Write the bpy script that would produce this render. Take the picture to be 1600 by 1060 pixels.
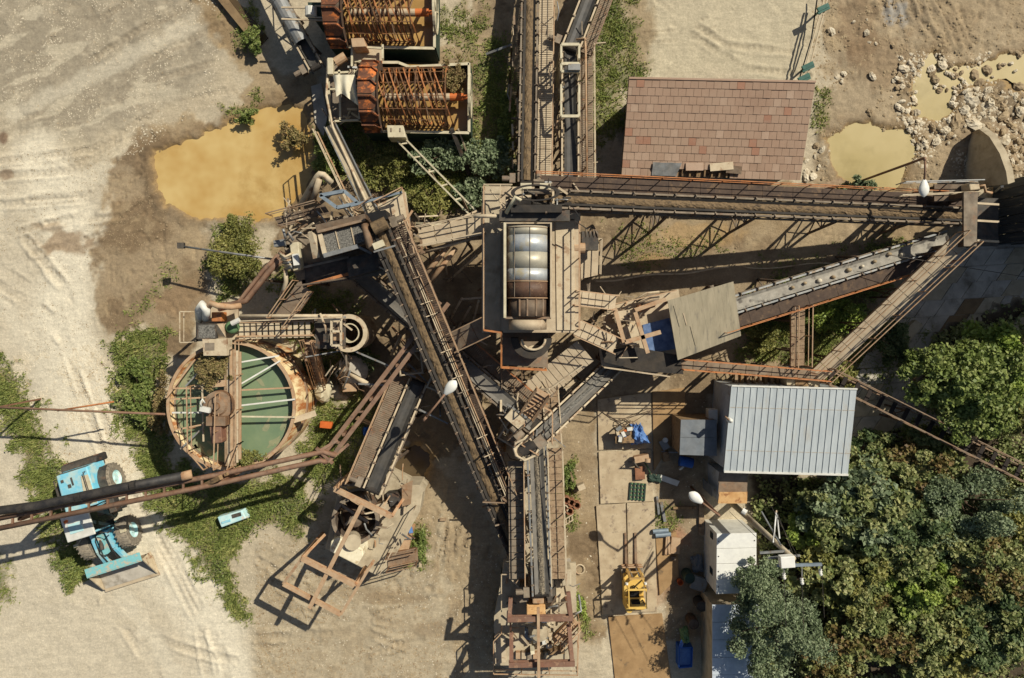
import bpy, math, random
import numpy as np
from mathutils import Vector, Matrix
for _o in list(bpy.data.objects): bpy.data.objects.remove(_o)
SC = bpy.context.scene
COL = SC.collection
# ---------------------------------------------------------------- camera
H, F, CX, CY = 40.0, 28.0, 802.0, 480.0          # camera height (m), pixels per metre on the ground, point straight below
cam_d = bpy.data.cameras.new('camera'); cam = bpy.data.objects.new('camera', cam_d); COL.objects.link(cam)
cam.location = (0, 0, H); cam.rotation_euler = (0, 0, 0)
cam_d.sensor_width = 36.0; cam_d.lens = 25.2
cam_d.shift_x = -2/1600; cam_d.shift_y = -50/1600
cam_d.clip_start = 0.5; cam_d.clip_end = 2000
SC.camera = cam
# ---------------------------------------------------------------- light
SUN_EL, SUN_AZ = math.radians(45.0), math.atan2(0.655, 0.755)   # the sun stands to the north-east (up and right in the picture)
W = bpy.data.worlds.new('World'); SC.world = W; W.use_nodes = True
nt = W.node_tree; nt.nodes.clear()
sky = nt.nodes.new('ShaderNodeTexSky'); sky.sky_type = 'NISHITA'; sky.sun_disc = False
sky.sun_elevation = SUN_EL; sky.sun_rotation = math.pi/2 - SUN_AZ
sky.air_density = 1.0; sky.dust_density = 1.5
bg = nt.nodes.new('ShaderNodeBackground'); bg.inputs['Strength'].default_value = 0.054
wo = nt.nodes.new('ShaderNodeOutputWorld')
nt.links.new(sky.outputs[0], bg.inputs[0]); nt.links.new(bg.outputs[0], wo.inputs[0])
sd = bpy.data.lights.new('sun', 'SUN'); sun = bpy.data.objects.new('sun', sd); COL.objects.link(sun)
sd.energy = 4.6; sd.angle = math.radians(0.5); sd.color = (1.0, 0.94, 0.82)
_d = Vector((-math.cos(SUN_EL)*math.cos(SUN_AZ), -math.cos(SUN_EL)*math.sin(SUN_AZ), -math.sin(SUN_EL)))
sun.rotation_euler = _d.to_track_quat('-Z', 'Y').to_euler(); sun.location = (20, 18, 40)
SC.view_settings.view_transform = 'Standard'; SC.view_settings.look = 'None'
SC.view_settings.exposure = 0.0; SC.view_settings.gamma = 1.0; SC.view_settings.use_curve_mapping = False
try:
    SC.cycles.max_bounces = 6; SC.cycles.diffuse_bounces = 3; SC.cycles.use_denoising = True
except Exception: pass
# ---------------------------------------------------------------- helpers
R = random.Random(7)
NR = np.random.default_rng(11)
Z = Vector((0, 0, 1))
def P(x, y=None, z=0.0):
    """the place in the world that the photograph shows at pixel (x, y) when it stands z metres up"""
    if y is None: x, y, z = (tuple(x) + (0.0,))[:3]
    k = (1 - z/H)/F
    return Vector(((x-CX)*k, -(y-CY)*k, z))
def PP(seq): return [P(q) for q in seq]
def lin(r, g, b):
    return tuple(((c/255)/12.92 if c/255 <= .04045 else ((c/255+.055)/1.055)**2.4) for c in (r, g, b))
ORG = {}
def org(o): return ORG.get(o.name, Vector((0, 0, 0))) if o else Vector((0, 0, 0))
class MB:
    def __init__(s): s.v = []; s.f = []
    def add(s, vs, fs):
        o = len(s.v); s.v += [tuple(v) for v in vs]; s.f += [tuple(i+o for i in f) for f in fs]; return s
    def hexa(s, p):     # eight corners: 0-3 bottom ring, 4-7 top ring
        return s.add(p, [(3,2,1,0),(4,5,6,7),(0,1,5,4),(1,2,6,5),(2,3,7,6),(3,0,4,7)])
    def box(s, c, size, rz=0.0, m=None):
        hx, hy, hz = size[0]/2, size[1]/2, size[2]/2; c = Vector(c); cs, sn = math.cos(rz), math.sin(rz)
        p = []
        for z in (-hz, hz):
            for x, y in ((-hx,-hy),(hx,-hy),(hx,hy),(-hx,hy)):
                q = Vector((x*cs-y*sn, x*sn+y*cs, z)) + c
                p.append(m @ q if m else q)
        return s.hexa(p)
    def bar(s, a, b, w, h=None, up=Z):
        a, b = Vector(a), Vector(b); h = h or w; d = (b-a)
        if d.length < 1e-6: return s
        d.normalize(); sd_ = d.cross(up)
        if sd_.length < 1e-4: sd_ = d.cross(Vector((1, 0, 0)))
        sd_.normalize(); u = sd_.cross(d)
        p = []
        for q in (-1, 1):
            for e, k in ((a,-1),(a,1),(b,1),(b,-1)):
                p.append(e + sd_*(k*w/2) + u*(q*h/2))
        return s.hexa(p)
    def tube(s, a, b, r, n=8, r2=None, cap=True):
        a, b = Vector(a), Vector(b); r2 = r if r2 is None else r2; d = (b-a)
        if d.length < 1e-6: return s
        d.normalize(); x = d.orthogonal().normalized(); y = d.cross(x); vs = []
        for e, rr in ((a, r), (b, r2)):
            for i in range(n):
                t = 2*math.pi*i/n; vs.append(e + x*(rr*math.cos(t)) + y*(rr*math.sin(t)))
        fs = [(i, (i+1) % n, n+(i+1) % n, n+i) for i in range(n)]
        if cap: fs += [tuple(range(n-1, -1, -1)), tuple(range(n, 2*n))]
        return s.add(vs, fs)
    def path(s, pts, r, n=6, rs=None):
        pts = [Vector(p) for p in pts]; vs = []; m = len(pts)
        x = None
        for i, p in enumerate(pts):
            d = (pts[min(i+1, m-1)] - pts[max(i-1, 0)]).normalized()
            if x is None: x = d.orthogonal().normalized()
            x = (x - d*x.dot(d)).normalized(); y = d.cross(x); rr = rs[i] if rs else r
            for k in range(n):
                t = 2*math.pi*k/n; vs.append(p + x*(rr*math.cos(t)) + y*(rr*math.sin(t)))
        fs = [(i*n+k, i*n+(k+1) % n, (i+1)*n+(k+1) % n, (i+1)*n+k) for i in range(m-1) for k in range(n)]
        fs += [tuple(range(n-1, -1, -1)), tuple(range((m-1)*n, m*n))]
        return s.add(vs, fs)
    def prism(s, poly, z0, z1):
        n = len(poly); a = sum(poly[i][0]*poly[(i+1) % n][1]-poly[(i+1) % n][0]*poly[i][1] for i in range(n))
        if a < 0: poly = poly[::-1]
        vs = [(p[0], p[1], z0) for p in poly] + [(p[0], p[1], z1) for p in poly]
        return s.add(vs, [tuple(range(n-1, -1, -1)), tuple(range(n, 2*n))] + [(i, (i+1) % n, n+(i+1) % n, n+i) for i in range(n)])
    def plate(s, pts, th):          # a flat or tilted sheet, th thick downwards
        pts = [Vector(p) for p in pts]; n = len(pts)
        nn = sum((pts[i].cross(pts[(i+1) % n]) for i in range(n)), Vector((0, 0, 0)))
        if nn.z < 0: pts = pts[::-1]; nn = -nn
        nn.normalize()
        vs = [p - nn*th for p in pts] + pts
        return s.add(vs, [tuple(range(n-1, -1, -1)), tuple(range(n, 2*n))] + [(i, (i+1) % n, n+(i+1) % n, n+i) for i in range(n)])
    def lathe(s, prof, n=24, m=None, closed=False):     # prof: (radius, height) along z, m places it
        m = m or Matrix.Identity(4); k = len(prof); vs = []
        for r_, z_ in prof:
            for i in range(n):
                t = 2*math.pi*i/n; vs.append(m @ Vector((r_*math.cos(t), r_*math.sin(t), z_)))
        fs = [(j*n+i, j*n+(i+1) % n, (j+1)*n+(i+1) % n, (j+1)*n+i) for j in range(k-1) for i in range(n)]
        if closed: fs += [((k-1)*n+i, (k-1)*n+(i+1) % n, (i+1) % n, i) for i in range(n)]
        return s.add(vs, fs)
    def ico(s, c, r, sc=(1, 1, 1), jit=0.0, rng=R, rz=0.0, n=6, rings=4):
        c = Vector(c); vs = [c + Vector((0, 0, -r*sc[2]))]; cs, sn = math.cos(rz), math.sin(rz)
        for j in range(1, rings):
            ph = -math.pi/2 + math.pi*j/rings
            for i in range(n):
                t = 2*math.pi*(i+.5*(j % 2))/n; q = r*(1+rng.uniform(-jit, jit))
                x, y, z = q*math.cos(ph)*math.cos(t)*sc[0], q*math.cos(ph)*math.sin(t)*sc[1], q*math.sin(ph)*sc[2]
                vs.append(c + Vector((x*cs-y*sn, x*sn+y*cs, z)))
        vs.append(c + Vector((0, 0, r*sc[2]))); fs = []
        for i in range(n): fs.append((0, 1+(i+1) % n, 1+i))
        for j in range(rings-2):
            for i in range(n): fs.append((1+j*n+i, 1+j*n+(i+1) % n, 1+(j+1)*n+(i+1) % n, 1+(j+1)*n+i))
        L = len(vs)-1
        for i in range(n): fs.append((L, 1+(rings-2)*n+i, 1+(rings-2)*n+(i+1) % n))
        return s.add(vs, fs)
    def mesh(s, name, o=Vector((0, 0, 0))):
        me = bpy.data.meshes.new(name)
        me.from_pydata([(v[0]-o[0], v[1]-o[1], v[2]-o[2]) for v in s.v], [], s.f); me.update(); return me
    def build(s, name, mat, parent=None, smooth=False, bevel=0.0):
        me = s.mesh(name, org(parent)); ob = bpy.data.objects.new(name, me); COL.objects.link(ob)
        me.materials.append(M(mat))
        if smooth: me.shade_smooth()
        if bevel:
            b = ob.modifiers.new('edge', 'BEVEL'); b.width = bevel; b.segments = 2; b.limit_method = 'ANGLE'
        if parent: ob.parent = parent; ORG[ob.name] = org(parent)
        return ob
def tag(o, label=None, cat=None, group=None, kind=None):
    if label: o['label'] = label
    if cat: o['category'] = cat
    if group: o['group'] = group
    if kind: o['kind'] = kind
    return o
def T(name, label, cat, loc, group=None):
    o = bpy.data.objects.new(name, None); COL.objects.link(o); loc = Vector(loc); o.location = loc
    ORG[o.name] = loc; o.empty_display_size = .3; return tag(o, label, cat, group)
def single(name, mb, mat, label, cat, group=None, smooth=False, loc=None, bevel=0.0):
    """a thing that is one mesh, its origin at its base"""
    vs = np.array(mb.v); o = Vector(loc) if loc is not None else Vector((*(vs[:, :2].mean(0)), vs[:, 2].min()))
    me = mb.mesh(name, o); ob = bpy.data.objects.new(name, me); COL.objects.link(ob); ob.location = o; me.materials.append(M(mat))
    if smooth: me.shade_smooth()
    if bevel:
        b = ob.modifiers.new('edge', 'BEVEL'); b.width = bevel; b.segments = 2; b.limit_method = 'ANGLE'
    ORG[ob.name] = o; return tag(ob, label, cat, group)
def inst(name, me, parent, loc=(0, 0, 0), mtx=None, mat=None):
    """another object on shared mesh data, placed in its parent's frame (world loc given)"""
    ob = bpy.data.objects.new(name, me); COL.objects.link(ob)
    ob.parent = parent
    if mtx is not None:
        m = mtx.copy(); m.translation = m.translation - org(parent); ob.matrix_local = m
    else: ob.location = Vector(loc) - org(parent)
    ORG[ob.name] = org(parent); return ob
def copy_tree(o, parent=None):
    c = o.copy(); COL.objects.link(c); c.parent = parent
    if parent: c.matrix_parent_inverse = o.matrix_parent_inverse.copy()
    for ch in o.children: copy_tree(ch, c)
    return c
def npmesh(name, V, FQ, mat, k=4):
    """mesh from numpy arrays: V (n,3), FQ (m,k)"""
    me = bpy.data.meshes.new(name); n, m = len(V), len(FQ)
    me.vertices.add(n); me.vertices.foreach_set('co', np.ascontiguousarray(V, np.float32).ravel())
    me.loops.add(m*k); me.loops.foreach_set('vertex_index', np.ascontiguousarray(FQ, np.int32).ravel())
    me.polygons.add(m); me.polygons.foreach_set('loop_start', np.arange(0, m*k, k, dtype=np.int32))
    try: me.polygons.foreach_set('loop_total', np.full(m, k, np.int32))
    except Exception: pass
    me.update(calc_edges=True); me.materials.append(M(mat)); return me
# ---------------------------------------------------------------- materials
MATS = {}
def M(name):
    if not isinstance(name, str): return name
    return MATS[name]
def make(name, c1, c2=None, rough=.75, metal=0.0, scale=3.0, detail=6.0, contrast=(.35, .65), bump=0.0, bscale=30.0, dust=0.0,
         dcol=(.40, .33, .235), c3=None, s3=1.3, t3=(.55, .62), spec=.35, stretch=None, rvar=0.15):
    """painted, rusted, dusty or stony surface: two tones mixed by noise, a third as blotches, dust lying on faces that look up"""
    m = bpy.data.materials.new(name); m.use_nodes = True; n = m.node_tree; N = n.nodes; L = n.links; MATS[name] = m
    b = N['Principled BSDF']; b.inputs['Metallic'].default_value = metal; b.inputs['Specular IOR Level'].default_value = spec
    g = N.new('ShaderNodeNewGeometry'); pos = g.outputs['Position']
    if stretch:
        mp = N.new('ShaderNodeMapping'); mp.inputs['Scale'].default_value = stretch; L.new(pos, mp.inputs[0]); pos = mp.outputs[0]
    def noise(sc, dt=detail, ro=.62):
        t = N.new('ShaderNodeTexNoise'); t.inputs['Scale'].default_value = sc; t.inputs['Detail'].default_value = dt
        t.inputs['Roughness'].default_value = ro; L.new(pos, t.inputs['Vector']); return t.outputs['Fac']
    def ramp(f, a, bb):
        t = N.new('ShaderNodeMapRange'); t.clamp = True; t.inputs['From Min'].default_value = a; t.inputs['From Max'].default_value = bb
        L.new(f, t.inputs['Value']); return t.outputs[0]
    def mix(f, a, c):
        t = N.new('ShaderNodeMix'); t.data_type = 'RGBA'
        if isinstance(f, float): t.inputs[0].default_value = f
        else: L.new(f, t.inputs[0])
        for q, k in ((a, 6), (c, 7)):
            if isinstance(q, tuple): t.inputs[k].default_value = (*q, 1)
            else: L.new(q, t.inputs[k])
        return t.outputs[2]
    f1 = ramp(noise(scale), *contrast)
    out = mix(f1, c1, c2 or tuple(x*.8 for x in c1))
    if c3: out = mix(ramp(noise(s3, 8.0, .68), *t3), out, c3)
    if dust > 0:
        sx = N.new('ShaderNodeSeparateXYZ'); L.new(g.outputs['Normal'], sx.inputs[0])
        up = ramp(sx.outputs['Z'], .3, .95); mu = N.new('ShaderNodeMath'); mu.operation = 'MULTIPLY'
        L.new(up, mu.inputs[0]); dn = ramp(noise(1.7, 7.0, .7), .42-.3*dust, .95-.45*dust)
        L.new(dn, mu.inputs[1]); m2 = N.new('ShaderNodeMath'); m2.operation = 'MULTIPLY'; L.new(mu.outputs[0], m2.inputs[0]); m2.inputs[1].default_value = min(1.0, dust*1.2)
        out = mix(m2.outputs[0], out, dcol)
    L.new(out, b.inputs['Base Color'])
    rr = N.new('ShaderNodeMapRange'); rr.inputs['To Min'].default_value = max(.03, rough-rvar); rr.inputs['To Max'].default_value = min(1, rough+rvar)
    L.new(noise(scale*2.3, 3.0), rr.inputs['Value']); L.new(rr.outputs[0], b.inputs['Roughness'])
    if bump:
        bp = N.new('ShaderNodeBump'); bp.inputs['Strength'].default_value = bump; bp.inputs['Distance'].default_value = .03
        L.new(noise(bscale, 5.0, .7), bp.inputs['Height']); L.new(bp.outputs[0], b.inputs['Normal'])
    return m
DU = lin(186, 166, 136)
make('rust', lin(136, 102, 72), lin(102, 78, 58), .85, dust=.5, c3=lin(160, 106, 62), s3=2.0, t3=(.58, .7), bump=.3)
make('rust_pipe', lin(138, 102, 78), lin(116, 84, 64), .75, c3=lin(98, 72, 58), s3=2.2, bump=.15, dust=.35)
make('rust_pink', lin(186, 152, 116), lin(158, 120, 86), .85, dust=.55, dcol=lin(198, 176, 144), c3=lin(162, 108, 66), s3=2.5, bump=.2)
make('rust_orange', lin(198, 124, 64), lin(160, 98, 54), .8, c3=lin(128, 84, 56), s3=2.6, dust=.3)
make('rust_dark', lin(98, 76, 56), lin(72, 57, 46), .85, dust=.4, bump=.2)
make('oxide', lin(132, 92, 72), lin(110, 78, 62), .75, dust=.3, c3=lin(156, 116, 88), s3=3)
make('orange_paint', lin(210, 120, 62), lin(190, 102, 52), .55, c3=lin(130, 84, 58), s3=3.0, t3=(.55, .66))
make('dusty', lin(170, 150, 122), lin(138, 118, 94), .9, dust=.85, dcol=lin(196, 178, 148), c3=lin(124, 92, 68), s3=2.0, bump=.25)
make('dusty_dark', lin(108, 92, 76), lin(76, 66, 56), .9, dust=.6, c3=lin(118, 84, 60), s3=2.4, bump=.25)
make('dusty_pale', lin(208, 192, 162), lin(182, 164, 134), .9, dust=.5, dcol=lin(206, 188, 156), c3=lin(146, 112, 84), s3=2.0, bump=.3)
make('dark_steel', lin(62, 58, 54), lin(44, 42, 40), .7, dust=.3, c3=lin(84, 62, 48), s3=2.0)
make('navy_steel', lin(46, 56, 68), lin(36, 44, 54), .55, c3=lin(84, 84, 82), s3=1.0, stretch=(6, 6, .6))
make('galv', lin(150, 152, 150), lin(120, 124, 124), .45, metal=.3, dust=.35, c3=lin(128, 110, 90), s3=2)
make('galv_blue', lin(140, 156, 166), lin(112, 126, 136), .5, metal=.2, dust=.25)
make('rubber', lin(50, 48, 46), lin(38, 37, 36), .85, dust=.3, dcol=lin(120, 104, 82))
make('belt_grey', lin(118, 114, 106), lin(98, 95, 90), .8, dust=.35, dcol=lin(150, 138, 116))
make('belt_wet', lin(72, 70, 66), lin(54, 53, 50), .45, dust=.25, dcol=lin(112, 98, 76))
make('wet_sand', lin(130, 108, 78), lin(104, 86, 62), .8, scale=9, bump=.6, bscale=24, c3=lin(84, 70, 54), s3=4)
make('gravel_load', lin(146, 134, 112), lin(92, 84, 72), .9, scale=14, bump=.9, bscale=22, contrast=(.42, .58))
make('gravel_grey', lin(138, 134, 124), lin(84, 82, 76), .9, scale=16, bump=.9, bscale=26, contrast=(.42, .58))
make('cream', lin(214, 204, 172), lin(190, 178, 146), .6, dust=.25, c3=lin(150, 108, 76), s3=2.2, t3=(.62, .72))
make('white_paint', lin(226, 224, 212), lin(206, 204, 192), .5, dust=.15, dcol=lin(200, 188, 164))
make('white_clean', lin(236, 234, 222), lin(222, 220, 210), .45)
make('wall_white', lin(200, 204, 202), lin(180, 184, 184), .6, c3=lin(160, 156, 146), s3=1.2)
make('concrete', lin(192, 178, 150), lin(166, 152, 126), .92, scale=1.6, dust=.4, dcol=lin(200, 184, 152), bump=.35, c3=lin(134, 118, 94), s3=.9, t3=(.52, .7))
make('concrete_dark', lin(200, 191, 174), lin(172, 164, 148), .9, scale=1.2, bump=.3, c3=lin(130, 120, 104), s3=.7, t3=(.5, .66))
make('concrete_brown', lin(146, 122, 88), lin(122, 100, 72), .9, scale=1.4, bump=.3, c3=lin(104, 86, 64), s3=.8)
make('plate', lin(196, 178, 146), lin(172, 152, 122), .85, scale=1.8, bump=.2, c3=lin(122, 106, 92), s3=2.6, t3=(.56, .68))
make('plate_brown', lin(172, 140, 98), lin(150, 120, 82), .85, scale=1.8, bump=.2, c3=lin(120, 100, 74), s3=2.0, t3=(.58, .68))
make('tile', lin(168, 138, 114), lin(156, 126, 103), .7, scale=1.2, bump=.2, c3=lin(168, 140, 116), s3=.45, t3=(.42, .7), dust=.15)
make('tile_red', lin(168, 124, 98), lin(156, 114, 90), .7, scale=1.5, bump=.2, c3=lin(158, 126, 104), s3=.5)
make('tile_pale', lin(180, 152, 128), lin(168, 140, 116), .68, scale=1.5, bump=.2, dust=.2)
make('roof_grey', lin(184, 190, 189), lin(168, 175, 176), .55, scale=1.6, c3=lin(172, 168, 156), s3=1.3, t3=(.55, .75), rvar=.1, stretch=(2, .5, 1))
make('deck_brown', lin(90, 74, 60), lin(72, 59, 50), .85, scale=3, c3=lin(106, 86, 66), s3=2.5, bump=.2)
make('cage_rust', lin(122, 88, 58), lin(94, 68, 48), .8, scale=3, c3=lin(164, 108, 60), s3=2.2, t3=(.52, .64))
make('roof_beige', lin(166, 154, 128), lin(146, 136, 112), .8, scale=1.5, c3=lin(112, 106, 94), s3=1.6, t3=(.56, .72), stretch=(3.5, .7, 1))
make('roof_pale', lin(208, 216, 222), lin(190, 198, 204), .5)
make('grey_wall', lin(120, 126, 130), lin(104, 110, 114), .6, dust=.15)
make('cyan', lin(126, 208, 230), lin(108, 194, 220), .45, c3=lin(184, 212, 208), s3=1.4, t3=(.48, .62), spec=.5, dust=.35, dcol=lin(190, 206, 198))
make('cyan_worn', lin(140, 200, 198), lin(116, 186, 190), .6, c3=lin(196, 184, 160), s3=3.0, t3=(.5, .6))
make('cyan_pale', lin(206, 228, 222), lin(176, 220, 220), .55, c3=lin(214, 208, 190), s3=2.0)
make('blue_plastic', lin(46, 98, 176), lin(38, 84, 156), .5)
make('tarp_blue', lin(104, 142, 194), lin(84, 120, 176), .55, scale=5)
make('blue_water', lin(120, 142, 178), lin(74, 96, 132), .3, scale=2.0)
make('green_paint', lin(42, 98, 82), lin(34, 80, 68), .6)
make('green_dark', lin(52, 70, 58), lin(42, 58, 50), .7)
make('green_tarp', lin(102, 134, 92), lin(80, 112, 76), .6)
make('yellow_paint', lin(236, 196, 104), lin(222, 180, 88), .5, dust=.2, dcol=lin(224, 196, 140))
make('yellow_dark', lin(196, 156, 88), lin(156, 122, 72), .6, dust=.2)
make('orange_plastic', lin(214, 112, 52), lin(196, 98, 44), .5)
make('tyre', lin(146, 136, 118), lin(112, 104, 92), .9, scale=8, dust=.5, dcol=lin(176, 162, 138))
make('peach', lin(220, 178, 122), lin(204, 156, 100), .7, c3=lin(166, 116, 74), s3=2.2)
make('glass_dark', lin(36, 48, 52), lin(28, 38, 42), .1, spec=.6)
make('wood', lin(156, 128, 92), lin(128, 102, 72), .85, scale=6, c3=lin(100, 82, 62), s3=3)
make('wood_plank', lin(170, 146, 116), lin(142, 118, 92), .9, scale=5, bump=.3, c3=lin(116, 92, 72), s3=3)
make('bark', lin(92, 74, 56), lin(66, 54, 42), .95, scale=8, bump=.6)
make('rock', lin(222, 210, 184), lin(192, 178, 150), .9, scale=2.2, bump=.3, bscale=9, c3=lin(160, 138, 106), s3=1.8, t3=(.52, .66))
make('rock_mud', lin(176, 156, 122), lin(140, 120, 92), .9, scale=3, bump=.35, bscale=14)
make('clay', lin(160, 112, 82), lin(132, 90, 66), .85)
make('steel_shiny', lin(206, 206, 200), lin(180, 184, 184), .42, metal=.35, c3=lin(200, 186, 150), s3=1.2, t3=(.5, .64), rvar=.08)
make('steel_yellow', lin(194, 186, 164), lin(178, 170, 148), .5, metal=.3, c3=lin(180, 172, 150), s3=1.2, rvar=.08)
make('belt_pale', lin(170, 164, 150), lin(130, 126, 116), .85, scale=2.5, dust=.3, c3=lin(96, 92, 86), s3=2.0)
make('bucket_rust', lin(126, 82, 56), lin(94, 62, 46), .7, scale=2.5, c3=lin(224, 128, 62), s3=2.4, t3=(.50, .62))
make('copper_brown', lin(100, 72, 54), lin(80, 58, 46), .6, dust=.15, c3=lin(120, 92, 68), s3=3)
make('black', lin(26, 25, 24), lin(18, 18, 18), .8)
make('hose', lin(44, 43, 44), lin(34, 34, 36), .6, dust=.2)
make('cream_bright', lin(240, 232, 202), lin(224, 212, 178), .6, c3=lin(196, 176, 138), s3=2.0)
make('canvas', lin(232, 224, 196), lin(216, 206, 176), .8)
make('tank_paint', lin(222, 204, 158), lin(204, 180, 132), .75, scale=2.2, c3=lin(158, 98, 52), s3=1.3, t3=(.46, .6), bump=.2, stretch=(1.4, 1.4, .35))
make('deck_dark', lin(54, 46, 40), lin(42, 36, 32), .9)
make('mesh_grate', lin(120, 98, 76), lin(96, 78, 62), .9, dust=.5, c3=lin(136, 94, 62), s3=3)
# ---------------------------------------------------------------- ground: one sheet, fine where the photograph looks
def fbm(x, y, sc, seed, octv=5, gain=.55):
    rg = np.random.default_rng(seed); out = np.zeros_like(x); amp = 1.0; tot = 0
    for o in range(octv):
        n = 128; g = rg.random((n, n)); fx, fy = x*sc*2**o+17.3*o, y*sc*2**o+9.1*o
        ix, iy = np.floor(fx).astype(int), np.floor(fy).astype(int); tx, ty = fx-ix, fy-iy
        tx = tx*tx*(3-2*tx); ty = ty*ty*(3-2*ty)
        a = g[iy % n, ix % n]; b = g[iy % n, (ix+1) % n]; c = g[(iy+1) % n, ix % n]; d = g[(iy+1) % n, (ix+1) % n]
        out += amp*((a*(1-tx)+b*tx)*(1-ty)+(c*(1-tx)+d*tx)*ty); tot += amp; amp *= gain
    return out/tot
def sdist(px, py, poly):
    """signed distance in pixels, positive inside"""
    d2 = np.full(px.shape, 1e12); ins = np.zeros(px.shape, bool); n = len(poly)
    for i in range(n):
        x0, y0 = poly[i]; x1, y1 = poly[(i+1) % n]; ex, ey = x1-x0, y1-y0; L = ex*ex+ey*ey+1e-9
        t = np.clip(((px-x0)*ex+(py-y0)*ey)/L, 0, 1); d2 = np.minimum(d2, (px-x0-t*ex)**2+(py-y0-t*ey)**2)
        c = ((y0 > py) != (y1 > py)) & (px < ex*(py-y0)/(ey+1e-12)+x0); ins ^= c
    d = np.sqrt(d2); return np.where(ins, d, -d)
def ldist(px, py, pts):
    """distance to a polyline, and the length along it"""
    d = np.full(px.shape, 1e9); al = np.zeros(px.shape); sdn = np.zeros(px.shape); s0 = 0
    for (x0, y0), (x1, y1) in zip(pts[:-1], pts[1:]):
        ex, ey = x1-x0, y1-y0; L = math.hypot(ex, ey); t = np.clip(((px-x0)*ex+(py-y0)*ey)/(L*L), 0, 1)
        dd = np.hypot(px-x0-t*ex, py-y0-t*ey); m = dd < d; d = np.where(m, dd, d); al = np.where(m, s0+t*L, al)
        sdn = np.where(m, ((px-x0)*ey-(py-y0)*ex)/L, sdn); s0 += L
    return d, al, sdn
def sst(x, a, b):
    t = np.clip((x-a)/(b-a), 0, 1); return t*t*(3-2*t)
POND_A = [(243,238),(300,217),(345,200),(385,180),(412,170),(440,164),(472,170),(482,195),(490,250),(476,300),(440,335),(400,343),(372,334),(330,340),(290,336),(262,318),(249,300),(245,270)]
POND_B = [(1294,222),(1305,210),(1330,195),(1360,190),(1390,205),(1420,205),(1432,225),(1435,245),(1415,262),(1402,290),(1375,296),(1345,282),(1310,275),(1297,250)]
POND_C = [(1425,172),(1430,130),(1445,98),(1460,80),(1478,108),(1520,104),(1560,92),(1600,85),(1660,80),(1660,150),(1590,140),(1560,124),(1520,130),(1497,142),(1492,175),(1470,187),(1440,182)]
POND_D = [(628,706),(655,696),(672,716),(660,742),(654,764),(632,758),(616,736)]
GRASS = [
 ([(165,540),(215,510),(262,515),(262,560),(240,610),(255,660),(275,722),(335,748),(470,745),(492,790),(472,836),(412,828),(384,838),(372,890),(386,978),(366,970),(310,890),(255,812),(225,770),(200,690),(172,610)], 1.0),
 ([(-40,530),(8,558),(34,588),(66,642),(92,710),(108,760),(138,840),(148,908),(110,922),(78,860),(42,760),(10,680),(-40,620)], 1.0),
 ([(-40,860),(18,880),(34,940),(-40,960)], .8),
 ([(330,345),(385,350),(408,390),(398,440),(345,462),(322,420),(338,380)], .9),
 ([(446,190),(530,185),(640,205),(720,180),(800,220),(805,290),(740,332),(650,325),(600,290),(530,275),(478,275)], .9),
 ([(930,-40),(985,-40),(1000,60),(1003,110),(972,190),(930,235),(912,200),(918,80)], .85),
 ([(1180,450),(1400,380),(1440,395),(1330,520),(1290,580),(1150,565),(1150,500)], .95),
 ([(865,705),(895,715),(902,760),(890,812),(866,800)], .9),
 ([(735,50),(800,50),(812,290),(736,250)], .75),
 ([(490,640),(560,615),(610,640),(565,720),(490,770),(465,700)], .9),
 ([(640,810),(672,830),(662,880),(636,892)], .9),
 ([(1285,565),(1400,490),(1450,510),(1385,625),(1300,600)], .9),
 ([(430,410),(560,470),(580,560),(500,600),(420,500)], .7),
 ([(895,925),(918,935),(915,985),(895,980)], .8),
 ([(360,30),(395,20),(420,60),(400,80),(375,70)], .7),
 ([(352,170),(400,150),(412,172),(370,196)], .75),
 ([(255,410),(300,425),(205,515),(190,505)], .45),
 ([(945,345),(1130,345),(1140,400),(950,440)], .3),
 ([(1190,400),(1330,380),(1380,385),(1200,450)], .35),
 ([(1270,130),(1300,150),(1290,200),(1265,210)], .5),
 ([(1310,275),(1350,265),(1360,300),(1320,305)], .6),
 ([(1020,790),(1062,785),(1065,830),(1025,835)], .55),
 ([(620,20),(760,10),(770,110),(720,130),(690,60)], .6),
]
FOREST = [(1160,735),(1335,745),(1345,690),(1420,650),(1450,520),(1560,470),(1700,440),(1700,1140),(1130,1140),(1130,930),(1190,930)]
MUD = [
 ([(150,290),(222,205),(300,178),(345,188),(400,110),(480,110),(520,190),(500,330),(400,348),(340,352),(330,440),(310,500),(300,550),(255,560),(225,510),(165,532),(145,470),(140,390),(182,340)], 1.0, 12),
 ([(270,-40),(310,-40),(450,120),(520,190),(440,180),(360,90)], 1.0, 10),
 ([(440,190),(700,50),(760,-40),(930,-40),(920,270),(960,300),(1200,285),(1500,300),(1520,380),(1300,590),(930,640),(935,780),(945,960),(900,960),(850,700),(690,720),(560,650),(430,470)], .95, 18),
 ([(1285,-40),(1660,-40),(1660,300),(1270,310),(1285,130)], .75, 20),
 ([(868,620),(934,620),(950,1000),(905,1000),(880,850)], 1.0, 8),
 ([(960,-40),(1000,-40),(1026,30),(1010,110),(985,125),(975,60)], .8, 6),
 ([(1020,600),(1110,600),(1110,1000),(1040,1000)], .9, 8),
 ([(640,720),(760,780),(800,900),(790,1060),(705,1060),(690,900),(650,830)], .55, 16),
]
def axis(lo, hi, step, far):
    c = list(np.arange(lo, hi+step*.5, step)); a, b, s = lo, hi, step; L, Rr = [], []
    while b < far:
        s *= 1.5; b += s; a -= s; Rr.append(b); L.append(a)
    return np.array(L[::-1]+c+Rr)
STEP = .085
gx = axis((-44-CX)/F, (1644-CX)/F, STEP, 420); gy = axis((CY-1104)/F, (CY+44)/F, STEP, 420)
GX, GY = np.meshgrid(gx, gy); PX, PY = GX*F+CX, CY-GY*F
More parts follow.
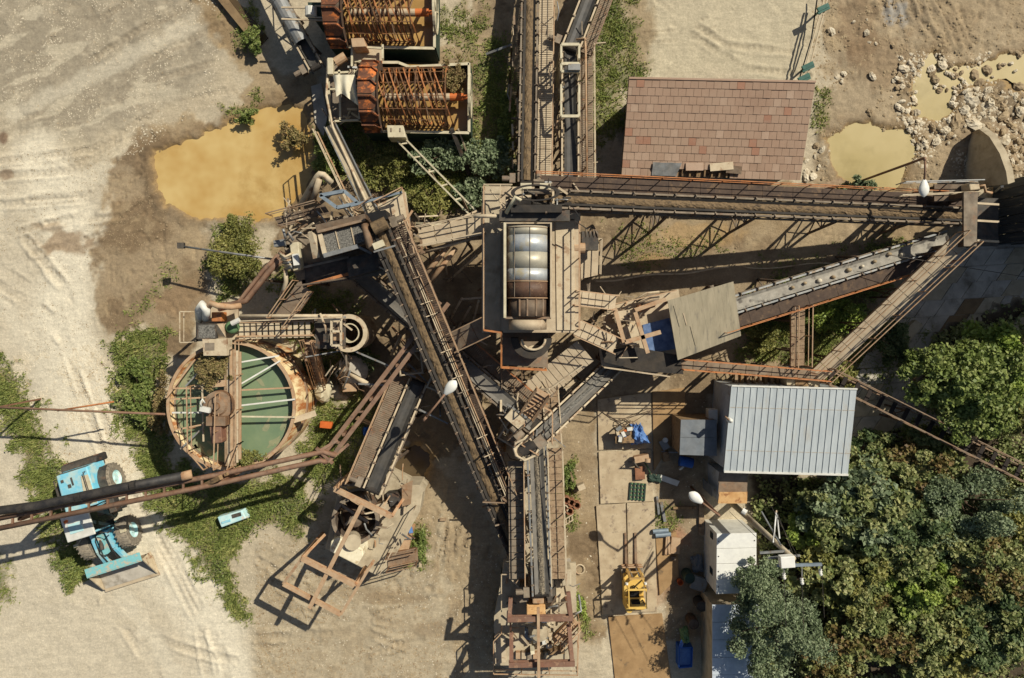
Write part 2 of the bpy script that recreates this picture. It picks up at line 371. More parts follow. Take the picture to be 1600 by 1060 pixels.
n1 = fbm(PX, PY, 1/60, 1); n2 = fbm(PX, PY, 1/18, 2); n3 = fbm(PX, PY, 1/6, 3, 3); n4 = fbm(PX, PY, 1/160, 4, 4)
def C(r, g, b): return np.array(lin(r, g, b))
def blend(col, m, c): return col*(1-m[..., None])+np.asarray(c)*m[..., None]
gc = np.zeros(PX.shape+(3,)); gc[:] = C(196, 180, 148)
gc = blend(gc, sst(n1, .42, .62)*.6, C(212, 196, 162)); gc = blend(gc, sst(n2, .5, .66)*.3, C(176, 158, 126))
# pale road and yard on the west side, greyish silt to the north-west
m = sst(sdist(PX, PY, [(-60,220),(150,262),(225,300),(150,400),(160,520),(165,560),(210,700),(280,840),(370,960),(395,1200),(-60,1200)])+(n1-.5)*60, -10, 30)
gc = blend(gc, m*.9, C(212, 198, 168)); gc = blend(gc, m*sst(n2, .52, .7)*.4, C(192, 178, 148))
m = sst(sdist(PX, PY, [(-60,-60),(300,-60),(350,60),(345,135),(215,195),(150,220),(60,225),(-60,190)])+(n1-.5)*70, -15, 35)
gc = blend(gc, m*.85, C(160, 147, 122)); gc = blend(gc, m*sst(n2*.6+n1*.4, .5, .6)*.7, C(182, 168, 140))
gc = blend(gc, m*sst(fbm(PX*.5+PY*.9, PY*.5-PX*.2, 1/22, 33), .58, .64)*.6, C(212, 198, 166))
m = sst(sdist(PX, PY, [(20,600),(70,540),(150,560),(170,600),(215,720),(100,730),(60,650)])+(n2-.5)*40, -12, 15)
gc = blend(gc, m*.7, C(208, 196, 168))
m = sst(sdist(PX, PY, [(1000,-60),(1290,-60),(1280,60),(1270,128),(985,120)])+(n1-.5)*50, -8, 14); gc = blend(gc, m*.8, C(198, 184, 150))
m = sst(sdist(PX, PY, [(1440,-60),(1700,-60),(1700,70),(1480,80)])+(n1-.5)*60, -10, 40); gc = blend(gc, m*.8, C(186, 170, 140))
m, _, _ = ldist(PX, PY, [(60,250),(110,380),(95,500),(120,600),(165,720),(240,850),(330,960),(360,1090)]); gc = blend(gc, (1-sst(m+(n1-.5)*50, 20, 62))*.85, C(232, 220, 190))
for pts in ([(-30,330),(80,300),(200,250)],[(0,470),(60,560),(95,680),(130,800),(200,940),(290,1080)],[(20,180),(160,110),(300,40)]):
    m, _, _ = ldist(PX, PY, pts); gc = blend(gc, (1-sst(m+(n2-.5)*26, 5, 20))*.45, C(228, 216, 186))
m = sst(sdist(PX, PY, [(395,860),(470,800),(700,700),(800,820),(800,1200),(395,1200)])+(n1-.5)*40, -12, 20); gc = blend(gc, m*.7, C(182, 164, 130)); gc = blend(gc, m*sst(n2, .5, .62)*.4, C(160, 140, 106))
MUDM = np.zeros(PX.shape)
for poly, a, nz in MUD:
    MUDM = np.maximum(MUDM, a*sst(sdist(PX, PY, poly)+(n2-.5)*nz*3.2+(n1-.5)*nz*3, -5, 9))
mudc = C(150, 124, 86)*(1-sst(n1, .4, .62)[..., None])+C(126, 101, 68)*sst(n1, .4, .62)[..., None]
mudc = blend(mudc, sst(n2, .55, .7)*.6, C(170, 146, 106)); mudc = blend(mudc, sst(n4, .5, .6)*.45, C(172, 144, 98))
MUDM = MUDM*(.8+.2*sst(n1, .4, .6)); gc = gc*(1-MUDM[..., None]*.9)+mudc*MUDM[..., None]*.9
# dried and damp stains in the yard
for (x, y, rx, ry, c, a) in [(105,380,42,22,(158,130,96),.8),(75,355,30,10,(165,138,104),.6),(5,215,8,12,(120,90,66),.8),(10,275,12,9,(140,112,84),.7),(280,470,50,28,(150,122,86),.8),(215,470,24,30,(140,118,86),.7),
        (640,240,40,30,(150,124,84),.6),(672,985,40,14,(150,128,96),.5),(610,935,60,10,(150,128,94),.7),(560,925,70,9,(160,138,104),.5),(715,830,10,90,(170,150,114),.4),(690,860,7,80,(196,180,146),.6),
        (690,280,40,50,(150,122,84),.5),(985,200,30,26,(150,140,120),.7),(1080,370,90,20,(196,158,98),.5),(1020,410,30,14,(190,150,90),.5),(1340,40,40,60,(128,100,70),.5),(1400,20,22,26,(172,172,166),.6),(1380,90,60,50,(140,112,78),.5),(1560,230,60,40,(168,140,104),.6),(1050,845,25,30,(176,120,86),.6),(1020,920,30,30,(172,126,84),.5)]:
    q = ((PX-x)/rx)**2+((PY-y)/ry)**2; gc = blend(gc, (1-sst(np.sqrt(q)+(n2-.5)*1.4, .6, 1.1))*a, C(*c))
# wheel ruts, pressed into the ground
n5 = fbm(PX, PY, 1/9, 31, 2); n6 = fbm(PX, PY, 1/110, 32, 3)
GZ = (n1-.5)*.12+(n2-.5)*.05+(n3-.5)*.03
ROUGH = np.clip(.12+.9*sst(sdist(PX, PY, [(400,880),(560,800),(800,820),(800,1100),(400,1100)]), -60, 40)+.8*sst(PX, 1240, 1300)*sst(PY, 420, 330)+.35*sst(sdist(PX, PY, [(-60,-60),(420,-60),(400,150),(150,240),(-60,240)]), -40, 40), 0, 1)
CLOD = sst(n5, .58, .72)*(.25+sst(n6, .42, .58))*ROUGH; GZ -= CLOD*.055; GZ += sst(n5, .30, .22)*.03*ROUGH
RUT = np.zeros(PX.shape)
TRACKS = [([(-30,180),(120,140),(230,70),(330,20)],13),([(-30,110),(140,70),(280,-20)],12),([(-30,235),(130,215),(240,150),(345,120)],13),([(60,330),(180,320),(230,290)],12),([(40,380),(150,350),(215,300)],11),([(-30,300),(120,290),(200,240)],14),
 ([(-20,420),(60,470),(120,560),(175,720),(260,860),(330,1000),(345,1090)],16),([(60,400),(120,470),(140,560)],16),([(180,960),(300,1000),(390,1020),(560,1010),(690,940),(730,850)],14),([(410,890),(520,950),(640,930),(700,900),(720,780)],12),([(420,1030),(560,1050),(700,1010)],14),([(470,935),(600,985),(690,1010)],12),
 ([(1010,60),(1070,55),(1110,35)],5),([(1460,-20),(1500,60),(1510,90)],12),([(1550,-20),(1552,70)],6),([(1420,-20),(1440,40),(1480,80)],12),([(1380,-20),(1400,60)],12),([(690,790),(705,820),(700,880)],6),([(100,820),(120,870),(180,960),(260,1080)],12),([(1040,20),(1150,90),(1250,100)],12)]
for pts, w in TRACKS:
    for off in (-1, 1):
        q = [(x+off*w*1.9*.6, y+off*w*1.9*.8) for x, y in pts]
        d, al, sdn = ldist(PX, PY, q); tr = 1-sst(d+(n2-.5)*6, w*.34, w*.52)
        tread = .5+.5*np.sin((al+np.abs(sdn)*.9)*2*math.pi/9.5)
        RUT = np.maximum(RUT, tr*(.45+.55*tread)*sst(n1, .36, .6)); GZ -= tr*.03*sst(n1, .36, .55)*(.35+.9*tread)
        GZ += np.exp(-((d-w*.6)/3.0)**2)*.05*sst(n1, .4, .6)
gc = blend(gc, CLOD*.25, C(150, 128, 96)); gc = blend(gc, RUT*.22, C(140, 118, 88))
# gullies and creases in the mud banks
cr = np.abs(fbm(PX, PY, 1/40, 21, 4)-.5); GZ -= (1-sst(cr, 0, .03))*.07*MUDM
GZ += (fbm(PX, PY, 1/26, 22, 4)-.5)*.30*MUDM*sst(PX, 1250, 1320)
POND = np.full(PX.shape, -1e9)
for poly in (POND_A, POND_B, POND_C, POND_D):
    POND = np.maximum(POND, sdist(PX, PY, poly)+(n2-.5)*16+(n3-.5)*7)
GZ = np.where(POND > -22, GZ*(1-sst(POND, -22, -2))*1.0, GZ)
GZ -= sst(POND, -7, 16)*.40
GZ += np.exp(-((POND+11)/7)**2)*.07
wet = sst(POND+(n2-.5)*26, -26, -5); gc = blend(gc, wet*.6, C(124, 100, 68)); gc = blend(gc, sst(POND+(n2-.5)*6, -8, -1)*.7, C(170, 138, 84))
GR = np.zeros(PX.shape)
for poly, a in GRASS:
    GR = np.maximum(GR, a*sst(sdist(PX, PY, poly)+(n2-.5)*56+(n1-.5)*22+(n3-.5)*22, -16, 20))
GR *= 1-sst(POND, -12, -3)
soil = C(128, 116, 70)*(1-sst(n2, .42, .6)[..., None])+C(98, 102, 52)*sst(n2, .42, .6)[..., None]
gc = blend(gc, GR*sst(GR*.6+n3*.5, .35, .6)*.85, soil)
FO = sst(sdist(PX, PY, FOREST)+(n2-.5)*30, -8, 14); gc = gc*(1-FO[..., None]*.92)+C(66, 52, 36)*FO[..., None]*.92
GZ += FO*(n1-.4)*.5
far = sst(np.maximum(np.abs(PX-800)-900, np.abs(PY-530)-620), 0, 900); gc = blend(gc, far*.6, C(120, 124, 78)); GZ *= 1-far
lum = gc.mean(-1, keepdims=True); gc = lum+(gc-lum)*.87
gc = np.clip(gc*(.93+.16*(n3[..., None]-.5)+.12*(n2[..., None]-.5)+.05), 0, .9)
def ground_z(px, py):
    """ground height where a ground point shows at pixel px, py"""
    i = np.clip(np.searchsorted(gx, (np.asarray(px)-CX)/F), 0, len(gx)-1); j = np.clip(np.searchsorted(gy, (CY-np.asarray(py))/F), 0, len(gy)-1)
    return GZ[j, i]
def mk_ground_mat():
    m = bpy.data.materials.new('ground'); m.use_nodes = True; MATS['ground'] = m; n = m.node_tree; N, L = n.nodes, n.links; b = N['Principled BSDF']
    at = N.new('ShaderNodeAttribute'); at.attribute_name = 'ground_colour'; g = N.new('ShaderNodeNewGeometry')
    def noise(sc, dt, ro=.6):
        t = N.new('ShaderNodeTexNoise'); t.inputs['Scale'].default_value = sc; t.inputs['Detail'].default_value = dt; t.inputs['Roughness'].default_value = ro
        L.new(g.outputs['Position'], t.inputs['Vector']); return t.outputs['Fac']
    r = N.new('ShaderNodeMapRange'); r.inputs['From Min'].default_value = .3; r.inputs['From Max'].default_value = .7; r.inputs['To Min'].default_value = .80; r.inputs['To Max'].default_value = 1.16
    L.new(noise(7.0, 8, .72), r.inputs['Value'])
    rf = N.new('ShaderNodeMapRange'); rf.inputs['From Min'].default_value = .32; rf.inputs['From Max'].default_value = .68; rf.inputs['To Min'].default_value = .80; rf.inputs['To Max'].default_value = 1.14; L.new(noise(26.0, 4, .8), rf.inputs['Value'])
    mp = N.new('ShaderNodeMapping'); mp.inputs['Rotation'].default_value = (0, 0, -.5); mp.inputs['Scale'].default_value = (.5, 2.4, 1); L.new(g.outputs['Position'], mp.inputs[0]); ns = N.new('ShaderNodeTexNoise'); ns.inputs['Scale'].default_value = 1.6; ns.inputs['Detail'].default_value = 9; ns.inputs['Roughness'].default_value = .72; L.new(mp.outputs[0], ns.inputs['Vector'])
    rs = N.new('ShaderNodeMapRange'); rs.inputs['From Min'].default_value = .35; rs.inputs['From Max'].default_value = .66; rs.inputs['To Min'].default_value = .88; rs.inputs['To Max'].default_value = 1.08; L.new(ns.outputs['Fac'], rs.inputs['Value'])
    k1 = N.new('ShaderNodeMath'); k1.operation = 'MULTIPLY'; L.new(r.outputs[0], k1.inputs[0]); L.new(rf.outputs[0], k1.inputs[1]); k2 = N.new('ShaderNodeMath'); k2.operation = 'MULTIPLY'; L.new(k1.outputs[0], k2.inputs[0]); L.new(rs.outputs[0], k2.inputs[1])
    mu = N.new('ShaderNodeVectorMath'); mu.operation = 'SCALE'; L.new(at.outputs['Color'], mu.inputs[0]); L.new(k2.outputs[0], mu.inputs['Scale'])
    v = N.new('ShaderNodeTexVoronoi'); v.inputs['Scale'].default_value = 5.5; L.new(g.outputs['Position'], v.inputs['Vector'])
    rv = N.new('ShaderNodeMapRange'); rv.inputs['From Min'].default_value = .10; rv.inputs['From Max'].default_value = .20; rv.inputs['To Min'].default_value = .55; rv.inputs['To Max'].default_value = 0
    L.new(v.outputs['Distance'], rv.inputs['Value'])
    k = N.new('ShaderNodeMath'); k.operation = 'MULTIPLY'; L.new(rv.outputs[0], k.inputs[0])
    r2 = N.new('ShaderNodeMapRange'); r2.inputs['From Min'].default_value = .48; r2.inputs['From Max'].default_value = .62; L.new(noise(.7, 4), r2.inputs['Value']); L.new(r2.outputs[0], k.inputs[1])
    mx = N.new('ShaderNodeMix'); mx.data_type = 'RGBA'; L.new(k.outputs[0], mx.inputs[0]); L.new(mu.outputs[0], mx.inputs[6])
    sc2 = N.new('ShaderNodeVectorMath'); sc2.operation = 'SCALE'; sc2.inputs['Scale'].default_value = 1.35; L.new(mu.outputs[0], sc2.inputs[0]); L.new(sc2.outputs[0], mx.inputs[7])
    L.new(mx.outputs[2], b.inputs['Base Color']); b.inputs['Roughness'].default_value = .93; b.inputs['Specular IOR Level'].default_value = .2
    bp = N.new('ShaderNodeBump'); bp.inputs['Strength'].default_value = .6; bp.inputs['Distance'].default_value = .06; L.new(noise(8.0, 8, .74), bp.inputs['Height'])
    L.new(bp.outputs[0], b.inputs['Normal'])
mk_ground_mat()
ny, nx = GX.shape
idx = np.arange(ny*nx).reshape(ny, nx)
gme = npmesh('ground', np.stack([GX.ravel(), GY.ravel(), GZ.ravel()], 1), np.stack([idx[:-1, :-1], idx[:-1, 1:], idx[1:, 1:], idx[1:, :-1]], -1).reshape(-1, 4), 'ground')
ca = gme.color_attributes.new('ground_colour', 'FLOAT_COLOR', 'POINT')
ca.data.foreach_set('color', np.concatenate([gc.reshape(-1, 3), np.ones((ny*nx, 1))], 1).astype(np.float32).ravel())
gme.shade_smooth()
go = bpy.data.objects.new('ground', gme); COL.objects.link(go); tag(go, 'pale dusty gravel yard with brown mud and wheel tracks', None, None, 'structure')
# ---------------------------------------------------------------- water
def mk_water(name, c1, c2, rough, sc=.35):
    m = make(name, c1, c2, rough, scale=sc, detail=3.0, contrast=(.36, .66), spec=.5, rvar=.03, c3=tuple(x*.8 for x in c2), s3=.22, t3=(.52, .7))
    n = m.node_tree; N, L = n.nodes, n.links; t = N.new('ShaderNodeTexNoise'); t.inputs['Scale'].default_value = 6; bp = N.new('ShaderNodeBump'); bp.inputs['Strength'].default_value = .12
    L.new(t.outputs['Fac'], bp.inputs['Height']); L.new(bp.outputs[0], N['Principled BSDF'].inputs['Normal'])
mk_water('mud_water', lin(206, 178, 118), lin(184, 146, 82), .18)
mk_water('mud_water_pale', lin(190, 172, 122), lin(176, 158, 106), .2)
mk_water('trough_water', lin(184, 148, 90), lin(164, 130, 76), .25, 1.2)
mk_water('green_water', lin(128, 144, 110), lin(114, 134, 104), .1, .9)
mk_water('dark_water', lin(98, 82, 58), lin(84, 70, 50), .2)
def pond(name, poly, mat, label):
    cx = sum(p[0] for p in poly)/len(poly); cy = sum(p[1] for p in poly)/len(poly); q = []
    n = len(poly)
    for i in range(n):
        (x0, y0), (x1, y1) = poly[i], poly[(i+1) % n]
        for t in (0, .5):
            x, y = x0+(x1-x0)*t, y0+(y1-y0)*t; d = math.hypot(x-cx, y-cy); q.append((x+(x-cx)/d*12, y+(y-cy)/d*12))
    mb = MB(); mb.add([P(x, y, -.06) for x, y in q], [tuple(range(len(q)-1, -1, -1))])
    o = mb.build(name, mat); tag(o, label, None, None, 'structure')
pond('muddy_pond', POND_A, 'mud_water', 'large ochre muddy pond west of the washing plant')
pond('muddy_pond', POND_B, 'mud_water_pale', 'small ochre pond beside the tiled roof')
pond('muddy_pond', POND_C, 'mud_water_pale', 'long ochre puddle among the boulders')
pond('muddy_pond', POND_D, 'dark_water', 'small dark puddle beside the crusher block')
# ---------------------------------------------------------------- frames, decks, rails and conveyors
def railing(parent, pts, mat='rust_pink', h=1.0, step=1.5, r=.024, mid=True, name='railing'):
    """posts, top rail and mid rail along a line of points (pixel, pixel, height)"""
    pts = [Vector(p) if isinstance(p, Vector) else P(p) for p in pts]; mb = MB(); u = Vector((0, 0, h))
    for a, b in zip(pts[:-1], pts[1:]):
        mb.bar(a+u, b+u, r*2, r*2)
        if mid: mb.bar(a+u*.52, b+u*.52, r*1.5, r*1.5)
        n = max(1, round((b-a).length/step))
        for i in range(n+1):
            p = a.lerp(b, i/n); mb.bar(p, p+u, r*1.8, r*1.8)
    return mb.build(name, mat, parent)
def deck(parent, poly, z, th=.08, mat='dusty', name='deck', bevel=0):
    mb = MB(); mb.prism([tuple(P(x, y, z))[:2] for x, y in poly], z-th, z); return mb.build(name, mat, parent, bevel=bevel)
def block(parent, poly, z0, z1, mat, name, bevel=0.0, ref=None):
    """upright block whose TOP outline is the given pixel outline at height z1"""
    mb = MB(); mb.prism([tuple(P(x, y, ref if ref is not None else z1))[:2] for x, y in poly], z0, z1); return mb.build(name, mat, parent, bevel=bevel)
def beam(parent, a, b, w, mat, name='beam', h=None):
    mb = MB(); mb.bar(P(a), P(b), w, h or w); return mb.build(name, mat, parent)
def ibeam(parent, a, b, w, mat, name='beam'):
    a, b = P(a), P(b); mb = MB(); t = w*.16; d = (b-a).normalized(); s = d.cross(Z).normalized(); u = s.cross(d)
    mb.bar(a+u*(w/2-t/2), b+u*(w/2-t/2), w, t, Z); mb.bar(a-u*(w/2-t/2), b-u*(w/2-t/2), w, t, Z); mb.bar(a, b, t, w-2*t-.002, Z); return mb.build(name, mat, parent)
def pipe(parent, pts, r, mat, name='pipe', n=8):
    mb = MB(); mb.path(PP(pts), r, n); return mb.build(name, mat, parent, smooth=True)
def leg(parent, px, z0, z1, w=.16, mat='rust_dark', name='leg'):
    """upright post under the point that shows at px when it stands z1 up"""
    p = P(px[0], px[1], z1); mb = MB(); mb.bar(Vector((p.x, p.y, z0)), p, w); return mb.build(name, mat, parent)
def cross(parent, pxs, z0, z1, mat='rust_dark', w=.07, name='brace'):
    """X bracing between neighbouring posts, one part for each bay"""
    for a, b in zip(pxs[:-1], pxs[1:]):
        A, B = P(*a, z1), P(*b, z1); mb = MB()
        mb.bar((A.x, A.y, z0+.2), B, w); mb.bar((B.x, B.y, z0+.2), A, w); mb.build(name, mat, parent)
def planks(parent, a, b, width, n, mat='wood_plank', th=.04, gap=.02, name='plank', side=0.0):
    """boards laid across a walkway that runs from a to b: n pieces sharing one mesh"""
    A, B = (P(a) if not isinstance(a, Vector) else a), (P(b) if not isinstance(b, Vector) else b); d = B-A; L = d.length/n; d.normalize(); s = d.cross(Z).normalized(); u = s.cross(d)
    me = MB().box((0, 0, 0), (width, L-gap, th)).mesh(name); me.materials.append(M(mat))
    for i in range(n):
        c = A.lerp(B, (i+.5)/n)+s*side+u*(R.uniform(-.006, .006))
        m = Matrix((s, d, u)).transposed().to_4x4(); m.translation = c; inst(name, me, parent, mtx=m)
def stairs(parent, a, b, width, n, mat='rust_pink', name='step', rails=True):
    A, B = P(a), P(b); d = B-A; h = Vector((d.x, d.y, 0)).normalized(); s = h.cross(Z); ang = math.atan2(h.y, h.x)
    me = MB().box((0, 0, 0), (.24, width, .04)).mesh(name); me.materials.append(M(mat))
    for i in range(n):
        m = Matrix.Rotation(ang, 4, 'Z'); m.translation = A.lerp(B, (i+.5)/n); inst(name, me, parent, mtx=m)
    for k in (-1, 1):
        mb = MB(); mb.bar(A+s*k*width/2, B+s*k*width/2, .05, .22); mb.build('stringer', mat, parent)
        if rails: railing(parent, [A+s*k*width/2, B+s*k*width/2], mat, .9, 1.2, .025)
def conveyor(label, a, b, w=.75, belt='rubber', load=None, walk=None, ww=.65, rail='rust_pink', steel='dusty_dark', side='dusty', legs=(), cover=None,
             head=True, ztruss=.75, wrange=(0, 1), name='belt_conveyor', lw=.55, idle=1.0, cat='conveyor', deckmat='mesh_grate', stringw=.09, solid=False):
    """a troughed belt on a lattice frame, from its tail a to its head b (pixel, pixel, height); walk: +1/-1 side of the walkway"""
    A, B = P(a), P(b); d = B-A; L = d.length; d.normalize(); s = d.cross(Z).normalized(); u = s.cross(d)
    t = T(name, label, cat, (A.x, A.y, 0)); g = lambda x, y, zz: A+d*x+s*y+u*zz
    mb = MB(); n = max(4, int(L/1.0)); cs = [(-w/2, .13), (-w*.26, .01), (0, 0), (w*.26, .01), (w/2, .13)]; vs, fs = [], []
    for i in range(n+1):
        for y, q in cs: vs.append(g(L*i/n, y, q))
        for y, q in cs: vs.append(g(L*i/n, y, q-.03))
    for i in range(n):
        o = i*10
        for k in range(4):
            fs.append((o+k, o+10+k, o+11+k, o+k+1)); fs.append((o+5+k, o+6+k, o+16+k, o+15+k))
        fs.append((o, o+5, o+15, o+10)); fs.append((o+4, o+14, o+19, o+9))
    mb.add(vs, fs); mb.bar(g(0, 0, -.34), g(L, 0, -.34), w*.9, .025); mb.build('belt', belt, t)
    if load:
        k, segs = 7, max(8, int(L/.11)); vs, fs = [], []
        for i in range(segs+1):
            hh = .8+.5*math.sin(i*.7)*math.sin(i*.23)
            for j in range(k):
                q = j/(k-1)*2-1; vs.append(g(L*i/segs, q*w*lw/2*(1+R.uniform(-.1, .1)), .022+(1-q*q)*.085*hh+(R.uniform(-.012, .03) if abs(q) < .99 else 0)))
        for i in range(segs):
            for j in range(k-1): fs.append((i*k+j, i*k+k+j, i*k+k+j+1, i*k+j+1))
        tag(MB().add(vs, fs).build('load', load, t), kind='stuff')
    for k in (-1, 1):
        mb = MB(); mb.bar(g(-.1, k*(w/2+.11), -.02), g(L+.1, k*(w/2+.11), -.02), stringw, .2); mb.build('side_beam', side, t)
        mb = MB(); yy = k*(w/2+.12); mb.bar(g(0, yy, -ztruss), g(L, yy, -ztruss), .08)
        nb = max(2, int(L/1.1))
        for i in range(nb):
            x0, x1 = L*i/nb, L*(i+1)/nb; mb.bar(g(x0, yy, -.12), g(x1, yy, -ztruss) if i % 2 == 0 else g(x1, yy, -.12), .045)
            if i % 2: mb.bar(g(x0, yy, -ztruss), g(x1, yy, -.12), .045)
            mb.bar(g(x0, yy, -.12), g(x0, yy, -ztruss), .04)
        mb.build('lattice', steel, t)
    ni = max(2, int(L/idle)); mi = MB()
    mi.box((0, 0, -.12), (.06, w+.34, .05))
    for k in (-1, 1):
        mi.bar(Vector((0, k*(w/2+.2), -.1)), Vector((0, k*(w/2+.14), .2)), .06, .06); mi.tube(Vector((0, k*w*.27, -.05)), Vector((0, k*(w/2+.13), .12)), .05, 6)
    me = mi.mesh('idler'); me.materials.append(M(steel)); fr = Matrix((d, s, u)).transposed().to_4x4()
    for i in range(ni):
        m = fr.copy(); m.translation = g(L*(i+.5)/ni, 0, 0); inst('idler', me, t, mtx=m)
    for e in (0, L): MB().tube(g(e, -w/2, -.17), g(e, w/2, -.17), .2, 14).build('pulley', 'rubber', t, smooth=False)
    if head:
        mb = MB(); mb.box((0, 0, 0), (.5, .3, .3), m=Matrix.Translation(g(L-.1, w/2+.42, -.1)) @ fr.to_3x3().to_4x4()); mb.tube(g(L-.1, w/2+.5, -.1), g(L-.1, w/2+.95, -.1), .15, 10); mb.build('drive_motor', steel, t)
    if walk:
        y0, y1 = walk*(w/2+.2), walk*(w/2+.2+ww); x0, x1 = L*wrange[0], L*wrange[1]; yc = (y0+y1)/2
        np_ = max(2, int((x1-x0)/1.6)); LL = (x1-x0)/np_
        pm = MB()
        if solid: pm.box((0, 0, 0), (LL-.015, ww-.06, .03))
        else:
            for q in np.arange(-LL/2+.04, LL/2-.02, .1): pm.box((q, 0, 0), (.075, ww-.06, .03))
        for k in (-1, 1): pm.box((0, k*(ww/2-.03), -.02), (LL-.02, .05, .06))
        me2 = pm.mesh('walkway_panel'); me2.materials.append(M(deckmat))
        for i in range(np_):
            m = fr.copy(); m.translation = g(x0+LL*(i+.5), yc, -.2); inst('walkway_panel', me2, t, mtx=m)
        railing(t, [g(x0, y1, -.2), g(x1, y1, -.2)], rail, .9, 1.5, .02)
        bm_ = MB().bar((0, 0, -.3), (0, y1, -.27), .05).mesh('bracket'); bm_.materials.append(M(steel))
        for i in range(np_+1):
            m = fr.copy(); m.translation = g(x0+LL*i, 0, 0); inst('bracket', bm_, t, mtx=m)
    if cover:
        x0, x1, mt = cover; n = max(1, int(L*(x1-x0)/1.8))
        for i in range(n):
            q0, q1 = L*(x0+(x1-x0)*i/n), L*(x0+(x1-x0)*(i+1)/n)-.03; mb = MB(); vs = []; K = 7
            for x in (q0, q1):
                for j in range(K+1):
                    th = math.pi*j/K; vs.append(g(x, -math.cos(th)*(w/2+.16), .1+math.sin(th)*.34))
            mb.add(vs, [(j, K+1+j, K+2+j, j+1) for j in range(K)]); mb.build('cover', mt, t)
    for x in legs:
        c = g(L*x, 0, -ztruss); mb = MB()
        for k in (-1, 1):
            top = g(L*x, k*(w/2+.12), -ztruss); bot = Vector((top.x+s.x*k*.25*max(0, c.z)*.3, top.y+s.y*k*.25*max(0, c.z)*.3, -.15)); mb.bar(bot, top, .11)
        nb = max(1, int(c.z/1.2))
        for i in range(nb):
            z0, z1 = c.z*i/nb, c.z*(i+1)/nb; e = w/2+.12; f0 = e+.075*(c.z-z0); f1 = e+.075*(c.z-z1); cc = Vector((c.x, c.y, 0))
            mb.bar(cc-s*f0+Z*z0, cc+s*f1+Z*z1, .055); mb.bar(cc+s*f0+Z*z0, cc-s*f1+Z*z1, .055); mb.bar(cc-s*f1+Z*z1, cc+s*f1+Z*z1, .055)
        mb.build('trestle', steel, t)
    return t
def lamp_post(label, top, head, base_z=0.0, r=.05, hl=.85, hang=None, pole=True):
    """pole with a bent arm and a drop shaped white lamp head"""
    tp, hd = P(top), P(head); t = T('street_lamp', label, 'lamp', (tp.x, tp.y, base_z))
    mb = MB()
    if pole: mb.path([(tp.x, tp.y, base_z), tp-Vector((0, 0, .15)), tp, tp.lerp(hd, .12)], r*1.3, 8); mb.build('pole', 'rust_pipe', t, smooth=True); mb = MB()
    mb.path([tp, tp.lerp(hd, .5)+Z*.05, hd], r, 7); mb.build('arm', 'rust_pipe', t, smooth=True)
    d = (hd-tp).normalized(); mb = MB(); vs = []; x = d.cross(Z).normalized(); u = x.cross(d); n = 12
    prof = [(0, .03), (.08, .10), (.25, .17), (.45, .235), (.62, .25), (.78, .22), (.92, .13), (1.0, .02)]
    for q, rr in prof:
        for i in range(n):
            th = 2*math.pi*i/n; vs.append(hd+d*((q-.15)*hl)+x*(math.cos(th)*rr)+u*(math.sin(th)*rr*.62))
    mb.add(vs, [(j*n+i, j*n+(i+1) % n, (j+1)*n+(i+1) % n, (j+1)*n+i) for j in range(len(prof)-1) for i in range(n)])
    mb.build('lamp_head', 'white_clean', t, smooth=True); return t
# ---------------------------------------------------------------- belt conveyors
conveyor('long brown sand belt running diagonally from the screen house to the lower crusher', (809,868,1.0), (590,352,6.9), .64, 'rubber', 'wet_sand', walk=1, ww=.75, wrange=(.12,.98), rail='rust_pink', legs=(.2,.45,.7), lw=.62, idle=.6, side='dark_steel', deckmat='deck_brown', stringw=.12)
conveyor('grey empty belt passing under the long sand belt towards the transfer point', (560,428,2.6), (834,664,4.3), .7, 'belt_grey', None, walk=-1, ww=.7, wrange=(.52,.98), rail='rust_orange', legs=(.3,.62,.85), side='dusty_dark', idle=.7)
conveyor('short grey gravel belt rising from the crusher canopy to the transfer point', (975,556,2.4), (824,700,4.6), .68, 'belt_grey', 'gravel_grey', side='dusty_pale', legs=(.35,.75), lw=.3, idle=.9)
conveyor('grey gravel belt running south into the lowest crusher', (838,700,3.3), (847,928,4.0), .72, 'belt_grey', 'gravel_load', side='galv', legs=(.25,.6), lw=.38, idle=.9, ztruss=.6)
conveyor('dark belt sloping down beside the truss shadow to the western crusher', (652,600,3.0), (583,765,4.3), .7, 'belt_wet', None, walk=1, ww=.75, rail='rust_pink', legs=(.3,.7), side='dusty', idle=.8)
conveyor('long straight belt of brown sand from the dark tower to the drum', (1512,338,3.2), (838,310,7.2), .58, 'rubber', 'wet_sand', walk=1, ww=.62, rail='rust_orange', legs=(.12,.3,.5,.7), side='dusty_dark', lw=.6, idle=1.0, ztruss=1.0, deckmat='deck_brown', solid=True)
conveyor('brown sand belt coming straight down from the top edge', (829,-60,1.8), (823,282,3.4), .62, 'rubber', 'wet_sand', walk=-1, ww=.75, rail='rust_pink', legs=(.3,.55,.8), side='dusty_dark', lw=.62, idle=.9, deckmat='dusty', ztruss=.5)
conveyor('black belt on a slant at the top edge beside the weedy strip', (944,-60,1.6), (893,72,2.6), .7, 'belt_wet', None, walk=-1, ww=.6, rail='rust_pipe', side='dusty', legs=(.3,.75))
conveyor('black belt inside pale portal frames beside the tiled roof', (891,70,2.2), (891,284,3.6), .62, 'belt_wet', None, walk=-1, ww=.7, wrange=(.02,.98), rail='dusty_pale', side='dusty', legs=(.4,.75), idle=.9)
conveyor('pale belt with scattered cobbles rising to the crusher canopy', (1480,374,2.6), (1120,485,4.2), .62, 'belt_pale', None, walk=-1, ww=.65, rail='rust_orange', side='galv', legs=(.35,.7), idle=.9, deckmat='deck_brown', solid=True)
conveyor('dark covered conveyor slanting in from the top left beside the ditch', (402,-60,1.6), (492,102,2.0), .5, 'belt_wet', None, side='dusty', legs=(.5,.8), cover=(0,.8,'galv'))
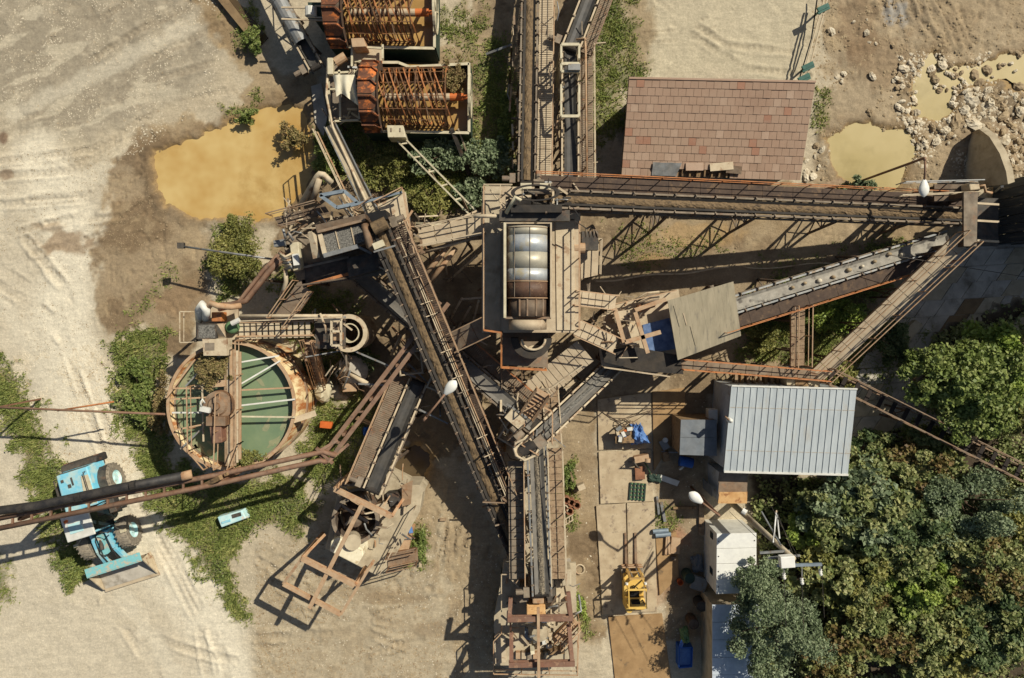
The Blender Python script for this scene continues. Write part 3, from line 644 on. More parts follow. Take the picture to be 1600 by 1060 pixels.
# cobbles riding on the pale belt
a_, b_ = P(1480,374,2.6), P(1120,485,4.2)
for i in range(9):
    t_ = .2+.55*i/9+R.uniform(-.01,.01); c = a_.lerp(b_, t_); s_ = (b_-a_).cross(Z).normalized(); mb = MB(); mb.ico(c+s_*R.uniform(-.15,.15)+Z*.10, R.uniform(.09,.16), (1,.8,.7), .12, n=7, rings=5)
    single('cobble', mb, 'rock_mud' if i % 3 else 'rock', 'brown cobble riding on the pale belt', 'stone', 'cobbles on the pale belt', smooth=True)
# portal frames over the black belt
for i, (y0, y1, lab) in enumerate([(70,92,'short pale portal frame at the upper end of the black belt'),(100,112,'small cream portal with a motor over the black belt'),(133,182,'long pale portal frame astride the black belt')]):
    t = T('portal_frame', lab, 'frame', P(890,(y0+y1)/2,0), 'portal frames over the black belt')
    for x in (877,905): beam(t, (x,y0,4.0), (x,y1,4.0), .1, 'cream', 'side_rail')
    for y in ((y0,) if i == 0 else (y1,) if i == 2 else (y0,y1)): beam(t, (877,y,4.0), (905,y,4.0), .14, 'cream', 'cross_bar')
    for x in (877,905):
        for y in (y0,y1): leg(t, (x,y), 0, 4.0, .08, 'cream')
    if i == 1: MB().box(P(897,106,4.2), (.6,.3,.25)).build('motor', 'galv', t)
# tall handrail frame beside it
t = T('pipe_railing', 'tall pale pipe rail running down beside the black belt', 'railing', P(915,170,0))
pipe(t, [(900,62,3.4),(914,60,3.4),(915,80,3.5),(917,285,4.4)], .06, 'rust_pink', 'rail')
for y in (62,110,160,210,260): leg(t, (915.5,y), 0, 3.5+.9*(y-62)/220, .06, 'rust_pink', 'post')
# ---------------------------------------------------------------- drum tower
t = T('drum_tower', 'steel tower carrying the big washing drum in the middle of the plant', 'tower', P(840,430,0)); DT = t
deck(t, [(753,292),(905,292),(905,520),(753,520)], 5.6, .16, 'dusty', 'main_deck')
deck(t, [(868,345),(897,345),(899,516),(870,516)], 5.66, .05, 'dusty_pale', 'pale_deck')
deck(t, [(754,292),(782,292),(782,517),(768,517),(757,508)], 5.65, .04, 'concrete', 'floor_plate')
deck(t, [(785,517),(856,517),(856,575),(785,570)], 4.9, .1, 'mesh_grate', 'lower_deck')
for x in (762,830,896):
    for y in (300,400,505): leg(t, (x,y), 0, 5.45, .24, 'rust_dark')
for y in (300,400,505): beam(t, (756,y,5.35), (902,y,5.35), .2, 'rust_dark', 'girder', .28)
for x in (760,898): beam(t, (x,294,5.38), (x,516,5.38), .18, 'rust_dark', 'girder', .24)
cross(t, [(762,505),(830,505),(896,505)], 0, 5.2); cross(t, [(762,300),(762,400),(762,505)], 0, 5.2); cross(t, [(896,300),(896,400),(896,505)], 0, 5.2)
railing(t, [(757,296,5.6),(757,515,5.6)], 'rust_pink'); railing(t, [(757,515,5.6),(784,519,5.6),(784,572,5.0),(852,576,5.0)], 'rust_orange', r=.04)
railing(t, [(903,350,5.6),(903,515,5.6)], 'rust_pink')
railing(t, [(757,294,5.6),(800,294,5.6)], 'dusty')
# drum cradle: two long side plates (white edges) and dark ends
for x, nm in ((789,'side_plate'), (861,'side_plate')):
    A, B = P(x,350,7.3), P(x,496,7.3); mb = MB(); mb.bar((A.x,A.y,6.45),(B.x,B.y,6.45), .07, 1.7); o = mb.build(nm, 'rust_dark', t)
    beam(t, (x,348,7.34), (x,497,7.34), .12 if x < 800 else .08, 'cream' if x < 800 else 'dusty', 'edge_trim', .06)
beam(t, (789,348,7.33), (861,348,7.33), .1, 'dusty', 'edge_trim', .06); beam(t, (789,497,7.3), (861,497,7.3), .1, 'rust', 'edge_trim', .08)
# the drum (along the picture's vertical)
dr = T('washing_drum', 'large shiny steel washing drum with brown lower section on the tower', 'drum', P(825,430,5.6))
A, B = P(825,354,7.6), P(825,438,7.6); rr = .98; zc = 6.75
def drum(parent, x, y0, y1, r, mat, name, n=40, zc=zc):
    a, b = P(x,y0,zc+r), P(x,y1,zc+r); mb = MB(); mb.tube((a.x,a.y,zc),(b.x,b.y,zc), r, n); o = mb.build(name, mat, parent)
    o.data.polygons.foreach_set('use_smooth', [len(p.vertices) == 4 for p in o.data.polygons]); return o

for y0, y1, mt in ((352,366,'steel_yellow'),(366,393,'steel_shiny'),(393,419,'steel_yellow'),(419,438,'steel_shiny')): drum(dr, 825, y0, y1, 1.0, mt, 'shell')
drum(dr, 825, 439, 464, 1.0, 'copper_brown', 'lower_shell'); drum(dr, 825, 466, 495, .93, 'rust_dark', 'mesh_section'); drum(dr, 825, 500, 516, .88, 'dusty', 'end_ring')
for y in (353,438.5,465): drum(dr, 825, y, y+1.6, 1.025, 'rust_pink' if y > 430 else 'dusty', 'hoop')
for i, x in enumerate((804,828)):
    a, b = P(x,354,7.7), P(x,464,7.7); dz = zc+math.sqrt(1.01-((a.x-P(825,354,7.7).x))**2)
    MB().bar((a.x,a.y,dz),(b.x,b.y,dz), .022, .04).build('seam_bar', 'dark_steel' if i else 'dusty_dark', dr)
for x in (812,824,838,849):
    a, b = P(x,467,7.6), P(x,494,7.6); dz = zc+math.sqrt(max(.05,.9-((a.x-P(825,467,7.6).x))**2)); MB().bar((a.x,a.y,dz),(b.x,b.y,dz), .07, .07).build('lifter_bar', 'rust', dr)
# outlet: curved chute ring below the drum
t2 = T('drum_outlet', 'round black outlet hood with a pale ring below the drum', 'chute', P(828,540,4.9))
c = P(830,528,5.5); vs = []; mb = MB()
for k in range(17):
    th = math.pi+math.pi*k/16
    for r_, z_ in ((.62,5.9),(.98,5.9),(.98,5.0),(.62,5.0)): vs.append((c.x+r_*math.cos(th), c.y+r_*math.sin(th), z_))
mb.add(vs, [(k*4+j, k*4+4+j, k*4+4+(j+1) % 4, k*4+(j+1) % 4) for k in range(16) for j in range(4)]); mb.build('hood', 'rubber', t2)
mb = MB(); mb.path([(c.x+.55*math.cos(math.pi+math.pi*k/14)+.1, c.y+.5*math.sin(math.pi+math.pi*k/14)-.05, 6.0) for k in range(15)], .06, 6); mb.build('rim', 'dusty_pale', t2, smooth=True)
tag(MB().add([P(835+17*math.cos(q)*(.75+.5*R.random()),549+9*math.sin(q)*(.7+.5*R.random()),5.02+.12*R.random()) for q in np.linspace(0,6.1,12)]+[P(837,548,5.25)], [(i,12,(i+1) % 12) for i in range(12)]).build('sand_pile', 'dusty_pale', t2), kind='stuff')
# head machinery at the drum's upper end
t = T('drum_drive', 'black drive machinery with bent white pipe above the drum', 'machine', P(830,320,5.6))
MB().box(P(835,338,7.2), (3.2,.5,.5)).build('housing', 'dark_steel', t); MB().box(P(838,327,7.6), (2.3,.35,.4)).build('guard', 'rubber', t)
MB().tube(P(790,320,7.3), P(800,320,7.3), .38, 14).build('motor', 'dark_steel', t, smooth=False)
pipe(t, [(791,333,7.6),(806,308,8.1),(814,314,8.1)], .09, 'cream'); pipe(t, [(740,338,7.2),(785,338,7.2)], .09, 'dusty_pale')
MB().tube(P(818,300,7.6), P(858,300,7.6), .14, 12).build('shaft', 'dusty_dark', t)
for x in (822,852): MB().box(P(x,292,7.5), (.5,.3,.2)).build('bearing', 'cream', t)
vs = [P(810+q*6,300+math.sin(q*1.7)*3,8.2) for q in range(9)]
mb = MB(); c = P(836,300,7.6)
for r0, r1 in ((1.15,1.05),): mb.lathe([(1.1,0),(1.1,.12),(.92,.12),(.92,0)], 26, Matrix.Translation((c.x,c.y-.1,7.9)) @ Matrix.Diagonal((1,.34,1,1)), True)
mb.build('belt_guard', 'rubber', t)
# platform piece at the side with the pink electric motor
t = T('side_platform', 'small side platform with a pink motor east of the drum', 'platform', P(915,395,0))
deck(t, [(907,378),(936,378),(934,430),(908,436)], 4.4, .1, 'dusty', 'deck'); deck(t, [(897,330),(907,330),(907,366),(897,366)], 5.4, .08, 'dusty_pale', 'step_deck')
railing(t, [(908,378,4.4),(937,376,4.4),(935,430,4.4)], 'dusty'); MB().tube(P(897,388,5.4), P(914,388,5.4), .26, 14).build('motor', 'rust_pink', t, smooth=False)
MB().box(P(921,377,5.2), (.8,.9,.5)).build('gearbox', 'dark_steel', t)
for p in ((909,380),(934,380),(932,428)): leg(t, p, 0, 4.3, .12)
for i in range(4): pipe(t, [(915+i*6,372,5.4),(916+i*6,358+i*3,5.5),(926,352,5.4)], .05, 'dusty_dark', 'hydraulic_hose', 6)
# catwalks that tie the tower to its neighbours
def catwalk(label, a, b, width, rails=(1,1), rail='rust_pink', mat='mesh_grate', legs=0, h=1.0, boards=False, gap=.03):
    A, B = P(a), P(b); d = (B-A).normalized(); s = d.cross(Z).normalized(); t = T('catwalk', label, 'walkway', (A.x,A.y,0))
    n = max(2, int((B-A).length/(.33 if boards else .7))); planks(t, A, B, width, n, mat, .05, gap, 'plank' if boards else 'deck_panel')
    for k in (-1,1):
        mb = MB(); mb.bar(A+s*k*(width/2-.05)-Z*.12, B+s*k*(width/2-.05)-Z*.12, .07, .16); mb.build('side_beam', rail, t)
        if rails[(k+1)//2]: railing(t, [A+s*k*width/2, B+s*k*width/2], rail, h)
    for i in range(legs):
        c = A.lerp(B, (i+.5)/legs); mb = MB()
        for k in (-1,1): mb.bar(c+s*k*(width/2-.1)-Z*.2, Vector((c.x,c.y,-.1))+s*k*(width/2-.1), .09)
        mb.bar(c-s*(width/2-.1)-Z*c.z*.2, c+s*(width/2-.1)-Z*c.z*.75, .05); mb.bar(c+s*(width/2-.1)-Z*c.z*.2, c-s*(width/2-.1)-Z*c.z*.75, .05); mb.build('trestle', 'rust_dark', t)
    return t
catwalk('short rusty stair bridge between the tower and the long sand belt', (760,510,5.5), (706,536,4.6), .95, rail='rust_pink')
catwalk('long catwalk under the orange rail towards the grey roofed shed', (1062,568,3.4), (1286,586,2.5), .5, rail='rust_orange', legs=4)
catwalk('brown catwalk sloping up from the shed to the dark tower', (1274,590,2.5), (1506,372,5.0), .8, rail='rust_pink', mat='dusty', legs=4)
catwalk('plank catwalk crossing the weeds between belt and shed', (1247,478,3.2), (1246,572,2.6), .7, rail='rust_pink', boards=True, mat='wood_plank', legs=2)
catwalk('dark rusty footbridge running from the shed into the trees', (1288,586,2.5), (1640,762,3.0), .8, rail='rust', mat='deck_dark', legs=4, gap=.5)
catwalk('narrow pink stairway from the drum tower to the crusher canopy', (900,512,5.0), (962,540,4.4), .8, rail='rust_pink', boards=True, mat='dusty')
catwalk('pink plank gangway above the crusher intake', (897,466,5.2), (962,474,4.6), .7, rail='rust_pink', boards=True, mat='dusty')
catwalk('rusty pipe gangway between the screen house and the drum tower', (655,372,5.3), (756,352,5.5), .9, rail='dusty', mat='dusty', legs=0)
catwalk('lower plank walk beside the grey belt near the transfer point', (858,600,3.0), (864,690,3.0), .8, rail='dusty_pale', boards=True, mat='wood_plank', legs=1)
catwalk('long plank walk east of the southern gravel belt', (866,700,3.0), (872,905,3.2), .75, rails=(1,1), rail='dusty_pale', boards=True, mat='wood_plank', legs=3)
catwalk('plank walk west of the southern gravel belt', (806,720,2.6), (808,905,3.0), .8, rails=(1,0), rail='rust_pink', boards=True, mat='dusty_dark', legs=2)
# sloping pale chute plate between tower and transfer point, with the fallen corrugated sheets
t = T('chute_floor', 'worn grey plank ramp sloping past the tower to the transfer point', 'ramp', P(880,590,0))
A, B = P(915,548,4.2), P(800,640,3.6); planks(t, A, B, 1.3, 14, 'dusty', .06, .03, 'plank'); railing(t, [(908,570,4.1),(852,610,3.8)], 'dusty_pale', .7)
for x, y in ((905,555),(858,592),(812,628)): leg(t, (x,y), 0, 3.7, .12)
for i in range(7):
    mb = MB(); A = P(868+i*5.0,588+i*6.5,2.2); mb.plate([A, A+Vector((.75,.28,-.1)), A+Vector((.85,.05,-.16)), A+Vector((.1,-.23,-.06))], .03)
    single('corrugated_sheet', mb, 'dusty_pale' if i % 2 else 'dusty', 'cream corrugated sheet stacked like shingles beside the short gravel belt', 'sheet', 'stacked corrugated sheets')
# transfer cage where the two grey belts meet
t = T('transfer_cage', 'small pink cage of rails and ladders at the belt transfer point', 'platform', P(838,665,0))
deck(t, [(815,640),(862,640),(862,690),(815,690)], 3.9, .06, 'mesh_grate')
for q in ([(838,628,3.9),(862,640,3.9),(862,690,3.9)],[(815,640,3.9),(838,628,3.9)],[(815,690,3.9),(840,706,3.9)]): railing(t, q, 'rust_pink', .9, .8)
stairs(t, (822,650,4.2), (848,612,5.2), .7, 8)
stairs(t, (800,690,3.4), (826,668,4.3), .6, 7)
for p in ((816,642),(861,642),(861,689),(816,689)): leg(t, p, 0, 3.85, .12)
for c in ((806,655),(818,698)):
    mb = MB(); q = P(*c,4.4); mb.box(q, (1.0,.55,.5), .7 if c[0] > 810 else -.7); mb.build('drive_box', 'dusty_pale', t)
cage = T('pulley_guard', 'white pipe guard around the drum pulley of the short belt', 'guard', P(825,702,4))
mb = MB(); mb.path(PP([(803,700,4.7),(806,712,4.7),(820,720,4.7),(836,712,4.7),(842,700,4.7),(826,684,4.7),(806,692,4.7),(803,700,4.7)]), .07, 6); mb.build('rim', 'dusty_pale', cage, smooth=True)
MB().tube(P(814,706,4.55), P(836,692,4.55), .3, 14).build('pulley', 'rubber', cage); MB().box(P(844,690,4.6), (.5,.6,.4), .7).build('motor', 'dusty_dark', cage)
# ---------------------------------------------------------------- crusher canopy
t = T('crusher_canopy', 'tilted beige sheet metal canopy roof over the crusher', 'canopy', P(1100,505,0))
c4 = [(1043,470,4.5),(1146,440,4.5),(1158,525,4.5),(1059,563,4.5)]; A, B, C_, D_ = PP(c4)
for i in range(10):
    u0, u1 = i/10+.0005, (i+1)/10-.0005; mb = MB(); dz = Vector((0,0,.003*(i % 2)))
    mb.plate([A.lerp(B,u0)+dz, A.lerp(B,u1)+dz, D_.lerp(C_,u1)+dz, D_.lerp(C_,u0)+dz], .035); mb.build('roof_sheet', 'roof_beige', t)
for p in c4: leg(t, (p[0]+(1100-p[0])*.08, p[1]+(503-p[1])*.08), 0, 4.42, .12)
for i in range(3):
    u0 = R.uniform(.05,.9); p = A.lerp(B,u0).lerp(D_.lerp(C_,u0),R.uniform(.2,.8)); MB().box(p+Z*.02,(R.uniform(.03,.06),R.uniform(.4,1.3),.02),.26+R.uniform(-.03,.03)).build('seam_strip', R.choice(['dusty','roof_beige']), t)
t = T('crusher_platform', 'cluttered crusher platform with a blue water pit beside the canopy', 'platform', P(1010,520,0))
deck(t, [(950,480),(1060,452),(1075,540),(1040,580),(940,572),(935,540)], 3.4, .14, 'dusty', 'floor')
block(t, [(1004,508),(1046,497),(1056,545),(1012,553)], 3.4, 3.5, 'blue_water', 'water_pan')
deck(t, [(940,548),(990,542),(1062,556),(1068,585),(1000,580),(944,566)], 3.9, .1, 'rubber', 'black_sheet')  # flat black sheet across the southern part of the platform
for a, b in (((992,488,4.6),(1012,552,4.6)),((976,535,4.6),(1032,519,4.6)),((960,482,4.6),(975,535,4.6)),((992,485,4.6),(1040,468,4.6))): ibeam(t, a, b, .2, 'rust_pink')
block(t, [(998,478),(1020,472),(1024,480),(1002,487)], 3.4, 4.2, 'rust_orange', 'orange_box'); block(t, [(965,520),(985,505),(1003,520),(985,540)], 3.4, 3.9, 'dusty_pale', 'concrete_block'); block(t, [(958,488),(984,484),(986,500),(962,505)], 3.4, 4.1, 'dusty_pale', 'feed_box')
for p in ((955,485),(1055,458),(1068,540),(945,565),(1030,575)): leg(t, p, 0, 3.3, .18)
cross(t, [(945,565),(1030,575),(1068,540)], 0, 3.2); cross(t, [(945,565),(955,485)], 0, 3.2)
railing(t, [(940,572,3.6),(1040,586,3.6)], 'dusty'); railing(t, [(945,478,3.5),(1050,455,3.5)], 'rust_pink')
for i in range(5): pipe(t, [(990+i*4,470+i*2,4.2),(1010+i*3,458+i*4,4.3),(1030,456+i*4,4.2)], .05, 'dusty_dark' if i % 2 else 'dusty_pale', 'hose', 6)
# ---------------------------------------------------------------- screen house
t = T('screen_house', 'rusty screening platform with a grey gravel deck at the head of the long belt', 'screen', P(540,385,0))
deck(t, [(440,372),(470,345),(560,335),(636,318),(642,362),(600,430),(470,448),(447,400)], 4.6, .14, 'dusty_dark', 'floor')
deck(t, [(590,320),(634,300),(642,362),(650,440),(634,448),(612,372)], 5.6, .08, 'dusty_pale', 'upper_floor')
block(t, [(492,352),(570,334),(580,378),(506,400)], 5.0, 6.4, 'rust_dark', 'screen_box')
tag(MB().plate(PP([(500,367,6.5),(573,348,6.5),(578,374,6.5),(508,398,6.5)]), .12).build('gravel_bed', 'gravel_grey', t), kind='stuff')
beam(t, (498,363,6.62), (572,344,6.62), .12, 'rust', 'screen_side', .3); beam(t, (506,400,6.62), (560,385,6.62), .2, 'galv', 'screen_side', .14); beam(t, (500,366,6.6), (508,399,6.6), .2, 'dusty_pale', 'screen_end', .1)
for u_ in (.33,.66): A = P(500,367,6.53).lerp(P(573,348,6.53),u_); B = P(508,398,6.53).lerp(P(578,374,6.53),u_); MB().bar(A,B,.05,.05).build('screen_bar', 'dusty', t)
mb = MB(); mb.plate(PP([(481,364,7.0),(487,362,7.0),(500,402,6.2),(489,405,6.2)]), .05); mb.plate(PP([(487,362,7.0),(498,370,6.4),(502,400,6.0),(500,402,6.2)]), .05); mb.build('chute_plate', 'dusty_pale', t)
block(t, [(541,404),(590,392),(597,420),(545,434)], 4.6, 5.3, 'dark_steel', 'dark_hopper'); deck(t, [(475,412),(543,404),(545,432),(478,447)], 4.72, .05, 'dark_steel', 'lower_plate')
beam(t, (480,446,5.0), (545,428,5.0), .14, 'rust_orange', 'orange_beam'); beam(t, (475,418,5.3), (545,402,5.3), .1, 'dusty_dark', 'beam'); beam(t, (560,386,6.0), (580,396,5.6), .12, 'galv', 'strut')
mb = MB(); mb.path(PP([(570,352,7.0),(574,366,7.2),(578,385,7.0),(586,390,6.8)]), .18, 8); mb.build('curved_flange', 'rust', t, smooth=True)
block(t, [(572,334),(602,328),(606,342),(584,350)], 6.0, 7.2, 'black', 'feed_hood')
c = P(591,352,7.3); MB().tube(P(583,358,7.2), P(604,348,7.2), .3, 14).build('head_drum', 'wet_sand', t); MB().box(P(592,383,7.3), (.5,.3,.25), .4).build('white_motor', 'cream', t); beam(t, (584,394,7.3), (618,384,7.3), .08, 'galv', 'torque_arm')
# open chute frame in blue-grey paint, stairs of grating and pipe elbow at the upper side
for a, b in (((501,306,6.2),(538,299,6.2)),((538,299,6.2),(560,318,6.2)),((560,318,6.2),(527,325,6.2)),((527,325,6.2),(501,306,6.2))): beam(t, a, b, .16, 'galv_blue', 'chute_frame', .28)
beam(t, (548,322,6.4), (630,300,6.4), .11, 'galv_blue', 'long_pipe')
pipe(t, [(470,320,5.0),(496,276,6.0),(500,272,6.1),(505,273,6.1),(518,286,5.8)], .15, 'dusty_pale', 'elbow_pipe'); pipe(t, [(488,316,5.2),(499,280,6.1)], .15, 'dusty', 'elbow_pipe')
for i in range(9):
    x = 428+i*8.8; mb = MB(); mb.plate(PP([(x,340-i*2.3,5.2),(x+8,338-i*2.3,5.2),(x+17,352-i*2.3,5.2),(x+9,354-i*2.3,5.2)]), .05); mb.build('grating_panel', 'rust_dark', t)
railing(t, [(426,338,5.2),(500,318,5.2)], 'rust', 1.0, 1.0); railing(t, [(444,356,5.2),(470,350,5.2)], 'rust')
railing(t, [(590,320,5.6),(633,298,5.6),(645,362,5.6),(652,400,5.6)], 'rust_pink'); railing(t, [(560,332,5.6),(590,310,5.6)], 'rust')
railing(t, [(470,448,4.6),(545,436,4.6)], 'rust_dark')
for i in range(7): beam(t, (452+i*9,362+((i*7) % 5)-i*1.5,4.8), (470+i*10,352-i*1.5,4.8+.2*(i % 3)), .09, ('dusty','rust','dusty_pale')[i % 3], 'loose_bar')
for p in ((450,385),(475,440),(540,425),(596,420),(634,345),(560,342),(636,440)): leg(t, p, 0, 4.6, .18)
cross(t, [(475,440),(540,425),(596,420)], 0, 4.5); cross(t, [(450,385),(475,440)], 0, 4.5); cross(t, [(560,342),(634,345)], 0, 4.5)
# valve cluster at its west corner
t = T('valve_cluster', 'pale pump with a tangle of valves at the west corner of the screen house', 'pump', P(460,400,4.6))
block(t, [(452,380),(466,378),(470,420),(458,424)], 4.6, 5.2, 'cream', 'pump_body', .04); MB().box(P(463,406,5.35), (.28,.55,.22), .15).build('pump_cap', 'white_paint', t)
for i in range(6): pipe(t, [(436+i*2,396+i*5,5.0),(446+i*2,402+i*3,5.5),(456,396+i*5,5.2)], .07, 'galv' if i % 2 else 'dusty_pale', 'valve_pipe', 6)
block(t, [(427,376),(444,374),(445,384),(428,386)], 4.4, 4.9, 'galv', 'junction_box'); pipe(t, [(442,358,5.6),(447,374,5.4)], .07, 'galv'); pipe(t, [(450,362,5.6),(458,376,5.4)], .07, 'galv')
pipe(t, [(446,420,5.0),(447,440,4.8),(438,470,4.2)], .11, 'dusty_pale')
# boom lamp
t = T('boom_light', 'thin pale boom reaching over the mud with a lamp at its tip', 'lamp', P(436,406,0))
pipe(t, [(438,407,3.4),(284,385,2.7)], .055, 'galv', 'boom'); MB().box(P(283,384,2.7), (.35,.3,.18)).build('lamp_head', 'dark_steel', t); leg(t, (438,407), 0, 3.45, .1, 'rust_pipe', 'post')
# pipes from the screen house to the tank's pump deck
t = T('slurry_pipe', 'pair of rusty slurry pipes bending down from the valve cluster', 'pipe', P(400,460,0))
pipe(t, [(446,398,4.6),(420,425,4.4),(385,470,4.2),(345,480,4.2)], .15, 'rust_pipe'); pipe(t, [(440,394,4.6),(412,422,4.4),(372,474,4.2),(345,476,4.4)], .11, 'rust_pipe'); leg(t, (412,438), 0, 4.3, .1)
catwalk('steep ladder of pink rails from the screen house to the tank walkway', (478,448,4.6), (438,505,4.2), .9, rail='rust_pink')
t = T('service_pipe', 'rusty I-beam pair slanting across the plant towards the tank', 'beam', P(600,600,0))
ibeam(t, (701,474,4.4), (516,718,4.4), .2, 'rust_pipe'); ibeam(t, (688,472,4.4), (502,715,4.4), .2, 'rust_pipe')
for k in (.12,.4,.62,.85):
    A, B = P(695,476,4.4).lerp(P(508,716,4.4),k), 0; mb = MB(); mb.bar((A.x,A.y,-.1),(A.x,A.y,4.3),.16); mb.build('post', 'rust_pipe', t)
for k in (.2,.5,.7,.9):
    A = P(699,474,4.3).lerp(P(514,716,4.3),k); B = P(688,478,4.3).lerp(P(502,715,4.3),k); MB().bar(A,B,.1,.08).build('spacer', 'rust_pipe', t)
make('scum', lin(150, 150, 116), lin(132, 138, 106), .6)
# ---------------------------------------------------------------- settling tank
t = T('settling_tank', 'round rusty open tank of green water with a plank bridge', 'tank', P(361,634,0)); TK = t
zr = 3.8; c = P(361.5,634,zr); r = 99.3/F*(1-zr/H)
mb = MB(); mb.lathe([(r,0),(r,zr),(r-.1,zr),(r-.1,.2)], 72, Matrix.Translation((c.x,c.y,0))); o = mb.build('shell', 'tank_paint', t, smooth=True)
mb = MB(); mb.lathe([(r+.06,zr-.02),(r+.06,zr+.05),(r-.1,zr+.05),(r-.1,zr-.02)], 72, Matrix.Translation((c.x,c.y,0)), True); mb.build('rim', 'rust_pink', t)
mb = MB(); mb.lathe([(r+.1,1.7),(r+.1,1.8),(r,1.8),(r,1.7)], 72, Matrix.Translation((c.x,c.y,0)), True); mb.build('hoop', 'rust', t)
n = 72; mb = MB(); mb.add([(c.x+(r-.1)*math.cos(2*math.pi*i/n), c.y+(r-.1)*math.sin(2*math.pi*i/n), zr-.45) for i in range(n)], [tuple(range(n))]); mb.build('water', 'green_water', t)
mb = MB(); mb.lathe([(r-.12,zr-.5),(r-.12,zr-.4),(r-.2,zr-.4),(r-.2,zr-.5)], 72, Matrix.Translation((c.x,c.y,0)), True); mb.build('launder', 'dusty_dark', t)
A = P(459,657,zr); MB().bar(A-Vector((.3,.1,.25)), A+Vector((.95,.28,-.6)), .3, .12).build('overflow_spout', 'dusty', t)
ang = [(377,566,436,556),(370,604,438,564),(372,610,456,606),(374,634,461,624),(374,651,461,652),(270,607,325,607),(268,624,325,621),(269,645,325,645),(274,672,325,662),(282,702,322,664),(260,622,305,562),(290,604,312,580)]
for i, (x0,y0,x1,y1) in enumerate(ang): beam(t, (x0,y0,4.1), (x1,y1,3.9), .075, ('white_paint','white_paint','rust_pink','white_paint','cream','rust_pink','rust_pink','white_paint','rust_pink','galv','rust_pink','galv')[i], 'tie_bar')
# bridge of long planks
for i in range(6):
    x = 352+i*4.6; mb = MB(); mb.bar(P(x,540+2*i,4.3), P(x+(1.5 if i < 4 else 0),(728-5*max(0,i-3)),4.3), .13, .06); mb.build('bridge_plank', ('wood_plank','dusty_pale','rust_pink')[i % 3], t)
railing(t, [(379,532,4.3),(380,690,4.3),(366,728,4.3)], 'rust_pink', .95); railing(t, [(349,612,4.3),(346,728,4.3)], 'rust_pink', .95)
railing(t, [(304,602,4.1),(306,700,4.1),(330,728,4.1)], 'rust_pink', .9, 1.0); beam(t, (316,602,4.1), (318,690,4.1), .07, 'dusty_pale', 'rail_bar'); beam(t, (304,604,4.1), (318,602,4.1), .07, 'dusty_pale', 'rail_bar')
cc = P(341,634,4.6); mb = MB(); mb.lathe([(0,5.0),(.18,5.0),(.2,4.85),(.42,4.8),(.5,4.7),(.72,4.66),(.74,4.3),(0,4.3)], 28, Matrix.Translation((cc.x,cc.y,0))); mb.build('gear_housing', 'rust', t, smooth=False)
MB().box(P(341,657,4.7), (.95,.45,.6)).build('gear_box_block', 'rust', t); block(t, [(326,660),(345,658),(347,692),(330,694)], 4.2, 4.9, 'oxide', 'motor_box', .04)
mb = MB(); mb.path(PP([(316,638,5.0),(313,630,5.2),(316,624,5.2),(320,630,5.1)]), .05, 6); mb.build('white_hose', 'white_paint', t, smooth=True); MB().box(P(321,640,5.0), (.5,.24,.2), -.2).build('white_motor', 'white_paint', t)
block(t, [(316,530),(354,529),(354,556),(318,556)], 4.2, 4.9, 'dusty_pale', 'feed_box'); block(t, [(320,536),(335,536),(335,548),(320,548)], 4.6, 4.905, 'dusty_dark', 'box_opening'); block(t, [(320,550),(352,550),(350,558),(322,560)], 4.2, 4.5, 'cream', 'trough')
block(t, [(325,596),(352,594),(352,604),(326,606)], 4.2, 4.4, 'rust_pink', 'tray')
# walkway along the tank's north edge, hopper and elbow pipe
t = T('pump_walkway', 'pale ribbed walkway with pipes along the north side of the tank', 'walkway', P(440,510,0))
n = 12; planks(t, (372,517,4.2), (486,514,4.2), .85, n, 'dusty_pale', .05, .09, 'plank')
for y in (504,526): beam(t, (370,y,4.2), (490,y-2,4.2), .08, 'rust_pink', 'side_beam', .16)
pipe(t, [(375,494,4.6),(535,494,4.6)], .09, 'dusty_pale'); pipe(t, [(445,499,4.6),(540,496,4.6)], .05, 'galv'); railing(t, [(372,502,4.2),(540,496,4.2)], 'dusty_pale', .9, 2.0)
deck(t, [(306,482),(372,482),(372,530),(306,534)], 4.1, .1, 'dusty', 'pump_deck'); railing(t, [(307,534,4.1),(294,534,4.1),(294,487,4.1),(310,487,4.1)], 'dusty_pale', .9, 1.3)
mb = MB(); mb.path(PP([(312,500,4.5),(311,484,5.2),(316,476,5.5),(322,484,5.4),(322,498,4.7)]), .2, 10); mb.build('white_elbow', 'white_paint', t, smooth=True)
mb = MB(); mb.path(PP([(324,498,4.5),(324,482,5.2),(330,474,5.5),(340,478,5.5),(360,480,5.2),(376,478,4.9)]), .15, 10); mb.build('rust_elbow', 'rust_pink', t, smooth=True)
block(t, [(330,488),(346,488),(346,503),(330,503)], 4.1, 4.8, 'rust_orange', 'motor', .05)
block(t, [(308,506),(338,506),(338,530),(308,530)], 4.1, 4.9, 'dark_steel', 'hopper_box'); mb = MB(); mb.plate(PP([(338,507,5.2),(349,506,4.9),(353,530,4.9),(325,530,4.3)]), .05); mb.build('hopper_plate', 'dusty', t); block(t, [(310,508),(336,508),(336,528),(310,528)], 4.7, 4.905, 'gravel_grey', 'hopper_load')
MB().lathe([(.3,4.1),(.32,4.6),(.2,4.75),(0,4.75)], 14, Matrix.Translation((P(362,512,4.5).x,P(362,512,4.5).y,0))).build('green_pump', 'green_tarp', t, smooth=True); MB().tube(P(362,506,5.1), P(374,500,5.1), .13, 10).build('white_lamp', 'white_paint', t)
for p in ((308,484),(308,532),(372,505),(372,526),(430,504),(485,504),(485,524)): leg(t, p, 0, 4.1, .11)
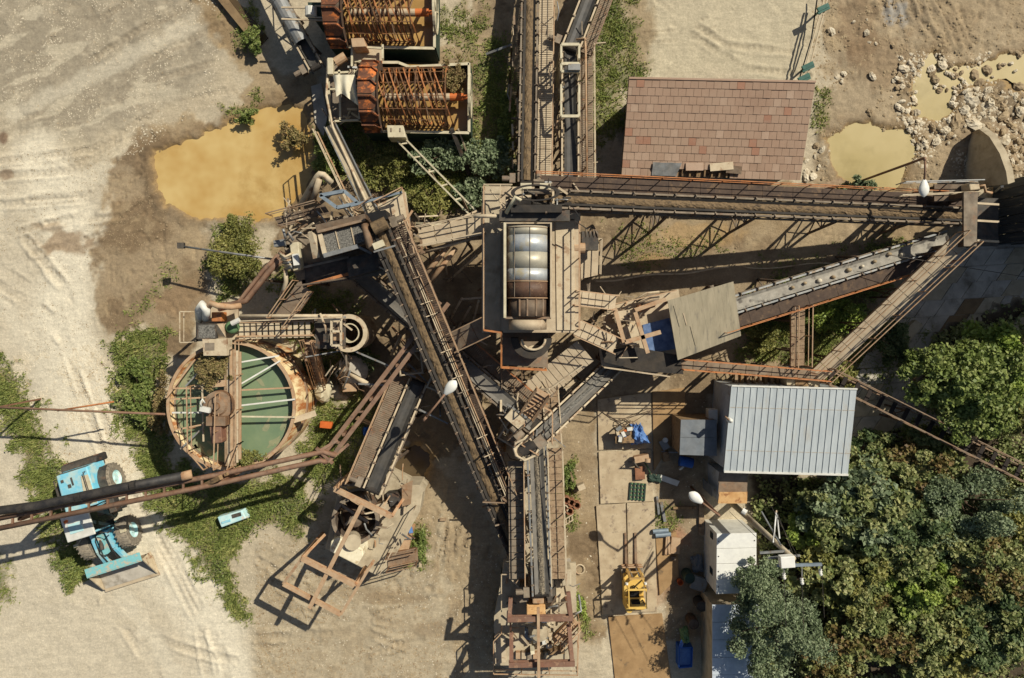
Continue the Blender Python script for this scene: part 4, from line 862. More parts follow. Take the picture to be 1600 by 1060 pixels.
# slurry drum and frame at the walkway's east end
t = T('cyclone_stand', 'frame with a round rusty vessel and a ladder east of the tank', 'machine', P(535,520,0))
deck(t, [(492,498),(540,498),(540,545),(492,545)], 3.9, .08, 'dark_steel')
for a, b in (((518,500),(518,540)),((533,500),(533,540)),((518,500),(533,500)),((518,518),(533,518)),((518,540),(533,540))): beam(t, (*a,4.9), (*b,4.9), .1, 'dusty_pale', 'frame_bar')
cc = P(544,521,4.0); mb = MB(); mb.lathe([(.62,0),(.9,1.2),(.9,3.9),(.78,3.9),(.78,1.2),(0,1.1)], 32, Matrix.Translation((cc.x,cc.y,0))); mb.build('vessel', 'dusty', t, smooth=False); mb = MB(); mb.lathe([(.96,3.86),(.96,3.95),(.74,3.95),(.74,3.86)], 32, Matrix.Translation((cc.x,cc.y,0)), True); mb.build('vessel_flange', 'dusty_pale', t); mb = MB(); mb.lathe([(.5,2.9),(.5,3.7),(.44,3.7),(.44,2.9)], 26, Matrix.Translation((cc.x,cc.y,0)), True); mb.build('inner_ring', 'cream', t)
block(t, [(520,520),(532,520),(532,533),(520,533)], 3.9, 4.6, 'rust_pink', 'motor', .05)
for p in ((494,500),(538,500),(538,543),(494,543)): leg(t, p, 0, 4.0, .11)
stairs(t, (484,532,3.9), (505,606,.3), .55, 14)
beam(t, (478,558,3.9), (552,545,3.4), .06, 'galv', 'stay'); pipe(t, [(500,490,4.8),(508,510,4.6),(512,535,4.3)], .06, 'dusty_pale', 'hose'); pipe(t, [(526,536,4.6),(545,570,2.5),(540,600,.3)], .05, 'dusty', 'hose')
for i in range(5): pipe(t, [(535+i*3,560+i*5,2.4),(520+i*4,575+i*8,1.2),(528+i*7,600+i*2,.2)], .05, ('dusty_dark','galv','rust_pink')[i % 3], 'hose', 6)
t = T('slurry_pump', 'round grey pump half hidden under hoses below the cyclone stand', 'pump', P(555,590,0))
cc = P(549,580,1.4); MB().lathe([(.75,.1),(.8,.9),(.5,1.2),(.3,1.25),(0,1.25)], 20, Matrix.Translation((cc.x,cc.y,0))).build('casing', 'concrete_dark', t, smooth=False); pipe(t, [(540,580,1.4),(560,592,1.4),(580,604,1.6)], .14, 'dusty_pale'); block(t, [(535,600),(557,599),(557,612),(535,613)], 0, 1.0, 'rust_pink', 'rusty_box', .03)
# ---------------------------------------------------------------- long pipe bridge
t = T('pipe_bridge', 'pair of rusty pipes with rungs crossing above the blue loader', 'pipe', P(250,760,0))
up = [(-60,822,5.6),(345,741,5.2),(505,706,4.6),(525,712,4.5)]; lo = [(-60,838,5.6),(345,755,5.2),(500,720,4.6),(512,722,4.5)]
pipe(t, up, .13, 'rust_pipe'); pipe(t, lo, .13, 'rust_pipe')
for i in range(14):
    k = i/13; A = P(-40,818,5.6).lerp(P(345,741,5.2),k); B = P(-40,834,5.6).lerp(P(345,755,5.2),k); MB().bar(A,B,.09,.09).build('rung', 'rust_pipe', t)
for p in ((350,748),(30,812)):
    mb = MB(); q = P(*p,5.1); mb.bar((q.x-.6,q.y,-.1),q,.16); mb.bar((q.x+.6,q.y,-.1),q,.16); mb.build('trestle', 'rust_pipe', t)
for a, b in (((500,704,4.6),(528,688,4.4)),((494,700,4.7),(520,724,4.4)),((512,722,4.5),(545,694,4.2))): beam(t, a, b, .14, 'rust_pipe', 'joint_bar')
t = T('black_pipe', 'fat black hose resting on the rusty pipe bridge', 'pipe', P(120,780,5.8)); pipe(t, [(-60,806,5.9),(60,790,5.9),(180,764,5.8),(285,744,5.7)], .21, 'hose', n=12); pipe(t, [(283,745,5.7),(300,741,5.5)], .22, 'rust_pink', 'end_sleeve', 12)
for x, y in ((30,795),(120,778),(205,759)): MB().tube(P(x,y,5.9), P(x+8,y-1.7,5.9), .225, 12).build('coupling', 'rubber', t)
t = T('wooden_post', 'pale weathered timber leaning on the pipe bridge', 'timber', P(330,755,0)); beam(t, (296,770,4.6), (345,746,5.6), .22, 'wood', 'timber', .2); beam(t, (352,742,5.4), (375,730,4.2), .15, 'wood', 'timber_end')
t = T('thin_pipe', 'thin rusty pipe crossing the gravel road above its shadow', 'pipe', P(130,640,0)); pipe(t, [(-60,634,3.2),(120,642,3.2),(270,648,3.6)], .06, 'rust_pipe'); pipe(t, [(90,642,3.2),(178,628,3.0)], .045, 'rust_orange', 'stay')
for p in ((0,636),(265,648)): leg(t, p, 0, 3.2, .08, 'rust_pipe', 'post')

# lattice props and pipes standing in the shade where the belts cross
def prop_tower(label, px, w, z, mat='dusty', n=3, twist=.4):
    c = P(px[0], px[1], 0); t = T('support_tower', label, 'frame', c, 'lattice towers under the belts'); q = [Vector((c.x+w*math.cos(twist+k*math.pi/2), c.y+w*math.sin(twist+k*math.pi/2), 0)) for k in range(4)]
    for p in q: MB().bar(p-Z*.1, p+Z*z, .1).build('leg', mat, t)
    for k in range(4):
        a, b = q[k], q[(k+1) % 4]; mb = MB()
        for i in range(n):
            z0, z1 = z*i/n+.1, z*(i+1)/n; mb.bar(a+Z*z0, b+Z*z1, .06); mb.bar(b+Z*z0, a+Z*z1, .06); mb.bar(a+Z*z1, b+Z*z1, .07)
        mb.build('lattice_side', mat, t)
    return t
prop_tower('lattice support tower under the middle of the long sand belt', (700,585), .8, 3.6); prop_tower('lattice support tower under the grey belt beside the lamp', (740,620), .7, 3.2, 'dusty_pale', 3, .7); prop_tower('lattice support tower west of the long belt near the beam pair', (655,560), .8, 3.4, 'dusty', 3, .9); prop_tower('lattice support tower under the lower half of the long belt', (770,705), .8, 2.4, 'rust_pink', 2, .5)
prop_tower('lattice support tower below the transfer cage', (800,665), .7, 3.0, 'dusty_pale', 3, .2)
t = T('tangled_pipework', 'tangle of pale pipes and rods in the gap west of the long belt', 'pipe', P(650,590,0)); rq = random.Random(4)
for i in range(26):
    x, y = rq.uniform(610,690), rq.uniform(520,640); a = rq.choice([1.0,1.1,-.6,2.2,.2]); l = rq.uniform(14,40); z0 = rq.uniform(.6,2.6); pipe(t, [(x,y,z0),(x+math.cos(a)*l,y-math.sin(a)*l,z0+rq.uniform(-.4,.8))], rq.choice([.035,.05,.08]), rq.choice(['dusty_pale','dusty','rust_pink','galv','cream']), 'pipe', 6)
for a, b in (((545,545,3.0),(650,590,2.8)),((560,600,2.6),(645,604,2.6)),((630,560,2.6),(690,620,2.2)),((655,640,3.2),(700,662,2.8)),((590,690,1.0),(640,600,3.0)),((686,610,.5),(688,650,3.2))): beam(t, a, b, .08, 'galv', 'stay')
t = T('shade_pipework', 'loose hoses and rods in the deep shade west of the drum tower', 'pipe', P(710,440,0))
for i in range(16):
    x, y = rq.uniform(665,750), rq.uniform(400,520); a = rq.uniform(0,3.1); l = rq.uniform(12,44); z0 = rq.uniform(.2,2.0); pipe(t, [(x,y,z0),(x+math.cos(a)*l*.5+4,y-math.sin(a)*l*.5,z0+.2),(x+math.cos(a)*l,y-math.sin(a)*l,z0)], rq.choice([.03,.05]), rq.choice(['dusty_pale','dusty','dusty_dark','rust']), 'pipe', 6)
t = T('belt_side_pipes', 'bundle of pale pipes and brackets along the east side of the long sand belt', 'pipe', P(680,480,0))
A, B = P(612,345,6.6), P(820,850,1.6)
for k in range(3):
    d_ = (B-A).cross(Z).normalized()*(-.02-.1*k); mb = MB(); mb.path([A.lerp(B,i/12)+d_+Vector((0,0,.06*math.sin(i*2.1+k))) for i in range(13)], .035, 6); mb.build('pipe', ('dusty_pale','dusty','rust_pink')[k], t)
for i in range(17):
    c = A.lerp(B,(i+rq.uniform(.1,.9))/17); s_ = (B-A).cross(Z).normalized(); MB().bar(c-s_*.35+Z*.02, c+s_*.22+Z*rq.uniform(.05,.3), .045, .04).build('bracket', rq.choice(['dusty_dark','dusty','rust']), t)

def tangle(label, x0, x1, y0, y1, z0, z1, n, seed, angs=(1.0,-.6,2.2,.2,1.57,0), mats=('dusty_pale','dusty','rust_pink','galv','rust','dusty_dark'), lmin=10, lmax=40, cat='pipe'):
    rq = random.Random(seed); t = T('pipework', label, cat, P((x0+x1)/2,(y0+y1)/2,0))
    for i in range(n):
        x, y = rq.uniform(x0,x1), rq.uniform(y0,y1); a = rq.choice(angs)+rq.uniform(-.08,.08); l = rq.uniform(lmin,lmax); za = rq.uniform(z0,z1); zb = min(z1+.2,max(.1,za+rq.uniform(-.5,.5)))
        if rq.random() < .35: pipe(t, [(x,y,za),(x+math.cos(a)*l*.5+rq.uniform(-4,4),y-math.sin(a)*l*.5+rq.uniform(-4,4),(za+zb)/2-.15),(x+math.cos(a)*l,y-math.sin(a)*l,zb)], rq.choice([.02,.03,.05]), rq.choice(mats), 'hose', 5)
        else: beam(t, (x,y,za), (x+math.cos(a)*l,y-math.sin(a)*l,zb), rq.choice([.04,.06,.08,.1]), rq.choice(mats), 'rod')
    for k in range(3): leg(t, (rq.uniform(x0,x1), rq.uniform(y0,y1)), 0, z1, .08, 'rust_dark')
    return t
tangle('thin pale rods and pipes crowded around the belt transfer point', 775, 868, 590, 712, 2.6, 4.6, 46, 11)
tangle('rods and pipes crowded at the upper floor of the screen house', 590, 668, 330, 450, 5.0, 5.9, 42, 12)
tangle('rusty rods and hoses along the north edge of the screen house', 440, 560, 330, 370, 4.7, 5.4, 34, 13)
tangle('pale rods and cables in the corner between belt and drum tower', 690, 760, 520, 600, 2.6, 4.4, 26, 14)
tangle('pipes and cables over the drum drive at the head of the long belt', 775, 905, 285, 345, 6.2, 8.0, 40, 15, lmax=26, mats=('dark_steel','dusty_pale','dusty','galv','dusty_dark','rubber'))
tangle('rods and cables between the drum tower and the crusher canopy', 905, 990, 455, 560, 3.6, 4.8, 36, 16, mats=('dusty_pale','dusty','rust_pink','dusty_dark'))
tangle('rods and cable ends around the western crusher', 520, 640, 745, 860, 1.7, 3.2, 34, 17, lmax=28)
tangle('rods and hoses on the floor of the southern crusher', 790, 895, 880, 1030, 2.0, 3.2, 40, 18, lmax=26)
tangle('hoses and rods between the tank walkway and the cyclone stand', 470, 560, 495, 600, 1.5, 4.2, 30, 19, lmax=30)
tangle('cables and pale pipes in the frame west of the lower sand washer', 505, 566, 90, 195, 1.7, 2.7, 30, 20, lmax=28, mats=('cream','dusty_pale','dusty_dark','galv'))
tangle('rods and ladders along the lower half of the long sand belt', 740, 825, 640, 850, 1.2, 2.6, 36, 21)
tangle('rods beside the pale portal frames of the black belt', 855, 912, 20, 280, 1.4, 3.0, 34, 22, angs=(1.57,1.5,1.4,.1))
tangle('rods along the west side of the brown sand belt', 796, 815, 20, 270, 1.0, 2.4, 22, 23, angs=(1.57,1.62,0,.3))

# scum gathered along the inside of the tank rim and streaks on the water
rq = random.Random(8); c = P(361.5,634,3.8); r = 99.3/F*(1-3.8/H)
for i in range(26):
    a = rq.choice([rq.uniform(-1.2,1.0), rq.uniform(1.9,4.4)]); rr_ = r-rq.uniform(.25,.5) if i < 18 else rq.uniform(.8,2.6); w_ = rq.uniform(.05,.18); n = 9; q0 = Vector((c.x+rr_*math.cos(a), c.y+rr_*math.sin(a), 3.8-.445+.001*(i % 5)))
    t_ = Vector((-math.sin(a), math.cos(a), 0)); n_ = Vector((math.cos(a), math.sin(a), 0)); ln = rq.uniform(.15,.6)
    MB().add([q0+t_*(math.cos(k*6.283/n)*ln*rq.uniform(.6,1.2))+n_*(math.sin(k*6.283/n)*w_*rq.uniform(.5,1.3)) for k in range(n)], [tuple(range(n))]).build('scum', 'scum', TK)
# ---------------------------------------------------------------- bucket wheel sand washers
def washer(label, y, x0=505, x1=736, z=2.0, dx=0):
    """trough of muddy water with a bucket wheel, a spiral cage and a shaft; y is its middle line"""
    t = T('sand_washer', label, 'washer', P((x0+x1)/2+dx, y, 0), 'bucket wheel sand washers'); Q = lambda x, yy, zz: P(x+dx, y+yy, zz)
    zt = z; h = 55
    xs0, xs1 = 570, 733
    for a, b, hh in (((xs0,-h),(622,-h),.45),((622,-h),(640,-h+7),.3),((640,-h+7),(xs1,-h+2),.2),((xs1,-h+2),(xs1,h),.2),((xs1,h),(xs0,h-3),.2),((xs0,h-3),(xs0,-h),.2)):
        A, B = Q(*a, zt+hh), Q(*b, zt+hh); mb = MB(); mb.hexa([(A.x,A.y,.1),(B.x,B.y,.1),(B.x+.001,B.y-.07,.1),(A.x+.001,A.y-.07,.1),(A.x,A.y,zt+hh),(B.x,B.y,zt+hh),(B.x+.001,B.y-.07,zt+hh),(A.x+.001,A.y-.07,zt+hh)] if abs(A.y-B.y) < abs(A.x-B.x) else
            [(A.x,A.y,.1),(A.x+.07,A.y,.1),(B.x+.07,B.y,.1),(B.x,B.y,.1),(A.x,A.y,zt+hh),(A.x+.07,A.y,zt+hh),(B.x+.07,B.y,zt+hh),(B.x,B.y,zt+hh)]); mb.build('trough_wall', 'green_dark', t); MB().bar((A.x,A.y-.035 if abs(A.y-B.y) < abs(A.x-B.x) else A.y,zt+hh+.02),(B.x,B.y-.035 if abs(A.y-B.y) < abs(A.x-B.x) else B.y,zt+hh+.02),.14,.05).build('top_trim', 'cream', t)  # dark wall colour holds darker paint plus the narrow gap's shade
    poly = [Q(xs0+2,-h+2,zt-.5), Q(xs1-2,-h+6,zt-.5), Q(xs1-2,h-2,zt-.5), Q(xs0+2,h-4,zt-.5)]; MB().add(poly, [(3,2,1,0)]).build('muddy_water', 'trough_water', t)
    # wheel with buckets, axis along x
    cw = Q(584,0,zt+.35); rw = 1.72; xw = .95
    mb = MB(); mb.lathe([(rw,-xw/2),(rw,xw/2)], 36, Matrix.Translation(cw) @ Matrix.Rotation(math.pi/2, 4, 'Y')); mb.lathe([(rw*.78,-xw/2),(rw*.78,xw/2)], 36, Matrix.Translation(cw) @ Matrix.Rotation(math.pi/2, 4, 'Y'))
    mb.lathe([(rw*.78,xw/2),(rw+.1,xw/2)], 36, Matrix.Translation(cw) @ Matrix.Rotation(math.pi/2, 4, 'Y')); mb.lathe([(rw+.1,-xw/2),(rw*.78,-xw/2)], 36, Matrix.Translation(cw) @ Matrix.Rotation(math.pi/2, 4, 'Y')); rim = mb.build('wheel_rim', 'rust_dark', t)
    bm = MB(); bm.plate([(-xw/2,-.3,-.02),(xw/2*.5,-.3,0),(xw/2,-.05,-.02),(xw/2*.5,.36,0),(-xw/2,.36,-.02)], .05); bm.bar((-xw/2,.38,.03),(xw/2*.4,.38,.03),.07,.14); bm.bar((xw/2*.4,.38,.03),(xw/2,.12,.03),.07,.14)
    me = bm.mesh('bucket'); me.materials.append(M('bucket_rust'))
    nb = 14
    for i in range(nb):
        q = 2*math.pi*i/nb; m = Matrix.Translation(cw) @ Matrix.Rotation(q, 4, 'X') @ Matrix.Translation((0,0,rw+.02)); inst('bucket', me, rim, mtx=m)
    for i in range(6):
        q = math.pi*i/6; v = Vector((0,math.cos(q),math.sin(q)))*rw*.8; MB().bar(cw+Vector((.1,0,0))-v, cw+Vector((.1,0,0))+v, .09).build('spoke', 'rust_dark', t)
    # cage: hoops, spiral flights and bars
    ax0, ax1 = Q(602,0,zt+.3), Q(700,0,zt+.3); L = (ax1-ax0).length; rc = 1.56
    for k in range(14):
        u0 = k/13; cx = ax0.x+L*u0; r_ = rc*(1.0 if u0 > .25 else .9+.4*u0); mb = MB()
        mb.lathe([(r_,-.03),(r_,.03),(r_-.08,.03),(r_-.08,-.03)], 28, Matrix.Translation((cx,ax0.y,ax0.z)) @ Matrix.Rotation(.35 if k not in (7,13) else 0, 4, 'Z') @ Matrix.Rotation(math.pi/2, 4, 'Y'), True); mb.build('hoop', 'cage_rust' if k % 3 else 'rust_orange', t)
    for i in range(14):
        q = 2*math.pi*i/14; o = Vector((0,math.cos(q)*(rc-.02),math.sin(q)*(rc-.02))); MB().bar(ax0+o*.95, ax1+o, .035).build('cage_bar', 'cage_rust', t)
    for i in range(9):
        q = 2*math.pi*i/9+.2; o = Vector((0,math.cos(q),math.sin(q)))*(rc-.06); e = ax0.lerp(ax1,.12+.1*(i % 9)); MB().bar(e+o*.1, e+o+Vector((.25,0,0)), .05).build('flight_arm', 'rust', t)
    for k in range(2):
        mb = MB(); mb.path([ax0+Vector((L*i/72,math.cos(i*.44+k*2.1)*(rc-.16),math.sin(i*.44+k*2.1)*(rc-.16))) for i in range(73)], .04, 5); mb.build('spiral_flight', ('rust_orange','cage_rust','bucket_rust')[k], t)
    MB().tube(Q(600,0,zt+.3), Q(703,0,zt+.3), .2, 14).build('shaft', 'dusty', t, smooth=False); MB().tube(Q(703,0,zt+.3), Q(724,0,zt+.3), .2, 14).build('shaft_end', 'orange_paint', t)
    mb = MB(); cg = Q(731,-2,zt+.3); mb.lathe([(1.15,-.06),(1.15,.06),(.98,.06),(.98,-.06)], 32, Matrix.Translation(cg+Vector((.12,0,0))) @ Matrix.Rotation(math.pi/2, 4, 'Y'), True)
    for i in range(5):
        q = 2*math.pi*i/5; mb.bar(cg+Vector((.12,0,0)), cg+Vector((.12,math.cos(q)*1.05,math.sin(q)*1.05)), .08)
    mb.build('gear_wheel', 'cream', t); MB().tube(Q(725,0,zt+.3), Q(733,0,zt+.3), .12, 10).build('hub', 'orange_paint', t)
    return t
washer('rusty bucket wheel sand washer nearest the brown pond', 152)
washer('rusty bucket wheel sand washer cut by the top edge', 20, dx=-54)
t = T('washer_stand', 'pale frame with motors and a draped canvas west of the lower sand washer', 'frame', P(535,140,0))
deck(t, [(512,92),(566,92),(566,190),(518,190)], 1.6, .1, 'dusty_dark')
for a, b in (((512,94),(516,190)),((530,110),(532,190)),((560,112),(562,190)),((512,115),(562,112)),((512,140),(562,138)),((516,190),(564,188))): beam(t, (*a,2.5), (*b,2.5), .1, 'cream', 'frame_bar')
for p in ((513,95),(517,189),(561,113),(563,188)): leg(t, p, 0, 2.5, .1, 'cream')
MB().box(P(517,105,2.8), (.28,.85,.35)).build('control_box', 'cream', t, bevel=.02); MB().tube(P(524,98,2.6), P(540,88,2.6), .25, 12).build('pink_motor', 'rust_pink', t)
for i in range(7): pipe(t, [(545+i*4,103+i,2.2),(548+i*3,112+i*2,2.7),(540+i*2,122,2.3)], .05, ('dusty','dusty_dark','cream')[i % 3], 'cable', 6)
mb = MB(); g_ = 12; vs = []
for j in range(g_+1):
    for i in range(g_+1):
        u_, v_ = i/g_, j/g_; w_ = 36-12*v_; x = 530+(u_-.5)*w_+16*(v_**2)*(u_)+8; y = 117+v_*52*(.55+.45*abs(u_*1.3-.25)); z_ = 3.6-.15*v_+.12*math.sin(u_*13+v_*2)*(.3+v_)-1.2*max(0,abs(u_-.5)-.35)
        vs.append(P(x,y,z_))
mb.add(vs, [(j*(g_+1)+i, (j+1)*(g_+1)+i, (j+1)*(g_+1)+i+1, j*(g_+1)+i+1) for j in range(g_) for i in range(g_)]); single('canvas_sheet', mb, 'canvas', 'white canvas sheet draped over the washer frame', 'canvas', smooth=True)
t = T('control_cabinet', 'cream cabinet box at the lower edge of the sand washer', 'cabinet', P(620,205,0)); block(t, [(604,196),(630,196),(634,215),(606,215)], 1.6, 2.7, 'cream', 'body', .03); leg(t, (620,205), 0, 1.7, .3, 'dusty'); block(t, [(610,200),(612,200),(612,206),(610,206)], 2.6, 2.73, 'dusty_dark', 'latch'); block(t, [(624,200),(626,200),(626,206),(624,206)], 2.6, 2.73, 'dusty_dark', 'latch')
t = T('drive_cabinet', 'pink rusty cabinet between the two sand washers', 'cabinet', P(560,65,0)); block(t, [(548,60),(568,59),(572,73),(550,74)], 2.2, 3.2, 'rust_pink', 'body', .03); MB().box(P(575,88,2.0), (1.6,.9,.5)).build('motor_base', 'dusty', t)
for a, b in (((550,72),(550,104)),((568,74),(598,76)),((598,70),(598,92))): beam(t, (*a,2.7), (*b,2.7), .1, 'cream', 'frame_bar')
leg(t, (560,67), 0, 2.3, .2, 'dusty')
t = T('gear_motor', 'white motor on a green frame west of the upper sand washer', 'motor', P(490,18,0)); MB().tube(P(486,12,2.8), P(486,26,2.8), .3, 12).build('motor', 'white_paint', t); MB().box(P(498,18,2.5), (1.1,.9,.12)).build('bed', 'green_dark', t); leg(t, (490,18), 0, 2.5, .3, 'green_dark')
for a, b in (((492,10),(512,10)),((512,10),(512,28)),((512,28),(492,28)),((440,30),(520,33)),((440,12),(480,12))): beam(t, (*a,2.8), (*b,2.8), .08, 'dusty', 'frame_bar')
# flume from the washers to the screen house, slide rails and dark strut
t = T('flume', 'long grey flume pipe running down from the washers to the screen house', 'chute', P(560,260,0))
A, B = P(516,196,2.6), P(585,338,5.4); d = (B-A).normalized(); s_ = d.cross(Z).normalized()
for k in (-1,1): MB().bar(A+s_*k*.3+Z*.06, B+s_*k*.3+Z*.06, .05, .2).build('side_wall', 'galv', t)
MB().bar(A, B, .56, .06).build('floor', 'concrete', t); MB().bar(A+s_*.75, B+s_*.75, .06, .1).build('side_rail', 'rust_pink', t)
pipe(t, [(513,92,2.6),(510,150,2.8),(520,200,3.0),(548,262,4.0),(578,328,5.6)], .07, 'dusty_pale', 'feed_pipe', 7)
railing(t, [A+s_*.8, B+s_*.8], 'dusty_pale', .8, 1.8)
for k in (.35,.7): c = A.lerp(B,k); MB().bar((c.x,c.y,-.1), c, .14).build('post', 'rust_dark', t)
tag(MB().plate(PP([(486,135,.14),(502,130,.12),(512,180,.12),(505,215,.12),(492,190,.14)]), .1).build('spilled_sand', 'concrete_dark', t), kind='stuff')
t = T('slide_rail', 'pair of cream rails with cross ties sloping from the cabinet to the tower', 'rail', P(690,290,0))
A0, B0, A1, B1 = P(622,222,2.2), P(738,340,5.2), P(636,220,2.2), P(750,336,5.2)
MB().bar(A0,B0,.08,.14).build('rail_bar', 'cream', t); MB().bar(A1,B1,.08,.14).build('rail_bar', 'cream', t)
for k in (.03,.22,.42,.6,.78,.97): MB().bar(A0.lerp(B0,k)-Z*.04,A1.lerp(B1,k)-Z*.04,.07,.08).build('cross_tie', 'cream', t)
for k in (.4,.8): c = A0.lerp(B1,k); MB().bar((c.x,c.y,-.1), c-Z*.1, .1).build('post', 'dusty', t)
t = T('dark_strut', 'dark steel strut leaning out of the washer trough', 'beam', P(715,240,0)); beam(t, (706,202,2.3), (733,272,.3), .22, 'dark_steel', 'strut'); beam(t, (716,202,2.3), (740,268,.3), .08, 'dusty', 'strut_rod')
t = T('pipe_bundle', 'bundle of pale pipes crossing between screen house and drum tower', 'pipe', P(700,360,0))
for i, (a, b) in enumerate([((644,382,5.0),(755,372,5.0)),((650,350,4.8),(735,355,4.8)),((672,362,5.2),(745,330,5.2)),((690,370,4.6),(740,340,4.8)),((665,345,5.1),(700,372,4.4)),((700,385,4.6),(656,440,4.0)),((712,388,4.6),(668,446,4.0)),((660,395,4.9),(760,366,5.1))]):
    pipe(t, [a,b], (.08,.09,.06,.07,.06,.14,.14,.1)[i], ('dusty_pale','cream','dusty','rust_pink','dusty_pale','rust_pink','rust_pink','dusty')[i], 'pipe')
for p in ((670,385),(730,378)): leg(t, p, 0, 4.7, .12)
t = T('inner_brace', 'long steel props standing in the shade under the drum tower', 'frame', P(700,480,0))
for a, b in (((690,524,.2),(722,466,3.8)),((706,530,.2),(735,480,3.4)),((720,468,3.8),(757,465,4.0)),((700,440,.2),(745,400,4.5)),((730,540,.2),(748,470,4.4))): beam(t, a, b, .1, 'dusty_pale', 'prop')
# ---------------------------------------------------------------- western crusher with its hoist frame
t = T('jaw_crusher', 'western crusher on a pale concrete block beneath a pink gantry', 'crusher', P(580,820,0))
block(t, [(527,770),(600,752),(662,760),(656,800),(606,890),(592,902),(508,858)], -.2, 1.6, 'concrete', 'plinth', .05)
block(t, [(604,742),(636,758),(656,758),(664,766),(640,790),(600,775)], -.2, 1.9, 'concrete', 'upper_plinth')
cc = P(556,812,2.6); mb = MB(); mb.lathe([(1.25,1.6),(1.25,2.7),(1.05,2.7),(1.05,1.7)], 28, Matrix.Translation((cc.x,cc.y,0)), False); mb.build('crusher_ring', 'dusty_dark', t); MB().lathe([(.0,2.9),(.35,2.8),(.45,2.3),(.9,1.8)], 20, Matrix.Translation((cc.x,cc.y,0))).build('crusher_cone', 'rust_dark', t)
for a, b in (((535,790),(575,815)),((540,820),(572,790))): beam(t, (*a,2.85), (*b,2.85), .14, 'dusty_dark', 'spider_arm')
block(t, [(517,846),(528,840),(566,858),(568,868),(558,884),(546,878),(515,862)], 1.6, 3.0, 'cream_bright', 'motor_block', .06); MB().tube(P(551,842,2.6), P(551,848,3.2), .42, 18).build('motor_cap', 'concrete', t)
block(t, [(585,790),(605,784),(612,800),(590,812)], 1.6, 2.5, 'dusty', 'feed_plate'); block(t, [(604,772),(620,770),(628,785),(610,792)], 1.6, 2.6, 'dark_steel', 'dark_hatch'); mb = MB(); mb.plate(PP([(628,760,2.8),(645,752,2.8),(642,788,2.0),(628,792,2.0)]), .05); mb.build('side_plate', 'rust_pink', t)
for i in range(4): block(t, [(532+i*9,752+((i*5) % 7)),(541+i*9,752+((i*5) % 7)),(541+i*9,760),(532+i*9,760)], 1.6, 2.1+.1*i, 'dusty_dark', 'machine_block')
stairs(t, (607,876,1.7), (652,866,.9), .7, 9, 'rust'); railing(t, [(596,892,1.6),(650,790,1.6)], 'dusty', .9, 1.6)
block(t, [(612,858),(624,824),(645,830),(637,866)], -.1, 1.15, 'rust_pink', 'panel_cover')
g = T('gantry_frame', 'pink steel hoist gantry standing over the western crusher', 'gantry', P(520,860,0))
A1, A2 = (523,764,4.0), (612,807,4.0); B1, B2 = (472,872,4.0), (555,914,4.0); C1, C2 = (443,912,3.6), (533,960,3.6)
for a, b, w_ in ((A1,A2,.24),(B1,B2,.24),(C1,C2,.2)): ibeam(g, a, b, w_, 'rust_pink', 'cross_beam')
for a, b in ((A1,(541,748,3.0)),(A2,(630,780,3.0)),((507,836,2.2),B1),((582,880,2.2),B2),(C1,B1),(C2,(584,876,3.8))): beam(g, a, b, .14, 'rust_pink', 'side_beam')
beam(g, (566,788,4.1), (484,950,3.9), .2, 'rust_pink', 'hoist_rail')
for p, z in ((A1,4.0),(A2,4.0),(B1,4.0),(B2,4.0)): leg(g, (p[0],p[1]), 0, z, .14, 'rust_pink', 'post')
# ---------------------------------------------------------------- lower crusher with its hoist frame
t = T('cone_crusher', 'southern crusher under a brown hoist frame at the end of the gravel belt', 'crusher', P(840,985,0))
deck(t, [(772,1040),(772,965),(788,880),(900,880),(902,1040)], 1.9, .2, 'concrete', 'base_deck'); block(t, [(785,890),(895,890),(896,1030),(785,1030)], -.1, 1.7, 'concrete_dark', 'plinth')
block(t, [(823,945),(852,945),(853,965),(823,965)], 1.9, 3.3, 'peach', 'orange_hood', .04); block(t, [(832,933),(850,933),(850,944),(832,944)], 1.9, 3.6, 'rust_pink', 'drive_motor', .06); block(t, [(854,886),(868,886),(868,940),(854,943)], 1.9, 3.0, 'dark_steel', 'chute'); block(t, [(869,889),(876,889),(876,945),(869,948)], 1.9, 2.7, 'dusty_pale', 'pale_duct'); block(t, [(878,890),(893,890),(893,915),(878,917)], 1.9, 3.1, 'concrete', 'tank_box', .06)
block(t, [(812,918),(825,916),(826,940),(812,942)], 1.9, 3.2, 'dusty_dark', 'bearing_block'); block(t, [(772,1000),(790,992),(790,1035),(774,1038)], 1.9, 2.0, 'dusty_pale', 'side_floor')
for i in range(34):
    x, y = R.uniform(822,858), R.uniform(975,1018); w_ = R.uniform(3,8); block(t, [(x,y),(x+w_,y-1),(x+w_+1,y+w_*.7),(x+1,y+w_)], 1.9, R.uniform(2.1,2.7), R.choice(['cream_bright','dusty_pale','white_paint','concrete','dusty','galv']), 'machine_block')
for i in range(6): block(t, [(806+i*9,1020),(813+i*9,1020),(813+i*9,1030),(806+i*9,1030)], 1.9, 2.15+.05*(i % 3), ('rust_pink','dusty','dusty_dark','rust_pink','wood','concrete')[i], 'spare_part')
block(t, [(855,1018),(880,1016),(882,1022),(857,1024)], 1.9, 2.4, 'wood', 'timber'); block(t, [(820,982),(836,982),(836,1000),(820,1000)], 1.9, 2.3, 'galv_blue', 'oil_tank'); cc = P(843,990,2.7); MB().lathe([(0,2.9),(.4,2.8),(.6,2.3),(.9,1.9)], 20, Matrix.Translation((cc.x,cc.y,0))).build('crusher_head', 'concrete', t)
for x in (824,846): block(t, [(x,968),(x+9,968),(x+9,974),(x,974)], 1.9, 3.0, 'white_paint', 'spring_box', .04)
